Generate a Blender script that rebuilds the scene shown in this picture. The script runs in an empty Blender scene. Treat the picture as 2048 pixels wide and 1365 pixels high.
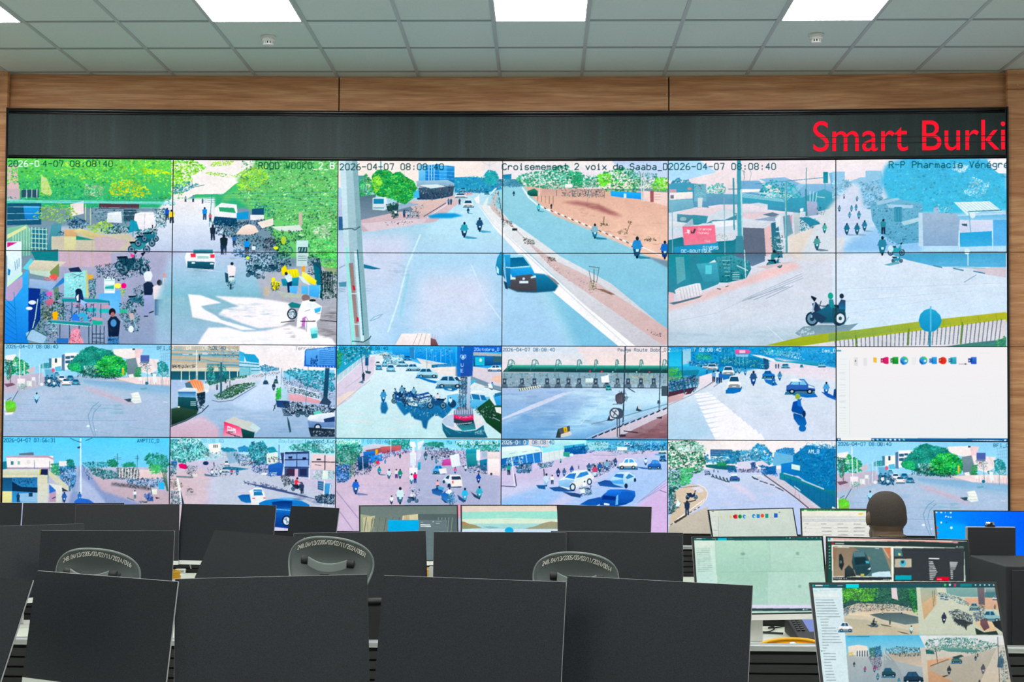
import bpy, bmesh, math, random
import numpy as np
from mathutils import Vector, Matrix

# ------------------------------------------------------------------ camera, world, exposure
sc = bpy.context.scene
COL = sc.collection
EYE = 1.60
FPX = 2651.81
cam_d = bpy.data.cameras.new('camera')
cam = bpy.data.objects.new('camera', cam_d)
COL.objects.link(cam)
cam_d.sensor_fit = 'HORIZONTAL'
cam_d.sensor_width = 36.0
cam_d.lens = 36.0 * FPX / 2048.0
cam_d.shift_x = (1024.0 - 1021.14) / 2048.0
cam_d.shift_y = (785.97 - 682.5) / 2048.0
cam_d.clip_start = 0.05
cam_d.clip_end = 60
_yaw, _pit, _rol = 0.0239, 0.0255, 0.0049
_f = Vector((-math.sin(_yaw) * math.cos(_pit), math.cos(_yaw) * math.cos(_pit), math.sin(_pit)))
_r = Vector((math.cos(_yaw), math.sin(_yaw), 0))
_u = _r.cross(_f)
_R = _r * math.cos(_rol) + _u * math.sin(_rol)
_U = _u * math.cos(_rol) - _r * math.sin(_rol)
cam.matrix_world = Matrix(((_R.x, _U.x, -_f.x, 0), (_R.y, _U.y, -_f.y, 0), (_R.z, _U.z, -_f.z, EYE), (0, 0, 0, 1)))
sc.camera = cam

world = bpy.data.worlds.new('world')
sc.world = world
world.use_nodes = True
world.node_tree.nodes['Background'].inputs[0].default_value = (0.6, 0.75, 0.8, 1)
world.node_tree.nodes['Background'].inputs[1].default_value = 0.03
sc.view_settings.view_transform = 'Standard'
sc.view_settings.look = 'None'
sc.view_settings.exposure = 0.0
sc.view_settings.gamma = 1.0
sc.view_settings.use_curve_mapping = False
sc.cycles.use_denoising = True
sc.cycles.max_bounces = 8
sc.cycles.sample_clamp_indirect = 6.0
LAMP_STRENGTH = 24.0          # the ceiling's LED panels
SCREEN_GAIN = 1.0             # every lit screen

# ------------------------------------------------------------------ helpers
def s2l(c):
    return c / 12.92 if c <= 0.04045 else ((c + 0.055) / 1.055) ** 2.4
def hexc(h):
    return tuple(s2l(int(h[i:i + 2], 16) / 255.0) for i in (0, 2, 4))

def empty(name, label=None, cat=None, group=None, loc=(0, 0, 0), rz=0.0):
    o = bpy.data.objects.new(name, None)
    COL.objects.link(o)
    o.location = loc
    o.rotation_euler = (0, 0, rz)
    o.empty_display_size = 0.1
    return tag(o, label, cat, group)
def tag(o, label=None, cat=None, group=None, kind=None):
    if label: o['label'] = label
    if cat: o['category'] = cat
    if group: o['group'] = group
    if kind: o['kind'] = kind
    return o
def link_mesh(name, me, mats, parent=None, smooth=False):
    for m in (mats if isinstance(mats, (list, tuple)) else [mats]):
        me.materials.append(m)
    o = bpy.data.objects.new(name, me)
    COL.objects.link(o)
    if parent is not None: o.parent = parent
    if smooth:
        me.polygons.foreach_set('use_smooth', [True] * len(me.polygons))
    return o

class MB:
    """collects boxes, prisms, tubes and lathes into one mesh"""
    def __init__(self):
        self.v = []; self.f = []; self.mi = []; self.cur = 0
    def mat(self, i):
        self.cur = i; return self
    def add(self, vs, fs):
        b = len(self.v)
        self.v += [tuple(p) for p in vs]
        for q in fs:
            self.f.append([b + i for i in q]); self.mi.append(self.cur)
        return self
    def box(self, x0, y0, z0, x1, y1, z1, M=None):
        vs = [(x0, y0, z0), (x1, y0, z0), (x1, y1, z0), (x0, y1, z0), (x0, y0, z1), (x1, y0, z1), (x1, y1, z1), (x0, y1, z1)]
        if M is not None: vs = [M @ Vector(p) for p in vs]
        return self.add(vs, [(0, 3, 2, 1), (4, 5, 6, 7), (0, 1, 5, 4), (1, 2, 6, 5), (2, 3, 7, 6), (3, 0, 4, 7)])
    def rbox(self, x0, y0, z0, x1, y1, z1, r, M=None, n=3):
        """box whose vertical outline (in x,z) has rounded corners, extruded along y"""
        pts = []
        for cx, cz, a0 in ((x1 - r, z1 - r, 0), (x0 + r, z1 - r, 90), (x0 + r, z0 + r, 180), (x1 - r, z0 + r, 270)):
            for k in range(n + 1):
                a = math.radians(a0 + 90 * k / n)
                pts.append((cx + r * math.cos(a), cz + r * math.sin(a)))
        return self.prism(pts, y0, y1, M)
    def prism(self, pts, y0, y1, M=None):
        n = len(pts)
        vs = [(x, y0, z) for x, z in pts] + [(x, y1, z) for x, z in pts]
        if M is not None: vs = [M @ Vector(p) for p in vs]
        fs = [list(range(n)), list(range(2 * n - 1, n - 1, -1))]
        fs += [(i, i + n, (i + 1) % n + n, (i + 1) % n) for i in range(n)]
        return self.add(vs, fs)
    def tube(self, pts, r, n=10, caps=True):
        pts = [Vector(p) for p in pts]
        m = len(pts)
        rr = r if isinstance(r, (list, tuple)) else [r] * m
        vs = []; fs = []
        t0 = (pts[1] - pts[0]).normalized()
        ref = Vector((0, 0, 1)) if abs(t0.z) < 0.9 else Vector((1, 0, 0))
        nrm = t0.cross(ref).normalized()
        for i, p in enumerate(pts):
            t = (pts[min(i + 1, m - 1)] - pts[max(i - 1, 0)])
            t = t.normalized() if t.length > 1e-9 else t0
            nrm = (nrm - t * nrm.dot(t))
            nrm = nrm.normalized() if nrm.length > 1e-6 else t.orthogonal().normalized()
            b = t.cross(nrm)
            for k in range(n):
                a = 2 * math.pi * k / n
                vs.append(p + nrm * (rr[i] * math.cos(a)) + b * (rr[i] * math.sin(a)))
        for i in range(m - 1):
            for k in range(n):
                fs.append((i * n + k, i * n + (k + 1) % n, (i + 1) * n + (k + 1) % n, (i + 1) * n + k))
        if caps:
            fs.append(list(range(n - 1, -1, -1)))
            fs.append([(m - 1) * n + k for k in range(n)])
        return self.add(vs, fs)
    def lathe(self, prof, n=24, M=None):
        """profile [(r,z)...] turned about z"""
        vs = []; fs = []
        for r, z in prof:
            for k in range(n):
                a = 2 * math.pi * k / n
                vs.append((r * math.cos(a), r * math.sin(a), z))
        for i in range(len(prof) - 1):
            for k in range(n):
                fs.append((i * n + k, i * n + (k + 1) % n, (i + 1) * n + (k + 1) % n, (i + 1) * n + k))
        fs.append(list(range(n - 1, -1, -1)))
        fs.append([(len(prof) - 1) * n + k for k in range(n)])
        if M is not None: vs = [M @ Vector(p) for p in vs]
        return self.add(vs, fs)
    def grid(self, fn, nu, nv, close=False):
        vs = [fn(i / nu, j / nv) for j in range(nv + 1) for i in range(nu + 1)]
        fs = [(j * (nu + 1) + i, j * (nu + 1) + i + 1, (j + 1) * (nu + 1) + i + 1, (j + 1) * (nu + 1) + i) for j in range(nv) for i in range(nu)]
        return self.add(vs, fs)
    def build(self, name, mats, parent=None, smooth=False, bevel=0.0, seg=2, subsurf=0):
        me = bpy.data.meshes.new(name)
        me.from_pydata(self.v, [], self.f)
        me.update()
        bm = bmesh.new(); bm.from_mesh(me)
        bmesh.ops.recalc_face_normals(bm, faces=bm.faces)
        bm.to_mesh(me); bm.free()
        me.polygons.foreach_set('material_index', self.mi)
        o = link_mesh(name, me, mats, parent, smooth)
        if bevel:
            b = o.modifiers.new('bevel', 'BEVEL'); b.width = bevel; b.segments = seg; b.limit_method = 'ANGLE'
        if subsurf:
            s = o.modifiers.new('sub', 'SUBSURF'); s.levels = subsurf; s.render_levels = subsurf
        return o

# ------------------------------------------------------------------ materials
def new_mat(name):
    m = bpy.data.materials.new(name); m.use_nodes = True
    nt = m.node_tree
    return m, nt, nt.nodes['Principled BSDF']
def nd(nt, t, **kw):
    n = nt.nodes.new(t)
    for k, v in kw.items():
        if k in n.inputs: n.inputs[k].default_value = v
        else: setattr(n, k, v)
    return n
def coords(nt, scale=(1, 1, 1), kind='Object'):
    tc = nd(nt, 'ShaderNodeTexCoord'); mp = nd(nt, 'ShaderNodeMapping')
    mp.inputs['Scale'].default_value = scale
    nt.links.new(tc.outputs[kind], mp.inputs['Vector'])
    return mp.outputs['Vector']
def ramp(nt, fac, stops):
    r = nd(nt, 'ShaderNodeValToRGB')
    e = r.color_ramp.elements
    while len(e) < len(stops): e.new(0.5)
    for k, (p, c) in enumerate(stops):
        e[k].position = p; e[k].color = (*c, 1)
    nt.links.new(fac, r.inputs['Fac'])
    return r.outputs['Color']
def simple(name, col, rough=0.5, metal=0.0, spec=0.5, noise=0.0, nscale=40.0, bump=0.0, stretch=(1, 1, 1)):
    m, nt, b = new_mat(name)
    c = hexc(col) if isinstance(col, str) else col
    b.inputs['Roughness'].default_value = rough
    b.inputs['Metallic'].default_value = metal
    b.inputs['Specular IOR Level'].default_value = spec
    b.inputs['Base Color'].default_value = (*c, 1)
    if noise or bump:
        v = coords(nt, stretch)
        n = nd(nt, 'ShaderNodeTexNoise', Scale=nscale, Detail=3.0)
        nt.links.new(v, n.inputs['Vector'])
        if noise:
            col_o = ramp(nt, n.outputs['Fac'], [(0.25, tuple(x * (1 - noise) for x in c)), (0.75, tuple(min(1, x * (1 + noise)) for x in c))])
            nt.links.new(col_o, b.inputs['Base Color'])
        if bump:
            bp = nd(nt, 'ShaderNodeBump', Strength=bump, Distance=0.002)
            nt.links.new(n.outputs['Fac'], bp.inputs['Height'])
            nt.links.new(bp.outputs['Normal'], b.inputs['Normal'])
    return m

def wood_mat(name, vertical=False):
    m, nt, b = new_mat(name)
    v = coords(nt, (1.2, 1.2, 16) if not vertical else (16, 1.2, 1.2))
    n1 = nd(nt, 'ShaderNodeTexNoise', Scale=1.6, Detail=6.0, Roughness=0.62, Distortion=0.25)
    nt.links.new(v, n1.inputs['Vector'])
    v2 = coords(nt, (2.5, 2.5, 90) if not vertical else (90, 2.5, 2.5))
    n2 = nd(nt, 'ShaderNodeTexNoise', Scale=2.0, Detail=3.0)
    nt.links.new(v2, n2.inputs['Vector'])
    c1 = ramp(nt, n1.outputs['Fac'], [(0.28, hexc('b47648')), (0.5, hexc('d89a6a')), (0.72, hexc('eeb988'))])
    c2 = ramp(nt, n2.outputs['Fac'], [(0.3, (0.78, 0.78, 0.78)), (0.7, (1.08, 1.08, 1.08))])
    mx = nd(nt, 'ShaderNodeMix', data_type='RGBA', blend_type='MULTIPLY')
    mx.inputs['Factor'].default_value = 1.0
    nt.links.new(c1, mx.inputs['A']); nt.links.new(c2, mx.inputs['B'])
    nt.links.new(mx.outputs['Result'], b.inputs['Base Color'])
    b.inputs['Roughness'].default_value = 0.5
    return m

M_WOOD = wood_mat('wood_laminate')
M_SEAM = simple('seam_shadow_gap', '2c1c12', 0.8)
M_NAIL = simple('nail_head', 'd8cfc0', 0.4, 0.3)
M_TILE = simple('mineral_ceiling_tile', 'dcece6', 0.9, noise=0.05, nscale=90, bump=0.25)
M_TBAR = simple('ceiling_grid_metal', 'c2cccc', 0.55, 0.2)
M_TBAR2 = simple('ceiling_cross_tee', 'a4b0b0', 0.6, 0.2)
M_WHITE = simple('white_plastic', 'e8eae6', 0.45)
M_WALL = simple('painted_wall', 'b9bdb8', 0.85, noise=0.03, nscale=6)
M_FLOOR = simple('vinyl_floor', '9a9690', 0.45, noise=0.08, nscale=5)
M_DESK = simple('white_laminate', 'dfe6d8', 0.4, noise=0.02, nscale=12)
M_EDGE = simple('desk_edge_band', 'aebdd0', 0.35)
M_SLAT = simple('black_slat', '17191b', 0.55, noise=0.25, nscale=300)
M_SLATGAP = simple('slat_groove', '050506', 0.8)
M_RAIL = simple('rail_aluminium', 'b4b8ba', 0.35, 0.8)
M_BLACK = simple('black_plastic', '16181a', 0.5, noise=0.2, nscale=260)
M_DARK = simple('charcoal_shell', '565f5e', 0.5, noise=0.10, nscale=220)
M_DARKRIM = simple('charcoal_rim', '77817f', 0.42)
M_CHAIRMESH = simple('black_mesh_fabric', '1b1d1f', 0.85, noise=0.3, nscale=500)
M_SILVER = simple('silver_plastic', 'a4a8ac', 0.4, 0.1)
M_BEZEL = simple('panel_bezel', '0b0f16', 0.4)
M_CHROME = simple('chrome', 'd8dadc', 0.15, 1.0)
M_INK = simple('white_marker_ink', 'f4f2ea', 0.7)
M_YELLOW = simple('yellow_cable_jacket', 'f0b414', 0.45)
M_CABLE = simple('black_cable_jacket', '1c1e1f', 0.5)
M_GLOSS = simple('glossy_black_rail', '0c1016', 0.18)
M_SKIN = simple('brown_skin', '64503f', 0.5, noise=0.10, nscale=30)
M_HAIR = simple('cropped_black_hair', '3a332d', 0.8, noise=0.6, nscale=380, bump=0.5)
M_SHIRT = simple('dark_shirt_cloth', '4a4038', 0.85, noise=0.2, nscale=200)
M_BLUECLOTH = simple('blue_shirt_cloth', '1c2fb0', 0.85, noise=0.1, nscale=120)
M_TROUSER = simple('dark_trousers', '1b1d24', 0.85)
M_CASE = simple('black_textured_case', '24282b', 0.6, noise=0.35, nscale=420)

def lamp_mat():
    m, nt, b = new_mat('led_diffuser')
    e = nd(nt, 'ShaderNodeEmission', Strength=LAMP_STRENGTH)
    e.inputs['Color'].default_value = (1.0, 0.985, 0.95, 1)
    nt.links.new(e.outputs[0], nt.nodes['Material Output'].inputs['Surface'])
    return m
M_LAMP = lamp_mat()

def picture_mat(name='lit_picture', amp=0.03, scale=900.0):
    """a lit screen: emits the picture's own colours, with a little pixel noise"""
    m, nt, b = new_mat(name)
    at = nd(nt, 'ShaderNodeAttribute', attribute_name='Col')
    v = coords(nt)
    n = nd(nt, 'ShaderNodeTexNoise', Scale=scale * 0.12, Detail=4.0, Roughness=0.75)
    nt.links.new(v, n.inputs['Vector'])
    r = ramp(nt, n.outputs['Fac'], [(0.25, (1 - amp,) * 3), (0.75, (1 + amp,) * 3)])
    mx = nd(nt, 'ShaderNodeMix', data_type='RGBA', blend_type='MULTIPLY')
    mx.inputs['Factor'].default_value = 1.0
    nt.links.new(at.outputs['Color'], mx.inputs['A']); nt.links.new(r, mx.inputs['B'])
    e = nd(nt, 'ShaderNodeEmission', Strength=SCREEN_GAIN)
    nt.links.new(mx.outputs['Result'], e.inputs['Color'])
    nt.links.new(e.outputs[0], nt.nodes['Material Output'].inputs['Surface'])
    m.cycles.emission_sampling = 'NONE'
    return m
M_PIC = picture_mat()

def off_screen_mat():
    """switched-off matt screen"""
    m, nt, b = new_mat('matt_screen_off')
    v = coords(nt)
    n = nd(nt, 'ShaderNodeTexNoise', Scale=420.0, Detail=2.0, Roughness=0.8)
    nt.links.new(v, n.inputs['Vector'])
    c = ramp(nt, n.outputs['Fac'], [(0.32, hexc('04060a')), (0.68, hexc('2a3038'))])
    nt.links.new(c, b.inputs['Base Color'])
    b.inputs['Roughness'].default_value = 0.40
    b.inputs['Specular IOR Level'].default_value = 0.38
    return m
M_OFF = off_screen_mat()
# ------------------------------------------------------------------ pictures on lit screens: flat coloured shapes in thin layers
GLYPH = {"|": ["2028"], "/": ["0248"], " ": []}
for _l in """A 022842 1434;B 08023243443505 3546473808;C 4738180703123243;D 08023243473808;E 48080242 0535;F 480802 0535;G 47381807031232434525;H 0802 4842 0545;I 1838 2822 1232;K 0802 480542;L 080242;M 0208254842;N 02084248;O 180703123243473818;P 02083847463505;Q 180703123243473818 2442;R 02083847463505 2542;S 473818070615354443321203;T 0848 2822;U 080312324348;V 082248;W 0812253248;X 0842 4802;Y 082548 2522;Z 08480242;a 16364542 441403123243;b 0802324345361605;c 4536160503123243;d 4842120305163645;e 04444536160503123243;f 48382722 1636;g 46413010 4536160504133344;h 0802 0516364542;i 162622 1232 2728;k 0802 460442;l 182822 1232;m 0602 05162522 25364542;n 0602 0516364542;o 160503123243453616;p 0600 0516364543321203;r 0602 04163645;s 46361605143443321203;t 28233242 0646;u 0603123243 4642;v 062246;w 0612243246;x 0642 4602;y 0622 4610;z 06460242;é 04444536160503123243 2738;0 180703123243473818;1 172822 1232;2 07183847460242;3 07183847463525354443321203;4 32380444;5 480805354443321203;6 3817050312324344351504;7 084822;8 180706153546473818 1504031232434435;9 4515060718384743321203;- 0545;: 2526 2223;_ 0141;. 2223""".split(";"):
    _p = _l.split(" ")
    GLYPH[_p[0]] = _p[1:]

def homography(src, dst):
    A = []
    for (x, y), (u, v) in zip(src, dst):
        A.append([x, y, 1, 0, 0, 0, -u * x, -u * y, u]); A.append([0, 0, 0, x, y, 1, -v * x, -v * y, v])
    A = np.array(A)
    h = np.linalg.solve(A[:, :8], A[:, 8])
    return np.append(h, 1).reshape(3, 3)

def inside(x, y, P):
    c = False; j = len(P) - 1
    for i in range(len(P)):
        if (P[i][1] > y) != (P[j][1] > y) and x < (P[j][0] - P[i][0]) * (y - P[i][1]) / (P[j][1] - P[i][1]) + P[i][0]: c = not c
        j = i
    return c

def circ(cx, cy, rx, ry, n=14):
    return [(cx + rx * math.cos(2 * math.pi * k / n), cy + ry * math.sin(2 * math.pi * k / n)) for k in range(n)]

def blur(a, k):
    """separable blur with the small kernel k"""
    r = len(k) // 2
    for ax in (0, 1):
        p = np.pad(a, [(r, r) if i == ax else (0, 0) for i in range(a.ndim)], mode='edge')
        n = a.shape[ax]
        a = sum(w * (p[i:i + n] if ax == 0 else p[:, i:i + n]) for i, w in enumerate(k))
    return a
def rgb(h):
    return np.array([int(h[i:i + 2], 16) / 255.0 for i in (0, 2, 4)], np.float32)

class Picture:
    """paints what a screen shows from a small script of shapes; several screens can share one picture (nu x nv screens)"""
    def __init__(self, frames, seed=1, res=(368, 207), base='8098a8'):
        # frames: (x0, y0, units per pixel, corner pixels TL TR BR BL, column, row)
        self.fr = []
        for x0, y0, s, q, i, j in frames:
            src = [((x - x0) * s / 10, (y - y0) * s / 10) for x, y in q]
            self.fr.append(homography(src, [(i, j), (i + 1, j), (i + 1, j + 1), (i, j + 1)]))
        self.cur = self.fr[0]
        self.res = res
        self.cw, self.ch = res[0] * 2, res[1] * 2
        nu, nv = max(f[4] for f in frames) + 1, max(f[5] for f in frames) + 1
        self.img = np.empty((nv * self.ch, nu * self.cw, 3), np.float32)
        self.img[:] = rgb(base)
        self.rng = random.Random(seed)
        self.seed = seed
        self.done = False
    def uv(self, P):
        H = self.cur; out = []
        for x, y in P:
            w = H[2, 0] * x + H[2, 1] * y + H[2, 2]
            out.append(((H[0, 0] * x + H[0, 1] * y + H[0, 2]) / w * self.cw, (H[1, 0] * x + H[1, 1] * y + H[1, 2]) / w * self.ch))
        return out
    def poly(self, c, P, sub=None, al=1.0, k=1.0, soft=0):
        Q = self.uv(P)
        hh, ww = self.img.shape[:2]
        xs = [q[0] for q in Q]; ys = [q[1] for q in Q]
        lo_x, hi_x, lo_y, hi_y = min(xs), max(xs), min(ys), max(ys)
        x0, x1 = max(0, int(lo_x) - 2 * soft), min(ww, int(hi_x) + 2 + 2 * soft)
        y0, y1 = max(0, int(lo_y) - 2 * soft), min(hh, int(hi_y) + 2 + 2 * soft)
        if x1 <= x0 or y1 <= y0: return
        T = np.zeros((y1 - y0, x1 - x0 + 1), np.int16)
        n = len(Q)
        for i in range(n):
            xa, ya = Q[i]; xb, yb = Q[(i + 1) % n]
            if ya == yb: continue
            if ya > yb: xa, ya, xb, yb = xb, yb, xa, ya
            r0, r1 = max(y0, math.ceil(ya - .5)), min(y1 - 1, math.ceil(yb - .5) - 1)
            if r1 < r0: continue
            rows = np.arange(r0, r1 + 1)
            xc = xa + (rows + .5 - ya) * ((xb - xa) / (yb - ya))
            col = np.clip(np.ceil(xc - .5), x0, x1).astype(np.int32) - x0
            T[rows - y0, col] += 1
        m = (np.cumsum(T, axis=1)[:, :-1] & 1).astype(np.float32)
        if soft:
            for ax in (0, 1):
                for _ in (0, 1):
                    e = np.pad(m, [(soft + 1, soft) if i == ax else (0, 0) for i in (0, 1)], mode='edge').cumsum(axis=ax)
                    w_ = 2 * soft + 1
                    m = ((e[w_:] - e[:-w_]) if ax == 0 else (e[:, w_:] - e[:, :-w_])) / w_
        if al != 1.0: m *= al
        if '/' in c or '>' in c:
            a, b = c.split('/' if '/' in c else '>')
            a, b = rgb(a) * k, rgb(b) * k
            if '/' in c: t = np.clip((np.arange(y0, y1) + .5 - lo_y) / (hi_y - lo_y + 1e-6), 0, 1)[:, None, None]
            else: t = np.clip((np.arange(x0, x1) + .5 - lo_x) / (hi_x - lo_x + 1e-6), 0, 1)[None, :, None]
            col = (a + (b - a) * t).astype(np.float32)
        else: col = rgb(c) * k
        D = self.img[y0:y1, x0:x1]
        D += m[:, :, None] * (col - D)
    def line(self, c, w, P):
        for (x0, y0), (x1, y1) in zip(P[:-1], P[1:]):
            dx, dy = x1 - x0, y1 - y0
            l = math.hypot(dx, dy) or 1e-6
            ex, ey = dx / l * w * 0.25, dy / l * w * 0.25
            nx, ny = -dy / l * w / 2, dx / l * w / 2
            self.poly(c, [(x0 - ex + nx, y0 - ey + ny), (x1 + ex + nx, y1 + ey + ny), (x1 + ex - nx, y1 + ey - ny), (x0 - ex - nx, y0 - ey - ny)])
    def scatter(self, n, s, cols, P, asp=0.75):
        """irregular dabs, the early ones larger and darker, the late ones smaller and lighter"""
        rg = self.rng
        xs = [p[0] for p in P]; ys = [p[1] for p in P]
        flat = asp < .5
        if not flat: n = int(n * 4.2); s *= .66
        lum = [sum(rgb(c)) / 3 for c in cols]
        dark = min(lum) < .40 and not any(int(c[2:4], 16) > 1.3 * max(int(c[:2], 16), int(c[4:], 16)) for c in cols)   # machinery, crowds: slanting strokes
        amp = min(.36, .07 + .75 * (max(lum) - min(lum)))
        k = 0
        for _ in range(n * 12):
            if k >= n: break
            x, y = rg.uniform(min(xs), max(xs)), rg.uniform(min(ys), max(ys))
            if not inside(x, y, P): continue
            f = k / n
            k += 1
            q = rg.randrange(len(cols))
            if dark and lum[q] > .62 and rg.random() < .6: q = lum.index(min(lum))
            r = s * rg.uniform(0.5, 1.1) * (1.0 if flat else 1.15 - .7 * f); a0 = rg.uniform(0, 6.28)
            m = 9 if flat else rg.choice((5, 6, 7))
            sx = rg.uniform(1, 2.2) if flat else rg.uniform(.8, 1.25)
            Q = [(r * sx * rg.uniform(.7, 1.15) * math.cos(a0 + 6.283 * t / m), asp * r * rg.uniform(.7, 1.15) * math.sin(a0 + 6.283 * t / m)) for t in range(m)]
            if dark and not flat:
                ct, st = math.cos(a0), math.sin(a0); e = rg.uniform(.3, .9)
                Q = [(1.35 * u_ * ct - e * v_ * st, 1.35 * u_ * st + e * v_ * ct) for u_, v_ in Q]
            Q = [(x + u_, y + v_) for u_, v_ in Q]
            if flat: self.poly(cols[q], Q, None, .22)
            else:
                g = 1 + .6 * amp * math.sin(x * .21 + y * .13 + self.seed) * math.sin(y * .37 - x * .07)
                self.poly(cols[q], Q, None, .8, (1 - .7 * amp + amp * f) * g * rg.uniform(.92, 1.07))
    def text(self, c, h, x, y, adv, s, w=0.15, slant=0.0):
        """y is the baseline's height, h the capital height, adv the advance from letter to letter"""
        for ch in s:
            for st in GLYPH.get(ch, []):
                P = [(int(st[k]), int(st[k + 1]) - 2) for k in range(0, len(st), 2)]
                self.line(c, w * h, [(x + px / 4 * adv * 0.68, y - py / 6 * h) for px, py in P])
            x += adv; y += slant * adv
    def shape(self, parts, x, y, sx, sy, cols):
        for c, P in parts:
            c = cols.get(c, c)
            if c == '-': continue
            self.poly(c, [(x + px * sx, y + py * sy) for px, py in P])
    def car(self, view, c, x, y, w, h, glass='2a5878'):
        dark = shade(c, .62); lite = shade(c, 1.12)
        ws = abs(w)
        if view == 'R':       # seen from the front or the rear; x, y is the middle of its foot
            T = [('sh', [(-.5, -.12), (.62, -.12), (.58, .05), (-.46, .05)]), ('b', [(-.5, -.08), (-.5, -.5), (-.43, -.58), (-.33, -.93), (-.22, -1), (.22, -1), (.33, -.93), (.43, -.58), (.5, -.5), (.5, -.08)]),
                 ('g', [(-.36, -.58), (-.27, -.92), (.27, -.92), (.36, -.58)]), ('d', [(-.48, -.2), (.48, -.2), (.46, -.04), (-.46, -.04)]),
                 ('e84a58', [(-.49, -.48), (-.36, -.46), (-.38, -.34), (-.49, -.34)]), ('e84a58', [(.49, -.48), (.36, -.46), (.38, -.34), (.49, -.34)]),
                 ('e8f0f4', [(-.14, -.3), (.14, -.3), (.14, -.22), (-.14, -.22)])]
            self.shape(T, x, y, w, h, {'b': lite + '/' + c, 'd': dark, 'g': glass, 'sh': '3f7898'})
        elif view == 'F':     # seen from the front
            T = [('sh', [(-.5, -.15), (.6, -.15), (.56, .07), (-.5, .07)]), ('b', [(-.5, -.05), (-.5, -.42), (-.42, -.52), (-.33, -.93), (-.22, -1), (.22, -1), (.33, -.93), (.42, -.52), (.5, -.42), (.5, -.05)]),
                 ('g', [(-.37, -.55), (-.28, -.92), (.28, -.92), (.37, -.55)]), ('d', [(-.42, -.34), (.42, -.34), (.44, -.06), (-.44, -.06)]),
                 ('e8f4fa', [(-.47, -.4), (-.3, -.36), (-.32, -.28), (-.47, -.3)]), ('e8f4fa', [(.47, -.4), (.3, -.36), (.32, -.28), (.47, -.3)]),
                 ('d8e8f0', [(-.15, -.2), (.15, -.2), (.15, -.13), (-.15, -.13)])]
            self.shape(T, x, y, w, h, {'b': lite + '/' + c, 'd': dark, 'g': glass, 'sh': '3f7898'})
        else:                 # 'S': the side, nose towards +x (negative w turns it round)
            T = [('sh', [(-.52, -.12), (.5, -.12), (.46, .08), (-.56, .08)]), ('b', [(-.5, -.18), (-.49, -.55), (-.4, -.62), (-.27, -.98), (.12, -1), (.27, -.62), (.46, -.5), (.5, -.2)]),
                 ('g', [(-.36, -.62), (-.25, -.92), (-.07, -.93), (-.07, -.6)]), ('g', [(-.03, -.6), (-.03, -.93), (.11, -.93), (.21, -.6)]), ('d', [(-.5, -.26), (.5, -.28), (.48, -.14), (-.48, -.14)])]
            self.shape(T, x, y, w, h, {'b': lite + '/' + c, 'd': dark, 'g': glass, 'sh': '3f7898'})
            for wx in (-.3, .31):
                self.poly('1c2a38', circ(x + wx * w, y - .14 * h, .105 * ws, .17 * h, 12)); self.poly('b8c8d4', circ(x + wx * w, y - .14 * h, .055 * ws, .09 * h, 10))
    def rider(self, c, x, y, h, bike='24506c', shadow=None):
        """a motorcyclist from the front or the rear"""
        if shadow:
            self.poly(shadow, [(x - .1 * h, y - .03 * h), (x + .1 * h, y - .12 * h), (x + .75 * h, y - .02 * h), (x + .8 * h, y + .05 * h), (x + .2 * h, y + .06 * h)])
        T = [('w', circ(0, -.14, .06, .14, 10)), ('k', [(-.12, -.12), (.1, -.14), (.19, -.5), (-.2, -.5)]), ('l', [(-.05, -.3), (.07, -.3), (.09, -.42), (-.06, -.42)]),
             ('k', [(-.26, -.56), (.26, -.57), (.26, -.52), (-.26, -.51)]), ('c', [(-.17, -.42), (.17, -.42), (.22, -.6), (.15, -.82), (-.14, -.82), (-.22, -.62)]), ('h', circ(.01, -.9, .075, .095, 10))]
        self.shape(T, x, y, h, h, {'w': '1c2838', 'k': bike, 'l': 'c8e8f4', 'c': c, 'h': '26303c'})
    def bike(self, c, x, y, w, rider=None):
        """a motorcycle from the side, nose towards +x"""
        k = abs(w)
        for wx in (-.34, .34):
            self.poly('22384a', circ(x + wx * w, y - .19 * k, .17 * k, .185 * k, 14)); self.poly('6f90a4', circ(x + wx * w, y - .19 * k, .125 * k, .14 * k, 12)); self.poly('2c4458', circ(x + wx * w, y - .19 * k, .06 * k, .065 * k, 8))
        T = [(c, [(-.42, -.46), (-.05, -.5), (.1, -.42), (.24, -.62), (.34, -.58), (.26, -.3), (.05, -.16), (-.18, -.2)]), ('1c2c3a', [(-.45, -.54), (-.04, -.56), (0, -.48), (-.4, -.46)]),
             ('1c2c3a', [(.22, -.72), (.36, -.78), (.37, -.74), (.28, -.62)]), ('9fb8c8', [(.26, -.6), (.3, -.6), (.38, -.22), (.34, -.22)])]
        if rider:
            T += [('20303e', [(-.2, -.56), (.08, -.56), (.12, -.3), (.02, -.2), (-.02, -.42), (-.2, -.44)]), (rider, [(-.22, -.54), (.0, -.54), (.06, -.9), (-.12, -.98), (-.22, -.84)]), (rider, [(.0, -.88), (.26, -.72), (.25, -.66), (0, -.74)]), ('26303c', circ(0, -1.06, .09, .1, 10))]
        self.shape([(c_, [(px * (1 if w > 0 else -1), py) for px, py in P_]) for c_, P_ in T], x, y, k, k, {})
    def person(self, c, x, y, h, legs='28384c'):
        T = [(legs, [(-.13, 0), (-.02, 0), (0, -.45), (-.13, -.48)]), (legs, [(.14, 0), (.04, 0), (0, -.45), (.13, -.48)]), (c, [(-.16, -.45), (.16, -.45), (.19, -.8), (.08, -.85), (-.08, -.85), (-.19, -.8)]), ('2a2c34', circ(0, -.92, .075, .085, 10))]
        self.shape(T, x, y, h, h, {})
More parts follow.
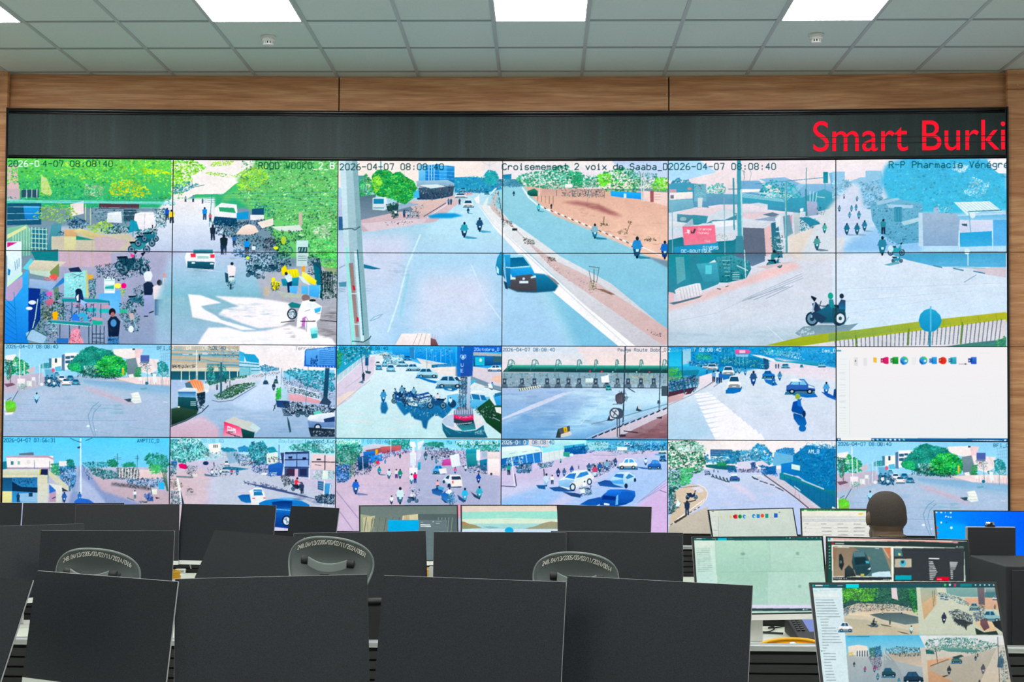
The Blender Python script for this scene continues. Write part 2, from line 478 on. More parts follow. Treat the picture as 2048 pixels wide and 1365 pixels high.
    def run(self, src):
        for ln in src.strip().split('\n'):
            a = ln.split()
            if not a or a[0] == '#': continue
            k = a[0]
            if k == '@': self.cur = self.fr[int(a[1])]; continue
            if k == 't':
                self.text(a[1], float(a[2]), float(a[3]), float(a[4]), float(a[5]), ' '.join(a[6:])); continue
            if k == 'C':
                v = list(map(float, a[3:7])); self.car(a[1], a[2], *v, *(a[7:8])); continue
            if k == 'm': self.rider(a[1], float(a[2]), float(a[3]), float(a[4]), *a[5:7]); continue
            if k == 'b': self.bike(a[1], float(a[2]), float(a[3]), float(a[4]), *a[5:6]); continue
            if k == 'h': self.person(a[1], float(a[2]), float(a[3]), float(a[4]), *a[5:6]); continue
            if k in 'fs':
                v = list(map(float, a[4:])); self.scatter(int(a[1]), float(a[2]), a[3].split(','), list(zip(v[::2], v[1::2])), 0.75 if k == 'f' else 0.22); continue
            if k == 'l':
                v = list(map(float, a[3:])); self.line(a[1], float(a[2]), list(zip(v[::2], v[1::2]))); continue
            if k == 'q': self.poly(a[2], list(zip(map(float, a[3::2]), map(float, a[4::2]))), soft=int(a[1])); continue
            v = list(map(float, a[2:]))
            if k == 'p': self.poly(a[1], list(zip(v[::2], v[1::2])))
            elif k == 'r': self.poly(a[1], [(v[0], v[1]), (v[2], v[1]), (v[2], v[3]), (v[0], v[3])])
            elif k == 'e': self.poly(a[1], circ(*v[:4]))
            elif k == 'n':    # n: row of strokes; colour, width, count, first stroke, last stroke
                w, m = v[0], int(v[1]); A = v[2:6]; B = v[6:10]
                for i in range(m):
                    t = i / (m - 1); q = [A[z] + (B[z] - A[z]) * t for z in range(4)]
                    self.line(a[1], w, [(q[0], q[1]), (q[2], q[3])])
            else: raise ValueError(ln)
        return self
    def finish(self, grain=.022, sharp=.55, sat=1.2, con=1.1):
        """the camera's own look: soft, sharpened again, grainy"""
        if self.done: return
        self.done = True
        h, w = self.img.shape[:2]
        a = self.img.reshape(h // 2, 2, w // 2, 2, 3).mean(axis=(1, 3))
        rg = np.random.default_rng(self.seed)
        h, w = a.shape[:2]
        if grain:
            K5 = np.array([1, 4, 6, 4, 1]) / 16
            n1 = blur(rg.normal(0, 1, (h, w)), [.25, .5, .25])
            n2 = rg.normal(0, 1, (h // 3 + 2, w // 5 + 2)); n2 = blur(np.repeat(np.repeat(n2, 3, 0), 5, 1)[:h, :w], K5)
            n3 = rg.normal(0, 1, (h // 12 + 2, w // 22 + 2)); n3 = blur(blur(blur(np.repeat(np.repeat(n3, 12, 0), 22, 1)[:h, :w], np.ones(13) / 13), np.ones(21) / 21), K5)
            a = a * (1 + (grain * n1 * 1.1 + grain * n2 * .55 + grain * n3 * .7)[:, :, None])
        a = blur(a, [.2, .6, .2])
        if sharp: a = a + sharp * (a - blur(blur(a, [.25, .5, .25]), [.25, .5, .25]))
        l = a.mean(axis=2, keepdims=True)
        a = l + (a - l) * sat
        a = .62 + (a - .62) * con
        a = np.clip(a, 0.02, 1)
        self.img = np.where(a <= .04045, a / 12.92, ((a + .055) / 1.055) ** 2.4).astype(np.float32)
    def build(self, cell, name, w, h, parent, loc=(0, 0, 0), mat=None, **kw):
        """the mesh of one screen: x across, z up, a colour at each of its pixels"""
        self.finish(**kw)
        rw, rh = self.res
        i, j = cell
        C = self.img[j * rh:(j + 1) * rh, i * rw:(i + 1) * rw]
        V = np.zeros((rh, rw, 3), np.float32)
        V[:, :, 0] = (np.arange(rw) / (rw - 1) - .5)[None, :] * w
        V[:, :, 2] = (.5 - np.arange(rh) / (rh - 1))[:, None] * h
        I = np.arange(rh * rw).reshape(rh, rw)
        F = np.stack([I[1:, :-1], I[1:, 1:], I[:-1, 1:], I[:-1, :-1]], -1).reshape(-1, 4)
        me = bpy.data.meshes.new(name)
        me.vertices.add(rh * rw); me.vertices.foreach_set('co', V.ravel())
        me.loops.add(F.size); me.loops.foreach_set('vertex_index', F.ravel().astype(np.int32))
        me.polygons.add(len(F)); me.polygons.foreach_set('loop_start', np.arange(0, F.size, 4, dtype=np.int32))
        me.update(calc_edges=True)
        at = me.color_attributes.new('Col', 'FLOAT_COLOR', 'POINT')
        arr = np.ones((rh * rw, 4), np.float32); arr[:, :3] = C.reshape(-1, 3)
        at.data.foreach_set('color', arr.ravel())
        o = link_mesh(name, me, mat or M_PIC, parent)
        o.location = loc
        return o

def shade(c, k):
    return ''.join('%02x' % max(0, min(255, int(int(c[i:i + 2], 16) * k))) for i in (0, 2, 4))
FEED_MARKET = """
@ 0
r 74cc64/3fa880 0 0 410 62
q 6 b8c4d2/a8b4cc 60 84 205 84 215 240 60 240
@ 1
p f4f0ee 2 0 100 0 104 22 76 34 62 46 30 46 2 60
q 4 f2eef0/dfe8f2 -4 52 52 50 54 84 -30 84
q 10 dfe6f2/b8c8e0 -40 80 54 80 100 122 -40 122
@ 0
f 320 2.6 78dc50,94e864,58c05c,3fa070,b4f060,68d068,48b888 6 3 214 3 214 52 6 52
f 130 2.2 a4f060,c0f464,84e454,d8f478 120 3 205 3 205 30 130 34 60 22 70 10
f 120 2.0 2f9a78,2a8a70,3fae6a,58b890 8 30 60 26 110 34 125 50 8 52
f 70 2.2 d8d83a,e8e04a,b8e040,e0b830 127 42 134 31 150 29 168 36 178 43 165 49 130 47
f 30 2.2 c8e838,d8f050 165 15 190 17 205 22 170 22
f 40 1.8 d8dcc0,9fc8a8,e0d8c8 100 34 122 36 122 50 98 48
p d8c0c0 8 12 20 11 22 40 8 40
f 30 2 5fd03c,7fe04f,3fae6a 7 10 22 12 22 34 7 34
p c8d8a0 48 24 55 28 61 45 58 48 48 44
f 30 1.5 b8dc60,9fd060 46 30 60 30 60 48 46 48
r c9b7bf 8 40 23 53
r 3a5a6c 25 41 45 50
n c8e0d8 0.9 3 31 40 31 51 43 40 43 51
f 130 1.6 3a98a0,5fb8a8,3a7888,7fd0b8,58c080 8 49 205 50 205 59 8 59
p 2a5f78 8 57 48 57 48 82 8 83
p 3fa0d4/2f80c0 27 60 46 60 46 76 29 76
n c8e8f0 0.5 3 8 61 60 61.5 8 77 45 76
p e8dcdc/f0e8e8 82 58 98 54 98 69 84 72
r 5a4650 116 57 163 63
r 3f5868 145 64 160 78
f 60 2 2f6f80,58b0b0,1f5068,8fd0c8 100 60 160 60 160 90 120 92
f 90 2.1 c8e070,a8d860,80c060,6fb868 38 74 48 60 70 57 85 60 92 72 70 81
f 60 2.1 c8e070,a8d860,80c060 102 84 125 76 133 84 125 92 105 90
p f0f2f4/d8e4ec 126 68 142 66 143 80 125 79
n d8e0b0 0.9 2 100 58 100 80 106 62 106 82
p f8f4f6/e8e8f0 158 69 165 67 180 67 182 80 181 88 164 88 157 76
l a8b0c0 0.4 170 68 169 88
r 2a3a4a 178 82 179.5 86
p 2f9ab0 153 76 160 78 163 88 150 92
f 60 2 2a5a6a,3f7f8f,70b0b0,204858 182 64 196 62 195 84 182 86
f 60 2 2a5f88,4f98b8,284868,a8d8e0 78 76 90 72 103 80 98 88 80 86
f 50 2 3f8f80,2f7080,a0d0c0,205060 118 88 140 82 152 84 150 96 125 94
n 9fe4ec 0.4 5 7 53 205 55 7 56 205 57.5
n c0d8e8 0.35 3 108 62 205 62 110 72 205 69
p 8fc4ac/6fa89c 8 86 31 82 36 88 36 118 8 118
n d0ecdc 0.6 7 15 92 15 118 34 86 34 118
p d8e0b0 8 94 30 83 31 86 8 99
r 357a8c 36 86 55 112
n cfecdc 0.8 5 37 85 37 112 54 86 54 113
n cfecdc 0.8 5 36 87 55 88 36 109 55 110
p 5f9aa8/4a8898 60 82 72 80 70 112 54 116
f 40 1.6 2f5068,203848,6f98a8 66 92 75 88 75 116 66 116
p c9c4b4 60 96 150 92 160 100 140 118 60 118
p d8b890/c8a880 75 88 88 87 92 96 76 97
p d8d8b0/d0c8a0 75 96 89 96 88 118 75 118
p dcd2a0/c4b888 85 90 93 86 123 95 114 100
p 2f9080 89 95 112 100 89 100
n b8a890 0.5 3 108 100 108 118 125 95 127 118
p c8b8c0 110 96 126 96 150 102 138 112 112 112
s 40 2 d8e0dc,b0b8b8,98a8b0,e8e4e0 92 98 150 96 150 116 92 116
p e8f4fc 7 102 25 102 25 118 7 118
p c8408c 8 103 20 103 8 109
f 70 2 2f6f80,58b0b0,1f5068,8fd0c8 158 88 184 86 184 100 160 104
b 3f8f98 163 116 26
b 2a6878 170 108 24
b 2f7888 176 102 20
h 2f60c0 196 76 14
h e8d040 201 80 16
l 3a88a8 0.8 156 76 156 96
t 1c5058 6.6 9.5 13.5 6.45 20
t f4fcff 6.6 21.5 13.5 6.45 26-0
t 1c5a48 6.6 50 13.5 6.45 4-07 08:08:40
@ 1
f 130 2.2 8fe02f,6fd030,4fb83c,a8ec40 2 5 26 5 42 14 40 18 24 24 28 30 12 38 2 40
f 40 2 2f80a0,4fa8b0,3f9890 4 36 20 30 34 34 20 42 4 46
l 3a6f70 0.6 25 38 40 35
f 60 1.6 8fd83c,5fb83c,b8e048 40 20 55 20 75 24 98 12 98 26 70 26 50 24
f 40 1.4 b8e048,8fd83c 50 8 76 6 70 12 46 13
q 6 74c078 100 4 205 4 205 120 128 120 122 96 108 78 92 62 76 50 60 56 64 46 84 40 78 28 96 16
f 440 2.3 68c074,58ac70,84d47c,3f9868,a0e084,70c8a8,c0eca0,408068,d8f4c8 84 6 197 6 197 76 120 76 92 58 72 44 86 36 82 24
f 80 2.1 b4e648,9fdc50,d4ec60 84 18 112 10 116 30 96 42 78 40
f 60 1.4 f0e8e0,d8f0e0,e8f4e8 104 8 197 8 197 110 150 100
f 170 2.3 3f8a68,50a878,6cc080,2f6f60,8cd088,b0e49c,d8f0c8 128 70 197 66 197 120 166 120 140 96
f 60 2.4 6fe080,4fd07a,9ff098 164 100 197 96 197 120 164 120
f 30 2.2 e8ece0,d0e0d0 168 84 190 78 186 100 170 96
r c8b8b0 151 67 155 82
f 30 2 2f8f90,2a7888,58b0b0 98 58 122 58 128 74 98 74
n 3f9898 0.4 5 40 46 197 43 40 55 197 66
p f4f4f8/e8eaf0 52 62 60 56 78 58 80 78 52 76
p 3fa078 57 61 75 62 77 68 58 66
p 24506c 52 72 78 74 79 84 50 82
f 110 2 1f4f68,3f7f8f,2a3f58,7fc0d0,204058,d8f0f8 48 78 80 76 92 88 76 98 52 92
p 2f98c8 78 68 92 66 92 75 78 76
p e8ecf0 94 70 110 70 110 77 94 76
p 2a5878 96 63 110 62 110 70 96 70
f 60 2 3f5f90,8fb0c8,24405c,e8ecf4 84 78 122 74 122 90 95 86
p f2e4dc/e8d4cc 77 93 84 84 92 81 100 83 104 90 96 94
p ece4dc 102 79 121 74 121 82 108 86
p d8e4dc 118 84 152 82 156 88 150 90 128 89
f 60 1.8 2f6f58,1f4f48,7fc0a0,305040 118 88 160 88 160 104 118 104
f 140 2 2a6070,1f4858,58a0b0,18303c,8fd0d8 76 95 100 92 110 98 138 98 146 118 72 118
f 40 1.6 2a2838,503848 112 98 128 98 128 112 112 112
e d8e840 124 109 3 2
e b0c850 133 100 3 5
h 2f98e0 90 116 18
h e4f0f4 98 117 12
h 2f90d0 40.5 76 15 2a4a70
h 283848 50 100 18
h d87080 47 78 10
h 24343e 63 117 24
h 3f78b8 75 106 12
h 88a8c0 18 55 7
h 78a0d0 27 55 8
h 4f6f90 38 57 6
l 4a8f94 0.7 49 46 46 84
r c8e4e4 148 100 162 119
r 2f5f60 150 108 161 114.5
n e8f4f4 0.7 3 152 109 151 113 159 109 158 113
t 1c4f48 7.2 104 15.8 6.45 ROOD
t 1f6a48 7.2 136 15.8 6.45 WOOKO
t f0fff0 7.2 168 15.8 6.45 _2_
t f8fff8 7.2 188 15.8 6.45 B
@ 2
q 6 b4b4cc/90a0bc 60 2 215 2 215 112 50 112
s 140 3 c0c0d8,98a4bc,a8a8c0,8898b0 100 4 205 4 200 110 130 110
r c9b4c4 70 2 130 20
n b8b090 0.6 3 80 0 82 22 107 0 109 24
p 4fb4ec/2f84d4 6 43 26 30 33 22 33 111 4 111
p b8a8c8 7 43 26 31 26 44 14 60 6 60
n 2f6fb8 0.6 8 6 58 18 70 6 106 18 112
l 2a78b8 0.6 16 50 20 111
p e8f6fa/c8e4ec 8 1 25 1 25 27 8 42
p 2f88c0 9 22 12 24 11 30 9 30
n 6fa0c0 0.8 3 17 14 18 24 22 10 22 20
p c8f4d4 8 40 26 26 26 29 8 44
p 2a8088 36 2 68 0 68 14 44 18
p 70d0e0 26 22 36 10 40 14 34 24
p dcd4c4/c8c8b4 33 20 40 12 78 14 62 25 34 24
p c4d8cc 34 24 60 25 60 33 35 28
p 7f9060 58 26 69 16 69 32 60 32
e e86860 62.5 32 5 3
f 20 1.2 e06878,f0a890,c85888 50 33 66 31 66 37 52 36
p b0c0dc/8fb4d8 34 34 66 38 60 47 34 44
p 3f88c8 60 47 74 32 76 38 66 44
p 6f8f80 62 46 68 42 70 58 64 60
p 203f88 33 45 47 46 47 82 33 104
e e8f4f8 37.5 62 4.5 2.5
e e8f4f8 34 69 4 2
l d0f0d0 1 44 58 41 80 38 92
f 60 2 1f4858,2a6870,14303c 46 50 74 50 76 78 46 84
f 24 2 2f60b0,58a0e0 46 50 56 48 56 64 46 64
p d070b8 54 49 60 49 62 54 54 54
p c88098/b06880 53 60 57 58 62 57 63 62 58 66 54 65
f 40 2 8a9060,24444c,d8e0c0,305848 50 66 62 66 60 82 48 84
f 60 1.6 1f4838,c8e8c8,103028,58a888 62 62 76 60 76 82 62 82
p f4b020 61 74 66 72 68 75 67 82 62 82
p a4e4e4/8fd8e0 75 28 100 24 101 56 75 56
f 30 2 d8f8f8,70c8d8,e8ffff 77 30 99 28 99 54 77 54
p 2a3a5a 80 22 92 20 96 26 82 26
n 486878 0.5 2 84 28 98 32 86 33 97 27
p c8c890 100 25 102 23 104 56 101 56
p d8b058 103 29 109 29 109 35 103 35
f 30 2 2f8f98,1f5868,98d0a0 103 34 112 34 112 58 104 58
p 2f9fa8/2a8898 72 57 129 58 129 62 72 61
n 1f5868 0.8 2 74 60 74 82 128 60 128 76
p 243c60 89 48 92 46 96 48 98 58 95 62 90 62 88 56
e 203048 92 49 4 3.5
p e8ecf4 89 55 92 52 92 60 90 60
p a8c4ec 94 58 102 62 100 68 94 63
p c8a0b8 84 63 95 63 95 67 84 67
p c8a0b8 100 64 113 64 113 68 100 68
p c8a0b8 116 65 129 65 129 69 116 69
p 3fb8b8 100 68 113 68 113 73 100 73
p 3fb8b8 116 69 129 69 129 74 116 74
n 1f4f60 0.8 5 84 62 84 80 118 64 118 80
f 50 2 1f5878,2f80b8,18384c,3fa0c0 76 64 112 64 112 84 76 84
p 3f88e0 84 76 90 75 94 84 84 83
p 4fb0d0 91 76 96 73 101 75 103 84 98 84 97 79 92 79
p 6ab4e8/7fc0ec 115 52 141 47 142 74 130 74 128 60 115 58
r e8f6f6 122 32 134.5 51
n 8fc8cc 0.8 3 123 36 133.5 36 123 47 133.5 47
p 40a8a8 123 43 133.5 42 133.5 46 123 46
e ecec70 138 42 4.4 3
e e0208c 145 42 3.2 3.2
f 20 1.4 e8e060,58b0a0 141 45 147 46 146 56 141 52
b 2f5f70 157 30 36
b 284f60 150 24 30
f 90 2 2f6878,1f4858,6fb0c0,183848,a8e0e0 112 18 130 16 160 20 166 30 140 36 114 32
p e85098 153 4 157 6 157 9 153 8
f 50 2 2f6878,1f4858,6fb0c0,183848 134 10 176 10 176 22 150 24
b 3f7890 160 66 22
f 40 1.7 3f7f88,98d8d0,20404c 156 44 168 40 168 66 158 68
p 283850/203048 168 40 173 37 178 38 181 44 178 53 169 53
p e8f0f8 168 28 172 25 177 25 179 30 177 36 170 37
e e8eef4 173.5 31 3.6 6
p a8b0d8/98a4cc 169 53 178 53 178 70 175 74 174 58 173 60 172 78 168.5 78
l 2a3040 1.4 175 74 180 72
l 2a3040 1.4 169 78 173 78
h f0e4e8 187 77 42 284878
p ee8078 191 27 216 28 216 33 191 33
p f6eef2 191 33 216 33 216 61 192 61
n c85868 0.7 5 193 34 195 60 213 34 213 60
p f6f6fa/d8ecf4 191 61 209 61 209 92 192 92
l a8c8d8 0.6 191 84 209 85
l 2f6f98 1 210 62 211 90
p 2f9aa0/2a8890 56 83 106 86 106 90 58 87
l d8f4f0 0.7 56 86 106 90
n 1f4c58 1 4 70 88 70 110 104 90 104 110
f 60 2 2a6068,183840,58a0a8 40 82 58 84 68 92 66 110 46 108
p c8a4b4 107 79 120 80 120 83 107 82
p 2fae98 108 83 120 84 120 88 108 88
n 14323c 0.7 4 108 88 108 110 122 90 122 111
n 14323c 0.6 3 108 99 122 99 108 108 122 109
p d8a0b8/e8a8b8 84 94 90 91 94 94 93 100 97 106 98 110 80 110 82 102
f 50 1.3 c83858,f8d0d8,e87890,f0a8b8 82 94 92 91 94 100 98 110 81 110
p 3f78b8 66 104 80 104 80 110 66 110
p a8c8e0 30 98 38 94 55 102 50 111 32 106
l 2a6870 0.8 30 105 37 92 55 102
f 30 1.4 d8e8ec,98b8c8,587890 58 88 66 90 66 104 58 104
p 24344c/1c2c44 126 84 130 78 136 78 141 84 139 102 127 102
e 5a98c8 133 86 3.5 4.5
e 2a2430 131.5 73 4 4.5
e a87878 132 76 2.5 3
p 4f88b8 126 103 139 103 140 111 126 111
f 24 1.3 78b8e0,284878 127 102 139 102 139 111 127 111
l 2a3848 1.6 127 90 131 96
f 100 1.9 2a5860,18363c,6fa8b0,c8f0f0,3f8890 140 62 154 62 164 80 162 96 148 96 140 76
p c8b8b8 151 75 156 74 158 82 153 82
l 98c8d8 1 156 80 160 94
e e8f4f4 153.5 93 3 4
p 44b898 140 70 149 70 149 74 140 74
@ 3
q 14 c4d0e8/84bccc 0 3 120 3 110 56 -14 60
q 16 90bcc8/a8c0d8 -16 56 100 54 205 60 205 112 -16 112
q 10 b8c0cc/a8a8b0 100 28 205 10 205 112 130 112 110 60
s 60 4 8fb4c4,6f98ac,c8d8e4 40 6 100 6 100 50 10 50
q 2 fbf8fb 21 52 35 53 44 56 60 62 47 64 36 66 40 70 52 76 60 82 80 88 102 94 84 94 60 86 26 79 24 66
q 3 f8f4f8 52 54 100 56 140 62 140 84 130 90 104 92 84 86 70 80 56 76 62 70 80 66
q 3 faf6fa 45 91 68 91 86 96 110 95 140 88 190 104 195 112 32 112 36 104 40 98
s 50 5 a8c0d4,98b4cc,b8ccdc 40 64 100 62 130 74 120 80 60 78
s 40 5 f8f8fc,e8ecf4 40 64 120 64 140 76 110 82 60 80
s 26 6 c4e0ec,d8e8f2 60 100 180 104 170 112 70 112
s 40 4 e8ecf0,c8c4c8,8f8f98 150 60 195 60 195 104 175 104
p f4f4f8/e0e4ec 19 3 52 3 53 18 50 24 20 21 17 9
p 2f6878/234a60 20 13 52 14 51 23 20 21
r d8485c 24 4 30 8.5
r d8485c 47 5 52 9
r d8e4e8 25 14 29 16
r d8e4e8 47 15 51 17
p a8d0c8 32 7 45 7 45 10 32 10
p 3f8898 27 0 50 0 50 4 27 4
s 10 5 5f90a0,e8ecf0 20 22 52 22 52 26 22 25
h 284058 61 5 12
f 20 2 2a68a0,4f98c8,204868 72 0 90 0 90 10 72 6
h f8f4f8 72 36 20
p f8f0f2/f0e8ee 67 18 73 17 77 20 76 30 68 31
e 24303a 72.5 16 1.8 2
p 2f5868 64 26 68 28 68 38 65 38
p d8eef0 69 32 75 32 75 37 69 37
f 24 1.2 24505c,387080,18343c 65 36 76 35 77 40 73 46 69 46
l 1c3440 1.6 71 40 71 46
f 220 2 2f6878,1f4858,7fc0c8,183848,a8dce0,3f8090 88 4 140 2 142 20 120 26 104 24 108 33 90 30
b 284f60 104 25 14
b 284f60 122 26 16
b 30586c 96 32 14
b 8098a8 106 34 10
e c8e850 91 9 2 2
r c8dcdc 148 4 161 19
n 5f8890 0.7 3 150 7 160 7 150 12 160 12
f 40 2 203848,305868,182830 162 6 176 4 176 30 160 28
p 2a5868 167 14 177 14 179 60 174 50
p 1f6f80 168 16 175 22 178 52 170 36
p 98a888 176 16 195 14 195 30 182 24
f 90 2.2 6fe070,4fc868,9ff088,3fa860 172 2 196 2 196 22 178 18
f 80 2 182c34,2f6058,58a890,103028 178 26 196 24 196 56 176 58
n 0f2830 0.8 7 178 24 179 48 190 26 191 50
p f4d820 130 22 135 17 138 26 132 30
p ece020/c8c818 137 23 149 22 152 30 148 32 142 32 136 26
n f8f080 0.5 4 138 24 140 31 148 23 149 31
p e0a040 154 20 158 18 158 26 155 26
p e8f0a0/f0d818 155 25 160 27 172 36 170 41 158 36 154 30
p d8ecf0 150 30 155 31 165 41 170 41 170 44 156 38
p 2f98b0/2a7f98 130 34 151 32 150 42 132 42
p d8e8f4 134 31 140 27 143 32 143 36 138 38
e 283848 136 27.5 1.8 2
p 203a58 137 38 143 37 141 52 138 52
p 70c0ec/5fb0e4 140 42 150 43 148 52 140 51
p 70c0ec/58b4e8 154 42 162 42 162 52 154 51
p 68bcec/4fa8e0 163 41 176 41 174 56 163 54
l 9fd8f4 0.8 176 41 175 58
n e8d830 3 3 120 36 122 46 128 38 126 44
e f4e020 121 34 2 2
f 30 1.4 2a5058,c8d0a0,e8d830 118 38 128 38 128 48 118 48
p c0b8a8 111 43 117 43 116 53 110 53
p b8c0b8 126 48 160 53 160 57 130 55
n b8a898 0.8 3 132 55 132 60 150 57 148 60
e 8a7878 159 56 5 4
p 2f8088 138 64 143 61 154 64 154 68 142 68
e 24384a 143 75 6 6.5
e d8e4ec 143 75 4.4 5
f 14 1.4 2a5060,e8f0f4 139 72 147 72 147 79 139 79
p fbf6fa 155 60 165 58 178 66 176 80 172 84 172 104 164 104 160 98 158 88 148 92 150 72
p e8f0f8 160 60 178 67 177 71 160 66
p 58c0e0/48a8d8 169 69 177 67 176 72 170 74
p c080c8 155 80 159 78 158 90 154 90
p c8f4f0/48c8d0 164 92 173 90 173 103 166 104
n 6f7f98 0.5 3 158 72 164 70 160 84 160 96
p 48a0a8 165 99 172 98 172 103 166 104
e 1f3838 167 59 4 1.4
n 2a2828 0.8 3 130 85 146 83 176 82 195 84
s 14 3 98909c,706870 136 90 148 102 144 104 134 94
s 20 4 6f6868,8f8880,484040 174 74 194 72 195 84 176 84
s 20 4 80787c,605858 174 92 186 90 195 98 180 104
"""
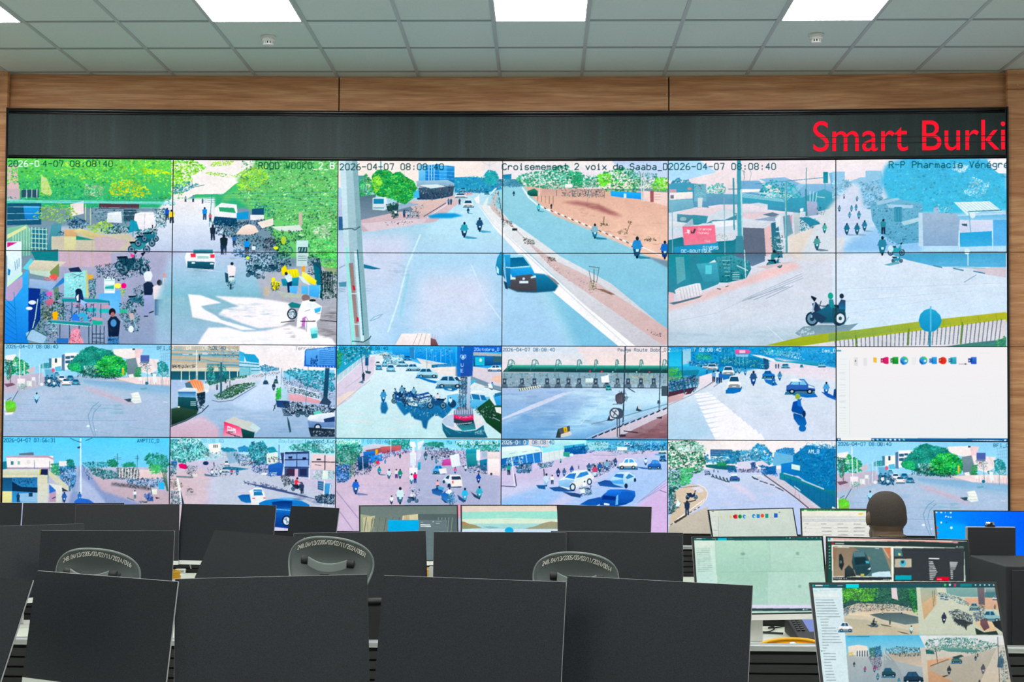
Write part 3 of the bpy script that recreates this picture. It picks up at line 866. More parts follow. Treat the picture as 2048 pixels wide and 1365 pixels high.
FEED_AVENUE = """
@ 0
r f4ece8/f4e6e0 0 4 420 40
@ 1
p f0eae8/e8e4ee -20 4 205 4 205 30 -20 30
p c8d8f0 130 6 205 6 205 28 150 26
@ 0
r b4d4e4/a4cce0 0 38 260 240
@ 1
q 3 d8b4a4/ecccbc 20 36 205 44 205 125 140 112 60 70
q 3 9fd0dc/84bcd8 -10 34 26 34 40 52 62 70 106 88 160 112 230 150 280 260 20 260 -40 100
@ 0
q 24 c4e4f0/acd4e8 150 42 186 40 180 60 196 84 230 120 300 260 60 260 110 80 130 60
@ 2
q 20 b8d8ec/a8cce8 4 -10 205 -10 280 125 4 125
q 40 d8dcec/c8dcf0 100 30 180 30 190 90 90 112 88 84
q 30 d4d8ea/bcd8ee 4 -16 90 -16 80 30 66 112 4 112
s 50 6 c8e4f4,b0d4ea,d8e4f2,a8d0e4 8 -8 180 -8 190 108 20 108
l d0ecf8 2 100 -18 84 20 74 60 62 96
l a4d4e4 3 86 28 82 50 76 78
s 8 4 98c8dc 62 80 90 96 74 100 66 92
l d4e4f4 1.4 160 18 176 56 196 84
s 12 5 98b8d0,88a8c4 66 14 84 16 82 30 66 30
p 2f7898 32 16 40 18 54 22 44 22.5 33 21
p 98a8b8 5 20 14 16 12 18 4 22
p 5f98b0 4 38 13 37 13 43 5 43
n 8fa8bc 0.6 3 3 46 12 44 4 49 12 48
l 90b8cc 0.8 41 83 46 78 56 75 50 80 42 83
s 10 2 8098ac 36 40 44 48 38 52
@ 0
p d8c4c8/c8b4bc 8 74 60 62 130 50 150 52 118 78 60 86 32 90 30 80
p d8ccd4 30 80 108 74 104 80 40 90
p 5f7884/8494a4 24 48 48 46 44 64 56 62 88 60 92 64 66 68 30 76
p 9fb4c8 56 60 96 54 98 58 66 66
p d8c0bc 86 54 116 52 118 56 92 57
p dcc8c4/d4b8b4 92 62 118 52 130 50 128 56 106 70 92 74
l 6f6878 1 104 72 130 56
l e8e8ec 0.8 108 73 134 56
f 30 1.2 8fb0b8,d8d0cc,6f8898 88 62 104 58 108 70 94 72
q 3 2f98c8 108 71 122 68 140 68 150 71 136 74 112 74
p 5f9fa0 26 24 36 24 36 48 26 48
f 90 2.2 3fa870,5fc080,2f8868,8fc878 26 34 36 22 42 28 44 46 28 48
p 2f9858 43 24 50 17 62 17 68 22 76 19 84 26 92 30 96 38 92 50 82 58 70 52 60 50 50 48 43 42
f 230 2.2 2fa050,48b85c,1f8450,6fd068,2f9870,98e060 43 24 50 17 62 17 68 22 76 19 84 26 92 30 96 38 92 50 80 58 68 52 50 48 42 42
f 50 1.8 b8e858,98dc58 42 28 50 22 56 32 48 46
p e4ecf0/c8dce4 44 50 60 49 62 62 58 65 44 64
p 2f88a8 45 51 57 51 57 57 45 57
l 3f7888 0.8 45 62 57 62
p 2f4858 60 60 74 58 74 64 62 66
f 50 1.8 2f6848,1f5048,3f5860 60 58 74 54 74 74 68 74 64 66
p 98d4f0/64b4e0 98 12 106 9 106 32 98 30
p 3f9cdc/2f80c0 106 12 123 10 123 30 106 31
p 58b4e8/3f98d4 122 12 131 12 131 32 122 32
p 3a94cc/3078b0 131 12 140 13 140 34 131 34
n c0e8f8 0.8 3 110 11 110 30 116 11 116 30
n 98d0f0 0.4 4 106 14 140 15 106 26 140 28
p a8c8d8/88a8c0 95 30 132 29 140 33 140 38 96 37
p 4f6878/2f4860 98 38 140 36 138 48 116 52 96 52
f 70 1.6 2f4c60,d0e4e8,487088,889cac,a06878 98 36 138 35 136 48 114 53 98 52
p d8e8ec 98 35 120 34 130 37 112 39
p 58b8e0 92 44 98 40 99 50 92 50
l 4a98a8 1.2 53.5 6 53.5 18
l b0c8cc 0.5 81 18 81 26
p 3f98c0 140 26 160 25 176 27 190 28 196 40 176 44 140 44
f 100 1.6 3f9cc0,58b8c8,2f80b0,78d0d0,3fa898 140 26 176 24 196 30 196 40 140 44
p 3fa8b0 175 22 180 17 188 19 192 26 188 34 178 34
f 60 1.8 40a8b0,58c0b8,3090a8 174 24 180 17 190 20 192 30 182 36 174 32
l 58a0a8 1 181 32 181 40
l d8dce8 0.5 181 12 181 20
n c8ccd8 0.4 3 172 8 181 12 190 8 181 12
p d8b8bc 130 50 148 44 160 43 162 46 140 50
f 60 1.2 2f6080,487898,a8d0e0,e8f4f8 140 40 176 38 180 44 146 46
C F f0f4f6 147 50 14 5.5
C F 5fb0c8 150 43 7 5
C F eef4f8 156 61 12 8.5
C F 3f98b0 178 46 6 4
h 2f6078 136 58 7
h 4f88a8 133 58 7
h 2f5878 146 58 7
m 24506c 156 68.5 7 24506c 58a0b8
m 3fa0b0 151.5 97 19 24405c 58a4c0
m 2c5878 169.5 90 17 24405c 58a4c0
h e0e8e8 71 72 8
h 3f6088 81 73 9
h d8e4ec 86 73 8
f 40 1.3 3f88a8,2f5878,d8ecf0 82 64 98 66 100 74 84 74
f 10 1.3 6f5858,504048 58 79 80 76 92 78 80 82 60 83
@ 1
p e8eef0/c8c8d0 -6 60 -2 62 10 76 34 92 70 118 130 150 200 208 212 230 160 230 104 180 36 116 4 92 -14 72 -26 58
p d4c8c8/d0b8b8 -14 56 -4 60 2 68 14 82 36 104 62 122 100 140 216 216 190 222 64 135 20 90 -8 66
p f4f4f6 -30 52 -20 66 -6 86 16 110 50 150 110 200 144 228 164 228 100 176 34 116 6 92 -12 74 -24 60 -24 46
l d0d8e0 0.9 -26 56 -8 80 24 110 100 180 154 228
@ 0
p e8ecec 186 40 194 35 180 48 178 58 186 72 198 88 200 96 190 80 176 64 174 56
q 2 ccc4c4 188 44 192 40 188 52 188 62 197 76 190 70 184 60 184 52
n 3a5860 0.7 6 190 36 190 40 196 70 197 78
f 20 1 4f6860,385048 182 44 190 42 194 62 198 78 194 78 186 58
@ 1
f 24 1.2 2f3c40,4a5454,5a6460 1 74 14 78 16 84 4 84
r 24383c 14 86 20 88.5
f 30 1.3 4a5850,383f40,686a62 26 96 40 100 41 105 28 104
f 40 1 b89898,a88888,c8a8a8 30 100 70 130 110 150 90 154 50 124
p f2e8e4 0 23 6 22 6 26 0 26
p 2f88a8/3f98b8 3 23 13 22 13 30 4 32
p 5f98b0 -4 28 16 28 24 30 28 36 20 37 -2 36
f 40 1.4 4f98b0,a8d0d8,3078a0 -4 28 18 28 26 34 20 38 -4 37
f 300 2.2 2f9878,3fa880,48b890,2f8870,60c8a0 18 28 24 22 40 19 54 18 62 14 80 12 84 18 94 20 100 24 112 24 116 38 60 40 26 36
f 60 1.8 208860,3fb070,28986a 80 20 92 19 98 30 96 38 84 34
f 140 2.2 2f9858,48b860,1f7c50,68d068 113 24 122 20 131 18 140 14 152 16 162 22 166 30 160 44 140 46 128 44 114 36
f 60 2.0 7fe040,5fd040,98e858 113 24 122 21 131 22 130 32 118 37
f 80 1.9 3f9890,58a898,2f8078 150 18 184 22 186 34 168 42 156 40
f 70 2.0 6fd040,4fb848,98e858 177 36 184 26 196 26 196 42 180 42
f 70 1.2 e8f0f0,a8c0c8,d8b0b0,6f8898 48 34 118 34 120 40 50 40
p f4f0f0 76 34 84 34 84 38 76 38
p c8a8a0/d8b8a8 50 40 118 40 122 50 60 52 46 48
f 110 1.1 2f4850,486870,a8b8bc,283c48,e8ecec 72 41 120 40 122 50 72 48
n 506068 0.6 4 66 41 66 48 122 42 122 50
p 40b0e8/3498dc 129 42 166 44 166 52 146 50 130 48
p d8f0f8 145 45 148 45 148 50 145 50
p f0dcd8/e8d0cc 168 42 196 44 196 60 178 55 168 54
p 9f6868 176 42 180 42 180 55 176 55
n d8b8a8 1 3 181 46 188 46 181 52 188 52
n d4d8d8 1.2 2 165.5 20 166 54 169 20 168 54
l c8d4d4 0.7 109 30 103 50
l a89898 0.5 103 50 101 60
p 2f8878/284f50 32 42 40 39 44 42 44 48 36 48 32 46
l d8e4e4 0.9 46 16 46 47
l e8f0f0 1.8 26 38 34 50 46 60 60 66
n 6f6458 0.5 5 44 48 44 54 62 48 62 58
q 6 a07070 72 55 90 54 116 58 144 72 130 70 100 60
s 40 3 b88878,a87870,c89888 72 55 90 54 116 58 146 72 130 70 100 60
s 60 4 dcb8a4,e4c4b4,ccaa9c 60 56 196 60 196 96 130 96
n e8f0f0 1.7 14 48 60 52 62.5 152 103 157 105.5
n 4f5054 1.1 14 51.5 61.8 53.5 62.8 156 105 158.5 106.5
l e8ecec 1.2 160 105 190 118
s 40 2.4 988880,7f7068,b8a090 120 88 196 98 196 108 150 104 126 92
f 20 1.2 6a6050,7f7860 136 88 148 86 150 92 140 94
l 6a5c48 0.6 148 92 153 78
f 8 1 5a5040 150 76 155 78 154 82 150 80
l 7a6f50 1 121 82 122 72
f 12 1.2 5a6040,484c3c 118 80 125 80 128 83 118 83
f 12 1.5 4a4a3c,3a3c38 168 98 180 97 184 101 170 101
s 10 2.4 907060 84 60 92 58 112 74 104 77 92 68
m 58c4cc 45 66 9 2a7890 4f98b0
m 90b8c8 111 98 18 2f7890 3f88a0
m 3f90c8 160.5 120 20 24587c 3f88a0
m 2f78c0 193 122 22 1f4878
m 2a4858 16 48 6 24506c
h 2f3838 60 63 6
t 12484c 7.0 3.0 17 6.5 Croisemement 2 voix de Saaba_D
@ 3
m 3f90c8 160.5 10 26 24587c
@ 1
@ 3
s 90 1.6 b89898,a88888,d8c0c0,b8a8a4 40 6 60 10 120 60 190 90 195 108 170 108 90 50
f 24 1.2 4f4440,685c54 54 7 64 9 66 13 56 12
f 20 1.1 7f9838,4f6830,3f3c30 104 36 112 35 113 46 104 47
n 5a6868 0.6 3 104 24 107 38 116 20 113 38
l 5a6868 0.7 104 19 116 20.5
p 8a7468 112 45 122 46 135 52 130 52.5
s 12 2 685850,584848 100 44 130 44 128 52 104 50
f 10 1 4a3838 168 92 190 98 188 104 178 98
q 2 2f88ac/245c78 40 27 52 28 62 34 68 42 64 48 40 50 20 49 8 44 24 38
p 8f9098 54 28 64 34 70 40 66 40 58 33
p b0e0f0/2f88b8 3 8 8 5 26 5 30 9 36 18 40 26 42 36 42 46 10 43 7 34 5 24
p 1f6890/2a7898 7 9 27 8 35 19 8 21
l c8f0fc 0.9 8 21 35 18.5
p 3fa8dc/2a88c4 8 22 36 20 42 30 41 34 12 34
p 5a5c62/4c4c52 19 30 37 28 42 34 43 48 20 48 9 44 8 38
p d8f0f8 11 31 18 32 18 34.5 12 34.5
p d8f0f8 36 31 41.5 29.5 42 32 36 33
r dceaf4 22.5 36 33 39
e d0e0ec 27.5 33.5 1.6 1.4
e 98d0e4 10 35 1.6 1.8
p d8f4fc 6 25 9 22 14 31 9 33
p 2a4a60 4 36 8 38 9 46 6 45
@ 2
p 3fa0c4/2a789c 190 9 194 2 198 4 197 22 199 34 196 30 190 29 188 20
p c8ecf8 189 18 192 22 192 28 189.5 26
p 3fa4d4/2a6890 198 5 205 5 205 43 201 42
l e0f6fc 1 200 20 206 20.5
@ 0
p b0ccd4/9cb8c4 6 6 24 6 32 120 40 240 20 240 11 120
p cfe4ec/b8d4e0 5 6 12 6 17 120 26 240 21 240 11 120
p 8fb0b8 20 6 26 6 33 120 42 240 36 240 27 120
n 7f98a0 0.5 3 8 86 29 85 19 88 29 83
l 3a5860 0.9 9 87 20 86 23 88 29 84
f 14 0.6 5f7078 21 8 26 10 30 110 26 110
p c0c8e0 4 50 8 50 8 86 4 86
p 3f6890 4 72 8.5 72 9 88 4 88
@ 2
p 9ce4dc 12 -3 15 -3 23 111 20 111
p 988484/a08c8c 16 15 21 15 28 102 24 102
p b83848 20 41 23 42 24 47 21 47
p b83848 25 78 27 79 28 84 25 84
p d0e8f0 22 2 26 2 34 108 30 108
l d0e0e8 1.4 19 51 26 51
l d0e0e8 1.4 22 87 30 87
l 2a7080 1.2 26 0 29 40 33 100
l 203840 0.9 20 107 33 108 40 104 42 101
p f4eeee/ece4e4 78 98 96 98 97 97 112 98 112 112 70 112
n a8a098 0.5 3 97 98 91 112 107 98 104 111
p 88686c/6f5058 112 103 118 105 121 112 112 112
n b09098 0.4 3 114 99 115 104 120 101 119 106
@ 0
t 2c5054 7.0 5.6 17 6.5 2026-04-07 08:08:40
"""
FEED_CROSSING = """
@ 0
r f0e8ec/e8dce0 0 5 420 45
p b8dcf4 3 6 40 6 60 20 20 30 3 30
@ 1
p f4ecec/e8e4ee 0 5 62 5 56 20 0 26
@ 0
r d4dae2/cfdce8 0 44 260 125
@ 1
r d4dcea/bcdcf0 -4 30 186 104
@ 2
p d6d8e2/d2dce8 3 -20 210 -20 210 112 3 112
s 60 8 dfe4ee,c8d4e0,d8d0d8,e4e4ea 10 50 200 20 196 100 10 108
q 24 ccd8e4/b8ccd8 3 90 100 90 180 84 195 90 195 112 3 112
s 40 9 b4c8d8,c8d8e4,a8c0d0 4 94 110 92 180 92 130 110 6 110
q 8 e8c8c8/dcc8c8 3 64 40 52 70 42 90 35 120 22 150 14 160 20 120 34 80 46 50 58 3 72
@ 3
r d8e2ee/cfe4f4 0 4 187 104
s 60 10 e4ecf4,c8dcec,d8e4f0,e8f0f4 4 14 180 14 180 70 4 80
n c4d4e4 0.5 3 4 42 180 36 4 70 120 52
@ 0
f 70 2 4f98b0,58a8b8,3f88a8 4 34 10 30 16 26 20 30 28 28 30 36 20 38 6 38
p 58a0b8 4 34 20 32 40 34 40 46 4 46
f 50 2 3fa8a8,58b8b0,78c8c0 46 42 52 36 60 33 68 34 72 42 66 48 48 48
p 78a8c0/6898b4 3 44 80 46 120 46 110 56 60 62 3 60
p f4ece8/e8e4e4 12 44 32 43 32 51 12 52
p f0e8ec 5 40 13 40 13 52 5 52
r 7f8088 6 47 10 51
p c8a8b0 5 40 13 40 13 44 5 44
e d89890 28.5 39.5 2.4 1.4
p 80b4c4 34 34 48 34 48 54 34 54
f 30 1.4 58a0b0,a8d0d8 34 34 48 34 46 50 36 50
l 4a8898 0.6 33 34 33 62
p d0d8dc 38 50 44 50 43 61 38 61
p 88b4d4/78a8c8 88 30 110 30 120 40 110 46 88 46
p 98c0dc/80b0d0 110 28 140 26 160 34 200 34 200 54 160 54
p f4f0ee 89 40 112 40 110 43 90 44
f 130 2.1 2fa4b0,3fb4b4,2890a8,58c4bc 111 42 116 34 124 29 138 30 150 34 158 40 160 54 120 54 112 48
p 58a8bc/4898b0 90 46 120 50 160 50 186 40 200 46 200 62 170 68 110 56 90 56
n d8f0f4 0.4 4 90 45 138 52 90 49 140 55
n d0ecf4 0.35 4 138 50 163 30 140 55 164 34
n c0e4ec 0.35 3 100 43 138 47 100 43 136 49
l 4f94a8 0.7 105 34 186 26.5
p 2f8898/3f98a8 185.5 20 191 20 191 33 185.5 33
l 58a8b4 0.8 187.5 33 187 56
p 88bcd4/78b0cc 192 21 205 20 205 44 196 44
n d8e8ec 0.8 3 170 42 170 54 178 44 176 58
l d0e8ec 0.8 178 49 187 50
p 4f8898 164 40 166 40 167 72 165 72
l 4a9098 0.8 165.6 15 165 72
p b0b8d0/98a8c0 166 54 178 55 180 70 167 72
f 20 1.4 5f98a8,386878,e0ecec 178 60 190 62 186 70 178 70
p 88b8c8/78a8bc 3 52 32 52 34 62 14 66 3 68
p e8d8dc/ded4dc 14 67 42 61 66 63 60 70 50 72 16 69
p e4dce4 50 60 64 58 84 58 96 57 110 60 160 66 160 70 112 66 90 64 52 62
p 5f98a8/58889c 14 69 52 72 60 70 84 68 84 76 50 80 30 80 14 78
p 4f98a8/4890a0 32 70 54 72 50 78 38 82 33 82
p d0dce4 50 72 66 64 84 70 70 76 56 76 48 80
p d8c8d0/e0d0d4 88 67 116 67 128 68 104 76 90 74
p 6f8090 114 70 126 67 134 70 126 73
p 98a8bc 104 76 126 72 134 72 130 78
p e8ecf4 54 78 82 76 84 82 60 85
p e0e4e8/d0d8e0 4 78 22 79 24 83 10 86 4 85
e 98b8c0 21 75 4 2.6
p b0c4d0 20 84 32 74 33 82 24 84
p d4d8e0 92 80 124 80 124 84 92 85
p 6a7484 90 85 116 86 118 118 92 118
p e4c4c4/d8c0c4 116 86 124 82 126 116 118 118
p 2a7888/3f8898 3 100 20 96 26 104 80 100 90 92 92 118 3 120
p 40788c 124 80 132 78 138 120 126 120
n d8ecf0 1 4 130 90 137 90 131 112 138 112
f 40 1.6 3f8878,c8d8c8,d8c8c8,508898 124 96 138 94 140 116 126 118
p e0e8ec 129 74 135 71 135 82 130 86
p c8d4d8/b0bcc4 150 66 158 66 158 92 152 94
p d8a8b8 145 72 149 70 149 84 145 86
p 7fa0b0 138 72 146 70 150 92 140 98
p 58a0b8/4f90a8 120 58 160 62 158 68 120 64
p e8ecec 158 63 162 62 162 66 158 66
p e8e8e4/d8d4d4 142 98 156 92 172 88 152 118 140 120
q 10 e0d8d0 144 96 158 92 176 84 196 58 206 50 206 120 150 122
q 10 d4dce4 176 84 198 56 206 52 206 120 158 120
f 50 1.8 2f7888,4f98a8,206878,98c8d0 158 73 166 72 176 75 182 80 172 86 158 90
p 3f88a0 158 74 168 72 180 78 182 81 170 84
l d8f0f4 0.5 158 72 170 73 180 78
l 60a0ac 2.4 141 32 142.5 114
l b8d8dc 0.7 140.6 32 141.5 100
p 4f9cac/5fa8b4 84 6 88.6 6 90.5 120 85 120
p b8d8dc 88 40 90 40 92 118 90.6 118
p 4f8c9c 83 95 91 95 93 120 82 120
p 4a98a4 79 27 81 27 81.6 88 80 88
l 4a8898 0.8 74 40 88 40
l 8fb4bc 0.9 69 50 70 118
l 8fb4bc 0.9 8 56 8.6 116
l 7f9cac 0.4 99 17 101 22 99 30 90 36
n 6f8ca0 0.4 3 93 18 92 34 90 18 94 20
p e87c94/e08ca0 20 84 58 82 60 103 22 106
p f8e4ea 22 92 26 90 25 87 29 88 28 93 26 91
p 584858 30 88 32 91 34 86 36 87 34 92 30 92
t fbe8ec 2.6 38.5 88 2.7 Orange
t fbe8ec 2.6 38.5 92.5 2.7 Money
t fbe8ec 2.2 44 102 2.2 *166#
p 3f9cc0/3890b4 10 108 58 103 62 102 62 111 11 118
t f0fcff 3.4 19 114.5 3.3 DC-BOUTIQUE
t f0fcff 3.4 44.5 110.5 3.1 DIVERS
f 30 1.4 d8e8dc,a8c8c0,e8ecec 59 92 80 94 80 99 60 100
m 58a8a0 187 92 12 2f7880
m 5a9898 178 112 17 2f6878 6f8898
@ 2
p 2f8c98/4a8ca0 3 4 70 4 72 26 62 40 44 47 3 52
p 68a8b0 12 8 22 8 24 34 14 40
p 3f8898 28 4 40 4 44 40 30 44
p 58a8b8/4890a4 36 16 62 14 64 36 46 38
r 6cc8d4 47 17.5 54.5 28
p e0e4e8 51 15 58 11 60 14
p 5f7488/7088a0 80 4 117 4 117 13 102 19 94 16
p 58a0ac/2a7480 60 8 78 6 98 12 101 22 95 33 74 38 64 38
f 60 1.6 2a6c78,98d0d4,1f5864,50a0a8 62 8 80 8 100 12 100 24 92 34 66 38
n c4e4e8 0.7 4 79 26 87 26 79 34 87 34
n c4e4e8 0.6 5 67 12 76 12 70 30 76 30
l d0e8ec 1 93 0 94.4 33
l c4dce0 1.1 84 18 97 24
p e8eef2/dcd4dc 11 47 16 44 36 39 41 39 43 48 42 52 30 57 16 61 13 54
n a8b0bc 0.5 7 17 45 20 60 38 40 41 54
p e0c4cc 4 49 10 50 10 60 4 62
p 5f7888 4 62 16 60 44 53 40 56 10 64
b 2f7888 128 21 18 3f8890
p d0c4c8 106 20 140 14 150 14 120 22
n a8b4c4 0.7 3 92 58 160 28 98 58 162 33
n a0acbc 0.8 3 90 60 140 43 118 57 150 42
l b8c8d8 0.5 10 84 60 74 90 60
l e8ecf4 0.6 120 90 142 110
l 4f5058 1 61 45 65 46
l 4f5058 0.8 71 43 74 42
p 7f98a4/8fa8b4 152 98 162 90 180 88 215 88 226 86 214 96 190 102 160 102
f 14 2 c8d8e4 154 94 170 90 176 98 160 102
b 30405a 188 89.5 -46
q 3 2f6c88/2a5868 176 74 192 64 200 66 206 76 206 86 182 86
p 3f8c98/2a8890 192 58 197 58 199 68 196 70 192 64
e 2f9c8c 194 54 3.2 4
l 38505c 0.9 190 66 184 66 179 64
l 38505c 1 183 60 180 70
p 304860 170 74 180 74 190 80 184 86 178 84
@ 3
p 3f4c68/2f88b4 6 58 9 53 13.5 54 13.5 65 7 67
e 2f3c48 9.5 49.5 2.4 2.8
l 3f4c60 1 3 60 8 59
p 2f5868 0 62 13 64 14 70 4 74 0 74
e 2a4858 8 73.5 6.4 7
e d8e4ec 8 73.5 4.6 5.2
e 3f5868 8 73.5 1.8 2
l 8fb0c0 0.8 2 84 12 80 17 72
@ 2
p b8b848/98a838 118 112 160 102 205 96 300 86 420 72 420 82 300 98 205 106 190 110 180 113
@ 3
p b4b440/7fa060 -4 90 40 84 100 76 186 67 186 74 110 82 40 92 -4 98
n 8f9830 0.5 9 24 86 24.5 95 175 69 176 76
p d4d0d4/dcdce4 -40 104 2 98 60 91 186 75 186 105 -40 106
n 5a7480 0.9 40 3 98 4 105 181 75 178 100
n 6f8c40 1.5 3 24.5 92 25 104 139 78 137 101
p 58788c/4a8878 120 104 150 100 178 97 186 94 186 105 120 105
f 20 1.6 4fb868,3f9060,7fd080 174 98 186 92 186 104 176 104
p 3fa4c8/2f90b8 92 76 94 69 98 65 104 63 110 65 115 70 117 76 115 82 110 87 104 88.5 98 87 94 83
l 68bcd4 1.6 105 61 105 88
l 3f90a8 2.2 104.5 88 104 105
p 58a4c4/6cb4d8 60 4 186 4 186 19 110 18 80 11
p d0c8d0 150 20 186 19 186 30 165 27
n 5f90a4 1.4 3 108 17 117 19 151 23 163 25.5
l 90b0c0 0.8 154 27 141 35
l 8fc0d0 0.8 128 19 164 20
s 20 4 8fc4dc,58a0c0 110 12 186 8 186 18 120 16
e d8ecf4 144 2 3 3
l d8ecf4 1 145 2 145 17
b 3f98ac 69 14 12
p 6fa8b8 55 16 70 12 72 15 60 17
@ 1
p 9cc8e0/a8cce4 0 18 13 18 13 30 30 24 35 24 35 17 52 17 54 26 52 50 30 60 26 40 22 30 0 44
f 90 2 88c0dc,a8d4e8,78b4d0,c8e4f0 0 28 20 26 22 34 8 48 0 48
f 110 2 88c0dc,78b0d0,a8d0e4,5fa4c4 28 30 52 26 54 50 46 62 34 56
q 8 58b4d8/58bcd8 60 8 78 4 166 4 186 20 187 60 130 64 90 62 60 48 52 30 54 16
f 260 2.4 5cbad9,68c4dc,54b2d6,74c8e0 54 12 78 5 166 5 186 24 186 56 100 56 56 40
f 60 1.6 d8f0f8,a8dcec 150 24 170 30 160 48 140 42
f 30 1.6 e8f4fc 130 8 146 12 140 20 128 16
p f0f0f8 166 5 187 5 187 20 178 20 168 12
q 8 d8e0ee/c8d4ec 20 32 28 32 34 60 30 84 3 88 3 48
s 30 5 e4ecf4,c4d4ea 4 60 40 60 60 84 40 96 6 96
q 10 a8cce8/98c4e8 20 92 60 70 90 74 96 104 8 104
p 7fb4cc/68a8c4 40 52 60 46 96 52 96 94 70 96 50 84 42 70
f 130 1.7 6aa4c0,78b8d0,5898b4,90c4d8,4f8ca8 40 52 60 48 96 56 96 92 70 98 48 86
p a4c8dc 46 50 70 46 72 48 48 54
p b0d0e4 58 53 86 54 86 57 60 57
p 4890a8 66 56 74 56 74 72 66 72
n 6cacc4 0.6 5 62 57 62 72 73 58 73 70
p c0d8e0/a8ccd8 73 72 93 67 94 71 76 76
p a8bcd0/90acc8 93 62 133 63 136 70 134 98 96 98
p c0d8e8 92 62 96 62 97 98 92 98
s 30 4 98b4cc,b4c4d8,88a8c4 96 66 134 66 134 96 98 96
e a8bcd4 111 59.5 3.4 3.6
f 24 1.3 d8f0f4,58a0bc 106 52 128 56 128 64 114 62
p e8f4f4/d4ecf0 130 51 168 50 181 60 186 61 160 61 146 65 144 65
n b0ccd8 0.6 10 133 52 146 63 166 51 180 60
l 3f7890 0.9 145 61 181 59.5
p 78b8dc/98c8e0 134 66 187 64 187 70 136 70
e d8e8ec 150 65 3 3.2
p d4dcec/ccd4e8 136 70 171 70 171 82 136 83
p 4f6878 138 74 144 74 144 77 139 76
p 3fa4d0/58b0d8 136 84 171 82 171 98 136 99
p 68b0dc/70b4e0 172 70 187 70 187 98 172 98
n d8f0f8 0.8 2 135.5 82 136 101 171 80 171.5 101
l 80b4cc 1 146 62 148 84
m 2f7890 15 86 13 2a5870 98b4cc
m 2f7890 26 86 13 2a5870 98b4cc
m 3f80a0 34 82 12 2f6078 98b4cc
m 4f90a8 28 69 9 3f7890
m 58a0b4 18 68 7 3f7890
m 58a0b4 20 61 7 3f7890
m 4f90ac 25 60 7 3f7890
m 6fa8bc 26 50 6
m 6f98ac 7 61 7
h 3f8898 54 85 16
b 40a0b0 68 108 18
m 3f88a0 53 108 21 2f7890
e c8e4ec 62 101 3 4
h a8b4c4 12 47 5
@ 0
t 2c6068 7.2 4.2 17 6.7 2026-04-07 08:08:40
@ 1
t 24606c 6.6 60.5 13.8 6.17 R-P Pharmacie Vénégré
"""
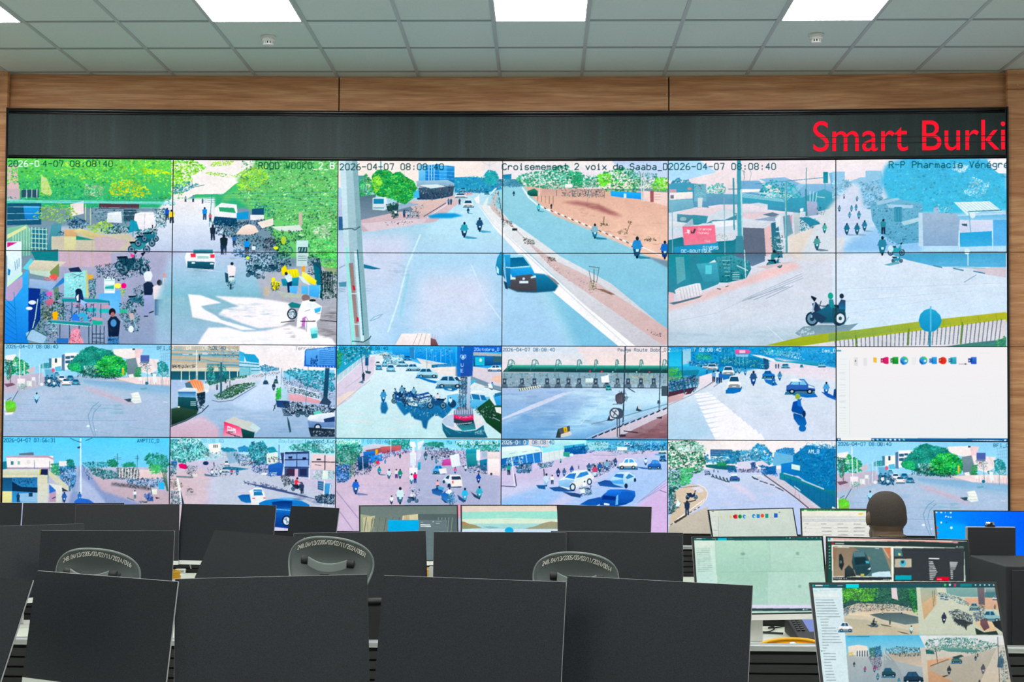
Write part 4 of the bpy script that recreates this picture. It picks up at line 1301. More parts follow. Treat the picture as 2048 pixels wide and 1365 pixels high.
FEED_PLAZA = """
r 9cd4f0/a8d8f0 2 0 205 45
r a8c0d4/98bcd8 2 40 205 115
p c8c0d0/c0b8c8 2 40 50 36 54 50 20 60 2 62
p d4c8d0 104 44 205 44 205 52 160 50 120 46
q 14 b8c8dc/a8bcd4 2 62 60 52 94 50 205 66 205 115 2 115
s 60 9 a8c8dc,98b8d4,b4bcd0,88b4d0 4 62 200 66 200 110 4 110
q 5 c4bccc 96 52 110 54 150 68 160 76 140 70 110 60
q 4 8fb4d0/98bcd8 96 44 140 46 205 52 205 60 150 56 100 48
s 24 5 5fa8b8,78b4c8 105 70 145 74 140 86 108 82
n b4c8e4 1.1 8 26 69 44 69 20 88 62 89
l 6f90ac 0.5 116 70 108 76 103 86 106 100 110 110
l 6f90ac 0.5 118 74 110 82 108 92 112 110
l 88a8c4 0.5 5 92 160 92
p f0ecec/e4e0e4 6 16 18 14 20 26 12 30 6 24
f 90 2.2 2f9878,48b070,1f7c60,58c070 13 24 18 17 22 20 28 22 34 26 34 36 28 38 13 38
f 50 2.2 2f8070,1f6860,48a080,8fc8a8 6 20 14 22 13 40 8 46 5 36
l 7a6468 1 11 30 12 48
p 7a6070 4 49 14 48 18 50 8 53
p d0c4cc 30 33 40 28 41 34 36 37
f 30 2 3f90a0,58a8a8 48 26 56 24 58 30 48 31
p f4f0e8 59.5 19 72 18 72 32 60 30
p 4f88a0 57 19 60 19 60 30 57 30
r 2a4a60 64 19 66.5 24
p 5a7c9c/6888a8 72 15 75.5 14 75.5 34 72 33
p f4f2f0 75.5 13 88 12 94 13 94 32 75.5 32
n 3f6880 3.2 2 77 18 81 18 77 23 81 23
n 3f6880 2.6 2 83 17 86 17 83 22 86 22
p f4f0ee/f0e8e8 132 8 158 7 159 20 148 19 134 16
p ecd4d8 158 7 168 8 165 16 164 32 158 20
r 3f5870 155 7 158 9
p 7f949c/6f8490 148 20 159 18 164 40 150 40 146 28
p ece4e4 160 18 186 20 185 32 176 38 164 34
r 5a6ca4 164.5 15 175 22
p 6f80a0 165 22 175 22 174 25 164 24
f 24 1.4 d890a0,e8ecf0,6fa0a0 164 24 178 24 178 34 166 34
p e4d8d8 178 20 180 19 185 30 182 30
n 88b0c8 0.4 5 188 8 190 22 198 6 199 22
n 88b0c8 0.4 4 187 10 200 9 187 21 200 20
f 50 2 2f9898,48a8a0,2f8088 184 24 190 22 196 26 198 34 186 36
p 2f8c80 96 10 102 6 108 4 112 6 116 8 124 9 130 10 134 14 140 18 146 22 149 28 148 36 144 40 126 42 108 41 92 36 80 32 78 28 84 22 88 16 96 14
f 260 2.4 2f9080,48a890,1f7870,58b8a0,2a8890 96 9 104 5 116 7 130 10 134 16 124 20 112 26 96 32 82 32 80 26 88 18
f 220 2.4 1fa048,38b858,58d070,188040,70d870 112 24 122 16 134 15 142 18 148 24 148 36 142 40 124 41 110 36
f 40 1.7 48c878,30a868 79 26 92 24 96 34 84 34
f 70 1.8 1f3c40,2a5048,384848 92 34 110 30 130 36 142 40 140 43 110 42 96 40
f 20 1.4 e0e8ec,c8d8e0 96 28 114 26 112 38 100 36
f 40 1.2 2f5060,586878,e8ecf0 88 36 135 40 135 43 90 41
p 78b4d0 52 32 60 32 68 44 54 44
e d8708c 62 33 2 2.4
p 68b8d0 64 29 71 28 72 34 65 34
n f0f4f4 1 2 22.4 8 22.8 52 28 23 28 38
n e4ecf0 0.7 2 50 25 50 40 46 26 45.4 50
n 90b8cc 0.4 3 43 28 43 50 47 26 47 48
p f4ecf0 20 43 29 43 29 49 20 49
p e8ece8 31 45.5 37 46 37 52 31 51
p f0f4f4 37 41 41 41 41 45 37 45
n d0e0dc 0.8 6 20 48 20 54 41 44 41 52
e e8f0f8 48.5 49.5 2 1.8
f 26 1.3 a8dcd0,e0f0ec,78b8b0 21 49 31 49 31 56 22 56
C R f0f4f4 72 46 9 7
C R f4f6f4 77 50.5 10 8
C R 3f88a8 82 45 9 6
C R 4f98b4 88.5 50 9.5 6.5
C R 68a8c0 66 39 6 4
f 110 1.7 24587c,d8ecf4,3f88a8,1f4060,78b8d0,2f6888 52 40 60 38 70 44 70 52 62 53 52 51
m e8f0f4 57 51 9
m c8e4f0 63 53 8
p f0c858/d8a850 143 30 145 30 145 38 143 38
p f0f0ec 150 38 156 37 157 42 152 42
f 40 1.6 2f8858,48a060 158 30 165 28 166 42 158 42
f 40 1.4 2f8878,e8ecec,3f98a8,d8a8a8 176 36 198 35 198 41 178 41
p ecdcdc 134 42 180 40 199 41 199 50 160 49
n f0f0f4 0.8 7 163 42 163 48 198 41 198 49
n c8b0b8 0.4 12 164 44 164 50 198 44 198 52
p e8f0f4 179 37 183 37 184 47 179 47
p f0f4f8 163 41 166 41 166 45 163 45
n 58a0a8 0.6 2 172 24 173 46 190 34 190 52
e 2f7890 172 48 2 2
p 78a8b4 164 54 172 53 172 55 166 56
p 3f5868 145 67 153 66 156 70 150 70
p f0f4ee/e4ece8 153 60 162 58.5 164 63 166 70.5 158 72 153 69 155 65
n c0c8c8 0.4 3 154 62 164 62 154 69 165 69
m a8d8f0 42.5 72 13 2f6888
p 5fe048/88a850 6 70 12 68 17 71 19 76 17 82 8 83 6 78
f 60 1.6 58d838,7fe860,90b060 6 70 12 68 17 71 18 76 8 78
p e8e8ec 5 83 16 82 14 85 6 86
l f0f4f8 1.2 5 68 5.5 80
n 58707c 0.8 2 8 68 13 65 14 69 21 57
e e4f4fc 103 98.5 2 1.2
e d8e8f4 112 103 1 0.8
l e0f0fc 0.8 192 70 196 70.5
n 90b8cc 0.5 3 5 104 60 110 150 100 200 104
t 2a6484 3.9 6.6 7.1 3.25 2026-04-07 08:08:40
t 3a6c88 3.6 184 8.2 3.6 BFI_D
"""
FEED_BOULEVARD = """
r f2f0f2/f4ecee 3 0 200 40
r b4c8e4/a8bcdc 3 40 205 115
q 12 c8d8ec/98b4d0 3 112 3 60 60 44 120 34 135 34 150 60 205 90 205 115
s 70 6 c8d8ec,88a8c8,d8d8e4,7898b8,b8c4dc 20 80 160 66 160 106 20 108
q 8 d8c8d8/c8b0c0 3 98 40 86 60 100 60 115 3 115
p c8bca8/bcb0a0 3 4 84 4 84 30 3 30
n 6fa0b0 2.4 2 5 14 84 15 5 25 84 27
n c8d4d8 2.6 6 18 14.5 24 14.5 76 11 80 11
n d8e0e0 2 6 52 6 56 6.4 80 9 83 10
f 50 1.2 2f5068,d8e4ec,4878a0 40 4 84 4 84 22 50 16
n 88b4c0 1.4 3 3 9 84 12 3 20 84 24
p c8c0b0 4 24 46 24 46 30 4 31
f 30 1.4 383840,e8e4e0,585058 5 26 33 26 33 30 5 30
p d8d8c8/c8c8b4 4 31 84 30 84 40 4 42
p 2a5868/2f6878 4 34 84 34 84 44 4 44
n d8e8dc 1 8 16 34 16 46 82 34 82 44
f 120 2 2f8890,3fa098,1f6878,68b8b0 46 28 54 26 56 44 62 44 58 26 68 28 72 44 80 44 80 46 46 46
p 48b0d8/68c0e0 84 10 90 12 90 36 84 36
p 38a0c8 89 13 102 14 107 20 107 25 92 22
p c8e4f0/98ccdc 84 22 108 24 108 36 84 40
n 3f90b0 1.2 3 84 24 107 26 84 33 108 33
f 60 1.6 3f90b8,3080a8,58a8c0 108 28 114 26 122 28 130 30 130 33 110 35
p 88c4d0 84 30 98 30 98 44 84 44
f 60 1.5 2f7878,3f9088,508888 44 46 62 46 90 38 96 39 70 46 60 49 46 50
p d8dce4/c8d0e0 46 54 66 44 110 36 130 34 128 40 104 46 62 58
f 50 1.6 2f6060,3f7858,204850,58a070 44 46 70 43 92 39 92 41 64 47 46 51
f 170 1.8 3f6858,2f5850,588858,487848,204848 55 62 62 58 78 50 96 47 102 48 102 51 84 60 72 66 58 67
l c8ccd8 0.8 58 68 74 67 102 51
l 506070 0.6 52 68 60 70 76 68 104 51
q 6 dce8f8/c0d4ec 104 52 118 36 134 36 136 60 126 80 100 80 72 72 90 64
C R f0f4f8 115 49 6.5 5
p 3a5068 112 46 118 46 118 49 112 49
C R 3f6860 127 48 5 5
m 384858 124.5 57 10
h 2f3848 128 43 4
f 40 1 78a0b8,e8f0f4,48687c 98 38 132 34 130 38 100 42
n 58889c 0.5 3 96 28 96 40 134 30 133 50
p 98d0ec 136 34 196 32 196 40 136 44
f 190 2.2 2f98b0,40a8b8,3088a0,60b8c0,2a7890 136 34 150 30 160 32 180 33 196 36 196 58 180 56 160 50 150 42
f 120 1.4 e0e8f0,8098a8,485868,b8c4d0,d0a8b0,58707c 134 40 150 42 180 56 196 60 196 68 160 62 138 58
p e0b4c0/d8a8b4 142 60 160 62 180 68 178 72 142 68
n e8ecf4 1 4 140 50 178 60 142 57 180 68
f 40 1.6 3f6868,2a5058 142 52 160 56 178 62 178 66 144 58
n 3f88a0 0.6 2 165 28 162 72 144 30 143 46
f 60 1.8 40b058,2f9850,58c868 128 54 133 52 133 66 127 68
p b8d8e8 133 54 140 54 140 68 133 68
p 2a4878/38587c 127 68 143 69 143 78 128 76
f 160 2 283848,4a6078,a8c4d8,1c2838,e8f0f4,506070 136 70 150 70 176 74 196 74 196 82 164 86 150 84 138 84
p 6fc8b8 170 82 178 80 182 83 174 86
b 3f5868 158 88 16
n 2f4458 0.8 6 134 78 140 80 136 86 146 86
p 3a78c0/2f68b8 161 10 162 8 198 4 198 30 160 28
p 70b0e4/5898d8 162 9 196 6 196 27 162 26
n 3070b8 0.6 8 178 10 195 8 178 24 195 25
f 24 1.6 2a5898,1f4078 168 18 176 14 176 26 168 26
n d8e8f8 0.6 8 170 27 171 29 194 28 195 30
p 2f5878/24485c 185 30 190 30 187 72 182 70
p 3a5068 178 72 184 62 192 70 190 74
p e8f0f8/d0dcf0 164 88 176 84 196 82 196 94 168 94
p 7f9cc4/6888b4 164 92 182 94 196 92 196 100 180 100 166 101
p e8ecf4 166 86 180 84 176 90 164 91
p 2f4870 183 90 196 87 196 93 184 94
e 2a3448 176 100 4.4 4.8
e c8d4dc 176 100 2.6 3
p 283440/2c3c4c 165 100 196 102 196 111 168 111
f 40 1.8 3f5468,e0e8f0,98acc0 168 104 196 104 196 111 170 111
p e89870/f0c0a0 22 46 32 43 40 46 43 54 40 60 30 58 24 52
n d07848 0.6 4 28 45 34 57 38 46 41 56
p e8ecf0 42 48 48 50 48 58 44 60
p 58788c 20 48 26 46 30 54 22 54
e d8e4ec 46 52 3 4
p e4ecf0/c8d0d8 12 56 20 53 34 54 36 60 34 62 13 60
p 3f78a8/88b8d8 12 58 33 58 33 65 13 64
p 2a6068/1c3c40 12 64 33 65 36 80 30 82 12 78
n c8e0e8 0.8 3 27 70 33 70 27 74 33 74
p 203848/304858 34 60 44 58 44 70 38 76
f 24 1.6 a8c0cc,1c2c38,f0f4f4 33 62 43 62 43 78 34 82
q 2 385448/1c3028 4 78 14 76 36 80 34 85 20 92 4 98
l 3a4c58 1 4 99 22 92 40 82 48 74
e f0fcf0 13 76 1.4 1
p d0d0cc/c4d0cc 66 93 78 87 84 90 100 94 109 101 104 105 92 104 88 103 84 100
p e04070/e8a8bc 66 93 84 99 92 105 88 111 64 110 66 100
p c8e0e4 100 95 109 101 102 108 104 104 96 100
p 28585c/1f4448 86 101 102 106 101 112 88 112
p f8e8f0 70 98 80 102 80 107 70 104
t b02048 1.9 71 102.4 1.6 DOLE
t 282838 1.9 71 106 1.6 SAVES
n 302c30 0.7 3 69 106 74 108 78 110 85 111
l f0f4f4 0.8 33.8 8 33.6 44
r 283440 36.5 15 38.2 21.5
l 6a8894 0.5 37 19 63 24
l 3f6878 2.2 62.8 24 62.6 60
l 88a0ac 0.6 65 4 65 24
n 2f4858 1 2 73 45 73 54 70 51 69 56
h 2f4858 68 48 6
h 58707c 58 56 7
p 385868 140 86 143 94 145 105 143 106 141 97
n 2a4048 0.8 2 124 80 127 72 125 74 126 78
t e8f4f8 3.6 5 8.2 3.3 2
t 88b4c8 3.6 8.3 8.2 3.3 026-
t e8f4f8 3.6 22 8.2 3.3 04
t 88b4c8 3.6 29 8.2 3.3 -07
t e8f4f8 3.6 41 8.2 3.3 08
t 3f6478 3.6 49 8.2 3.3 :08:40
t 8a949c 3.6 150 8.4 3.4 Terrain
t 9cc8f0 3.6 175 8.4 3.4 gare_D
"""
FEED_TOTEM = """
r 48b4e0/38a8e0 4 2 205 30
p e4e8ec/d4ecf0 4 20 60 12 100 24 205 60 205 115 4 115
q 16 dcecf4/c4e4e8 4 76 50 36 60 18 96 24 150 54 190 90 200 115 4 115
s 70 8 cce8ee,d8e4e8,bce0e4,e4e0e0 14 72 80 60 120 106 16 110
p dcd4e4/d4ccdc 4 50 40 18 50 16 48 36 20 66 4 77
p e8dcd8 4 66 18 58 30 56 18 66 4 75
n b8b8c4 0.6 2 14 54 34 40 5 75 44 44
p 2f9cc0/48a8c0 4 6 48 4 46 12 6 46 4 30
f 70 2 2f8898,48a8a0,2078a0,d8ecf0 12 6 44 4 42 12 14 26
f 60 2 3f9878,58b070,2a7868 4 8 12 12 11 22 6 32 4 30
p a8c8d8/c8d8e0 6 38 38 14 40 17 6 47
n d8e8f0 0.7 6 8 38 7 46 34 17 33 22
f 60 1.5 c8e8f0,f0f4f4,78b8cc,a8d4e0 44 10 60 10 84 12 84 16 48 15
p 48b0e0/3898d8 70 4 144 4 144 12 70 14
p 2f98dc/2488c8 80 12 144 12 144 26 100 20 84 16
f 30 1.4 d0ecf4,68b8e0,2a78b8 92 6 140 6 140 16 96 16
n 8fd0f0 0.4 6 110 8 110 20 138 8 138 24
p 3f88b8 90 6 95 5 96 20 91 18
p e8e4e4 98 18 144 27 144 42 112 34
p d4dce0/c8d4dc 98 18 116 22 145 26 145 28 112 25
p 2f88c0/5898c0 116 26 146 24 146 28 118 29
r 2f78a0 116 26 119.5 29.5
r 2f78a0 120 26 123 29
p 1f78d8/2460b8 165 4 200 4 200 11 165 11
p b8b8bc/a8b4bc 165 11 198 13 198 16 165 15
p 2f78b0/28507c 165 15 198 16 198 26 165 28
p 38b8d0 167 17 178 17 178 27 167 27
e d8f0f4 173.5 20.5 1.6 2
r 3f6878 188 16 198 23
p dcd4dc/d4d0dc 164 28 198 32 198 52 190 50 164 40
p e8c8b8 188 40 198 38 198 48 186 44
C S f0f4f8 190 33.5 -17 7
f 24 1.2 38789c,a8d4e0 60 14 84 14 84 17 62 17
p 284c70 137 44 146 40 152 48 146 55 140 56
p 5fb0cc 148 46 171 43 162 50 146 50
m 6fa8c8 187 56 10 58788c
p e8ecf0 182 48 186 48 188 54 183 54
n 384c5c 0.5 2 178 52 198 57 184 54 190 58
C R 58a8c8 54 32 7.5 6.5
C R d8f0f4 53 27 6.5 5
C R 78c0d4 61 28 7 6
C R 88c8dc 68 34 10 8
C R a8d8e4 67 22 5 5
C F 2f90d0 87.5 21 9 6
f 110 1.5 48a8cc,d8ecf0,2f88b8,88ccdc,e8f4f4 58 14 84 16 84 24 72 26 60 24
C S a0d0e0 82 28 14 6.5
C S a8d4e4 95 33 17 8
C S a8d4e4 111 41 25 11
p 2f88c0/2878b0 100 38 108 42 124 46 120 48 112 46 101 42
C S a0c8dc 137 53 30 14
p 2a80bc 124 50 138 56 146 54 146 58 132 56
p 2a90c8 150 52 170 56 150 56
p d8e8ec 134 60 144 56 170 54 190 56 198 58 198 62 140 64
p 88c8e4/58b0dc 134 62 146 60 160 62 184 64 186 76 166 78 140 78 134 72
p 2f78a8 160 60 178 62 181 68 162 66
n d8f0f8 1 2 162 60 164 67 172 61 174 68
p e8f4f8 136 60 146 57 170 56 180 58 160 60
r e84870 183 68 186 74
p 58b0dc/3898d0 188 62 198 59 198 76 192 74
p 3878a0 190 60 198 58 198 62 190 64
e 284868 140 72 5 5
p 28583c/1f4030 184 66 190 74 198 74 198 108 180 94 174 84 168 78
f 50 1.8 2f4858,a8c8d0,284038,d8e8ec 164 76 190 74 196 92 186 90 170 84
p e8ece8 190 76 198 76 198 84 192 82
l a8bcc0 0.8 188 88 196 92
m 4f98c4 59.5 71 16 24689c
q 2 2f78a8/2f7098 57 70 63 70 65 78 62 84 57 83 56 77
q 2 2f80b0/2a6890 72 68 90 72 112 72 132 70 140 78 130 90 120 84 112 92 110 102 106 100 104 92 96 90 90 82 84 86 78 78
f 60 2 3f80a4,2a5c80,b8e0ec 76 68 130 70 134 84 96 90
b 2a5c94 78 66 -16
b 2a5c90 78 72 -18
b 24588c 90 68 -20
m 6fa0c0 81 63 13 24588c
m 78b0c8 95 64 12 24588c
p 3868a8/2a5090 96 62 112 58 117 63 100 67
p d8ecf4 98 63 116 60 117 62 99 65
p e0f0f0 88 70 100 72 100 75 90 74
f 110 2 24507c,3f78a4,c8e4f0,1f4068,6fa8c8 74 58 90 58 120 64 122 74 104 78 84 74
m e8e4ec 123 70 11 24588c
m c8e0f0 132 74 9 2f6890
m d8ecf8 138 74 10 2f6890
b 2a5880 122 78 -22
p e8e8ec/d8d8e0 128 90 136 84 150 82 168 84 177 91 177 98 168 102 154 104 140 102 130 97
p b8c8dc 128 92 134 86 142 84 142 100 132 97
p 3a4c5c/3f98a4 142 90 165 89 168 102 152 104 146 98
p 2f7890/2a6078 128 94 133 99 142 103 154 104.5 168 103 177 97 178 104 182 112 134 112 129 103
n 58b0b8 0.5 4 132 102 138 108 166 106 176 104
f 16 0.9 e8f4f4,a8d4dc 166 104 178 102 177 108 167 108
p 384858/2f4454 142 88 165 87 165 94 158 97 148 96 142 94
p d83870/c03060 142 85 165 84 165 91 154 92 142 89
f 30 0.7 f8d0dc,e8f0f4 144 87 164 86 164 89 146 89
n c8d8dc 0.7 8 146 95 147 97 160 95 163 94
p 8fa0b4/6f80a0 142 80 146 76 164 76 165 85 154 87 142 85
n d0d8e8 0.8 8 144 78 144 84 163 78 163 84
f 80 1.6 e8f4f8,6f98b4,385070,b8d0e0,a88878 148 56 160 54 162 78 146 80
f 100 1.6 e8f4f8,6f98b4,2f5878,b8d0e0,3f4c60 150 40 160 38 162 60 150 60
p c8d8ec/a8b8cc 158 40 162 40 161 78 157 78
n 3a5878 0.7 3 148 44 150 78 156 42 156 78
p 2868b4/3458a0 146 4 165 4 164 39 146 40
p 2f78c0 146 4 150 4 150 40 146 40
t b8d8f4 4.4 151 9.5 4 T
t b8d8f4 4 150.5 35 4 E
t b8d8f4 4 150.5 28 4 U
l b8d8f4 0.7 153 20 149.8 17 150 14.6 152 14.6 153 15.6 154 14.6 156 14.6 156.2 17 153 20
e b8d8f4 153 17 1.6 1.8
p 2a6898/2f5880 38 18 42 17 42 27 38 27
f 24 1.4 2f6890,48a0b8 37 10 44 10 43 18 38 18
l 2f6880 0.7 33 10 36.5 44
l 2f7888 0.6 40.4 27 41 36
h 2a4858 36 45 10
p 385868 38 33 45 34 44 37 39 36
p 58788c 36 44 30 47 36 48
l 58b0b8 0.5 110.5 14 110.5 30
n d0e0e8 0.4 3 96 8 96 18 140 20 140 32
t d8ecf0 3.4 4.6 8.4 3.2 2
t 2a6078 3.4 8 8.4 3.2 026-04-07
t 2a4c64 3.4 40 8.4 3.2 08:08:40
t d8ecf8 3.4 166 9.6 3.0 20ctobre_D
"""
FEED_TOLL = """
r d4e4f0/ecdcdc 5 3 200 36
p e8e0e4/f0e0dc 90 3 200 3 200 28 110 28
r 88aab8/98b0c0 5 35 200 54
f 150 2 88a8a8,a8bcc0,709098,c0c8cc,c8b4b8 5 36 200 36 200 50 5 50
f 30 1.8 c0c4a8,98b0a0 150 38 182 36 182 48 152 48
r b0c4e0/78a8d0 5 52.5 200 115
q 20 d0e8f4/a8d4ec 70 58 110 54 200 54 200 76 130 96 60 113 90 84 112 66
s 90 9 c4e0f0,88b0d4,d8ecf4,98bcdc,6f9cc8 10 58 150 56 150 90 80 108 10 110
s 30 8 6898c4,7fa8d0 10 92 70 70 70 108 10 112
s 16 7 7090b0,88a4c0 94 92 126 86 124 100 96 98
p d0d8ec 5 89 40 73 76 59 88 58 46 76 5 91
q 8 d8e4f0 5 94 60 70 80 60 30 84 5 96
l d8ecf4 0.5 96 97 122 70
q 6 a8d0e8 110 88 200 70 200 74 110 94
p 30887c/2a5054 14 26 200 27 200 36 6 34
p 68c0b0/2f7870 14 26 200 27 200 30.5 12 30
p 2a4c50 10 31 200 32 200 35.5 6 34.4
p 2f6460 12 28 18 26 12 34 7 34
"""
# the toll gate's repeated arches and booths
for _i, (_x, _k) in enumerate(((15.5, 1), (43.5, 1), (71, .8), (95.8, .65), (115.5, .5), (140, .45), (168.5, .5), (196, .7))):
    FEED_TOLL += """
l 3f8080 0.9 {a} 33 {b} 26 {c} 20.5 {d} 20 {e} 22 {f} 25.5
l 4f8c8c 0.8 {g} 31 {h} 23 {d} 21
l 58989c 0.5 {b} 26 {e} 24
l 58989c 0.5 {a} 31 {h} 25""".format(a=_x - 5 * _k, b=_x - 3.6 * _k, c=_x - 2.4 * _k, d=_x + 1 * _k, e=_x + 3.4 * _k, f=_x + 4.4 * _k, g=_x - 1 * _k, h=_x + 1.4 * _k)
for _x in (8, 28.5, 43, 58, 71, 83, 95.5, 115, 128, 140.5, 153, 168, 183):
    FEED_TOLL += """
r 3f4c5c {0} 42 {1} 52.5
r 88a0b0 {2} 44 {3} 46.5
p 5f7484 {4} 49 {5} 49 {6} 53.5 {7} 53.5
l 4f7078 0.5 {8} 36 {8} 43""".format(_x - 2.2, _x + 2.2, _x - 1, _x + 1, _x - 3.6, _x + 3.2, _x + 4, _x - 4.6, _x)
FEED_TOLL += """
f 60 1.3 e0e8ec,607888,a8b8c0,d8c8c4 10 46 196 46 196 53 10 53
l 3f4c58 0.9 6 52.4 100 52.6 196 53.6
p d8e8e8 103 42 112 42 112 47 103 47
p f0f4f8 121 40 130 38 131 47 122 47
e e84858 108.3 33.6 1 1
e e84858 122 34 1 1
e d04860 178 34.6 1 1
e b0f0e8 135 34.4 0.8 0.8
e b0f0e8 163 34.4 0.8 0.8
p e8ece0 24 54 50 50 50 53 25 57
n 485c58 1 10 25 54.5 26 57 48 51 49 53
C R 38a8a0 130 56 6.5 6
r 4a5c68 192 51 200 63
n 2f4450 0.8 3 152 53 160 58 154 54 161 58.4
p 4a4c58/585864 138 62 142 59 146 58.5 149 62 149 69 146 71.6 140 71.6 138 68
n 787078 0.6 4 141 62 141 70 147 61 147 70
f 14 1.5 384858,586878 142 57 150 57 153 66 150 71 148 62
l 3a4a58 0.6 135 72.6 146 72
l 3a4c5c 1.5 149.6 4 149 30 146.6 106
l 3a5060 1.1 191 4 190.4 40 189 88
p 4a5868 187.6 68 190.4 68 190.8 72 187 72
p d8d4e0/c8c0cc 110 112 150 96 200 76 200 83 160 102 140 112
n 2f3844 1.4 12 111 112 116 109.6 194 79 198 77
l c8ccd4 0.7 104 113 150 93 200 74
p b498a0/8a6f78 140 113 160 102 200 83 200 113
p a88890/806068 150 113 175 106 200 86 200 113
s 24 5 5a4850,98808a,c8b0b8 146 106 198 92 198 112 146 112
l 3f3840 1.2 148 104 164 106
p 3a3c48 144 108 150 108 150 111 143 111
p 3a3840 186 88 193 87 192 89.6 187 89
l 7a98a8 1 110 96 150 86 200 72
p 384c58 162 80 164 74 165 78 170 80 166 81
r c8d4dc 165 74 169 78
p 384858 128 92 131.5 84 133 90 138 90 134 92
p e8ecf0 131 84 136 83 137 90 132 90
e 4a5868 141 83.5 7 6.6
e 4a5868 137.6 83 6.6 6.6
e d0d8e0 137.4 83 4.8 4.8
l 4a5868 1.3 134 80 141 86.4
l 3f4c60 0.9 136 86 138 80 139.6 81
n 48505c 1 2 140 89 140.4 111 142.6 89 143 110
p 3a484c 68 112 70 104 71 101 76 112
p 50585c/586064 71 101.5 84.5 97.8 85 104 74 108
p e0d4d4/c8ccc8 74 108 85 104.4 87 107 86 109 74 112
p e8c020/c89c10 77 100 81 99 82 105 78 106.5
l 4f4828 0.6 79 101 80 104
t 4a6478 3.6 6 10 3.25 2026-04-07 08:08:40
t 5f7080 3.6 141 10.2 3.2 Peage Route Bobo_D
"""
FEED_JUNCTION = """
r 2f98d0/3898c0 3 5 205 40
q 4 d8e4ec/d4dcec 3 60 60 40 110 30 140 24 205 30 205 116 3 116
s 60 9 dce4f0,c4d4e8,e0e0e8,b8d0e4 20 60 200 40 200 108 20 112
q 12 c4d8e8/b4d0e4 3 74 40 66 60 112 3 116
r 2fa8d0/48c0e0 4 8 28 28
p 98c8dc/a8d0e0 20 8 30 7 30 24 20 26
f 130 2.1 2888b8,2f98a8,2078a8,48b0b0,185f90 28 6 82 5 100 6 100 30 60 28 34 28
f 60 1.5 40b090,58c898,2f9890 36 14 46 13 56 16 54 20 38 20
f 110 2 2a90c0,48a8c8,2078b0,68c0d4 100 6 200 6 200 28 170 22 130 16 104 20
f 70 1.4 d8ecf4,e8f4f8,a8d8e8 112 8 160 12 186 20 160 20 120 14
p 3fa8dc/2f90c0 160 6 200 6 200 30 176 26 160 18
f 60 2.2 3f9cd0,2f88bc,58b4dc 164 8 200 8 200 28 176 26
f 30 1.8 6fd0d8,38b0b8 110 6 150 6 150 14 114 14
q 4 e0d8e4/e8e4ec 122 22 130 18 200 30 200 46 118 34
p e8ecf0 100 14 112 15 130 20 136 21 130 23 112 18
p 58b8cc/2888a8 126 18 140 22 170 22 188 26 186 29 150 24 130 22
p 288cb4/24709c 62 14 110 18 122 26 120 32 100 30 64 28
f 70 1.6 2f9898,48a890,2080a0,b8e0e8 64 16 112 20 120 30 96 28 66 24
n 78b8d0 0.4 7 70 8 70 26 96 12 96 28
p e070a8/c868a0 82 8 98 8.4 101 11 98 13 82 13.4
r f0c8dc 87 9 94 12.4
p 98c8e4 82 14 98 14 97 17 84 16.6
p 2f5878 115 18 121 20 122 30 117 32
f 16 1.2 24587c,487c98 114 22 122 22 122 31 115 31
f 90 1.6 c8e4f0,3880a8,e8f0f4,2868a0 26 22 60 22 66 30 40 32 28 28
p 48b0d8/389cc0 8 30 34 27 50 30 50 33 36 38 10 36
p 2f88a0/2f7f98 4 33 40 32 38 38 10 39
f 60 1.9 40b068,58c858,88b850,388868 3 30 14 28 22 40 16 44 4 46
f 150 1.9 205070,48a0c8,1f3c58,88c8e0,3070a8 4 44 36 38 40 48 34 58 14 60 4 58
n 205878 0.8 8 6 46 10 58 34 44 36 56
p 48384c/58404c 4 58 36 52 30 60 12 64 3 64
p d8b8bc/c8b0b4 3 64 26 58 20 66 3 72
p e8e0e8 40 40 60 34 58 50 40 54
l a8b0bc 1 3 74 30 62 58 46
l 2a6880 1.3 20 7 20 34 22.6 60
C F e8f0f4 55 32 13 7
C F e4f0f4 47 30 7 4
C F e8f0f4 74 38 14 10
p 2f78b4 66 38 80 38 78 42 68 44
C F f4f6f8 81 54 15.5 15
p 2870b0/2a78b4 71 56 76 53 90 54 88 58 80 60 71 60
h d8e8f4 62 48 16 28588c
h 3a70b0 65 47 13 2a3c5c
h 78a8cc 57 46 13
h 3f6890 49 37 5
h 48708c 130 30.5 5.5
h 3f5878 133 30.5 5.5
n 607890 0.6 2 46 53 56 46 57 52 64 47
m 58a0c4 94 38.6 9 2a6890
m 78b0cc 87 37 8
m 68a4c4 83 36 7
m 3a5c88 103.5 51 18 24508c 
C F 78c0d4 141 30 10 5
C F 48a0b0 160 29 4 3
C S 88c8e0 184 29 9 5
C S 2f78b8 121.5 42 15 9
p 2f78b4 116 43 128 44 132 50 126 51 118 47
m 3a70a8 127 50 10 2868a0
m 4f90b8 134.5 45 11 2a6898
p 2a6cb8/2a78c0 142 54 160 60 176 60 179 64 166 65 150 62 143 58
C S 3f68a8 159 60 34 17 88c8e0
p e8f0f4 146 43 156 42.6 160 46 148 46
p d8e8f0 168 50 174 52 175 54 168 53
m 58a0d0 189 62 16 245490
p 2a5ca8/3070b8 183 58 192 60 200 64 200 68 190 64
p 245490 198 55 202 54 202 66 197 64
p 1f5c9c/2a78b8 150 84 164 88 166 95 163 100 156 97 151 90
e 2a70b0 161 101 4.4 4
p 2458a0/1f5898 150 70 156 68 161 76 165 84 160 87 152 85 148 80
p 2f78c4 155 66 159 67 160 76 155 74
e 98b058 155.5 63.5 3.2 3.4
l 305890 1 158 68 160 66
l c8e4f0 0.6 150 82 162 86
e 203c60 163 84 2 4
"""
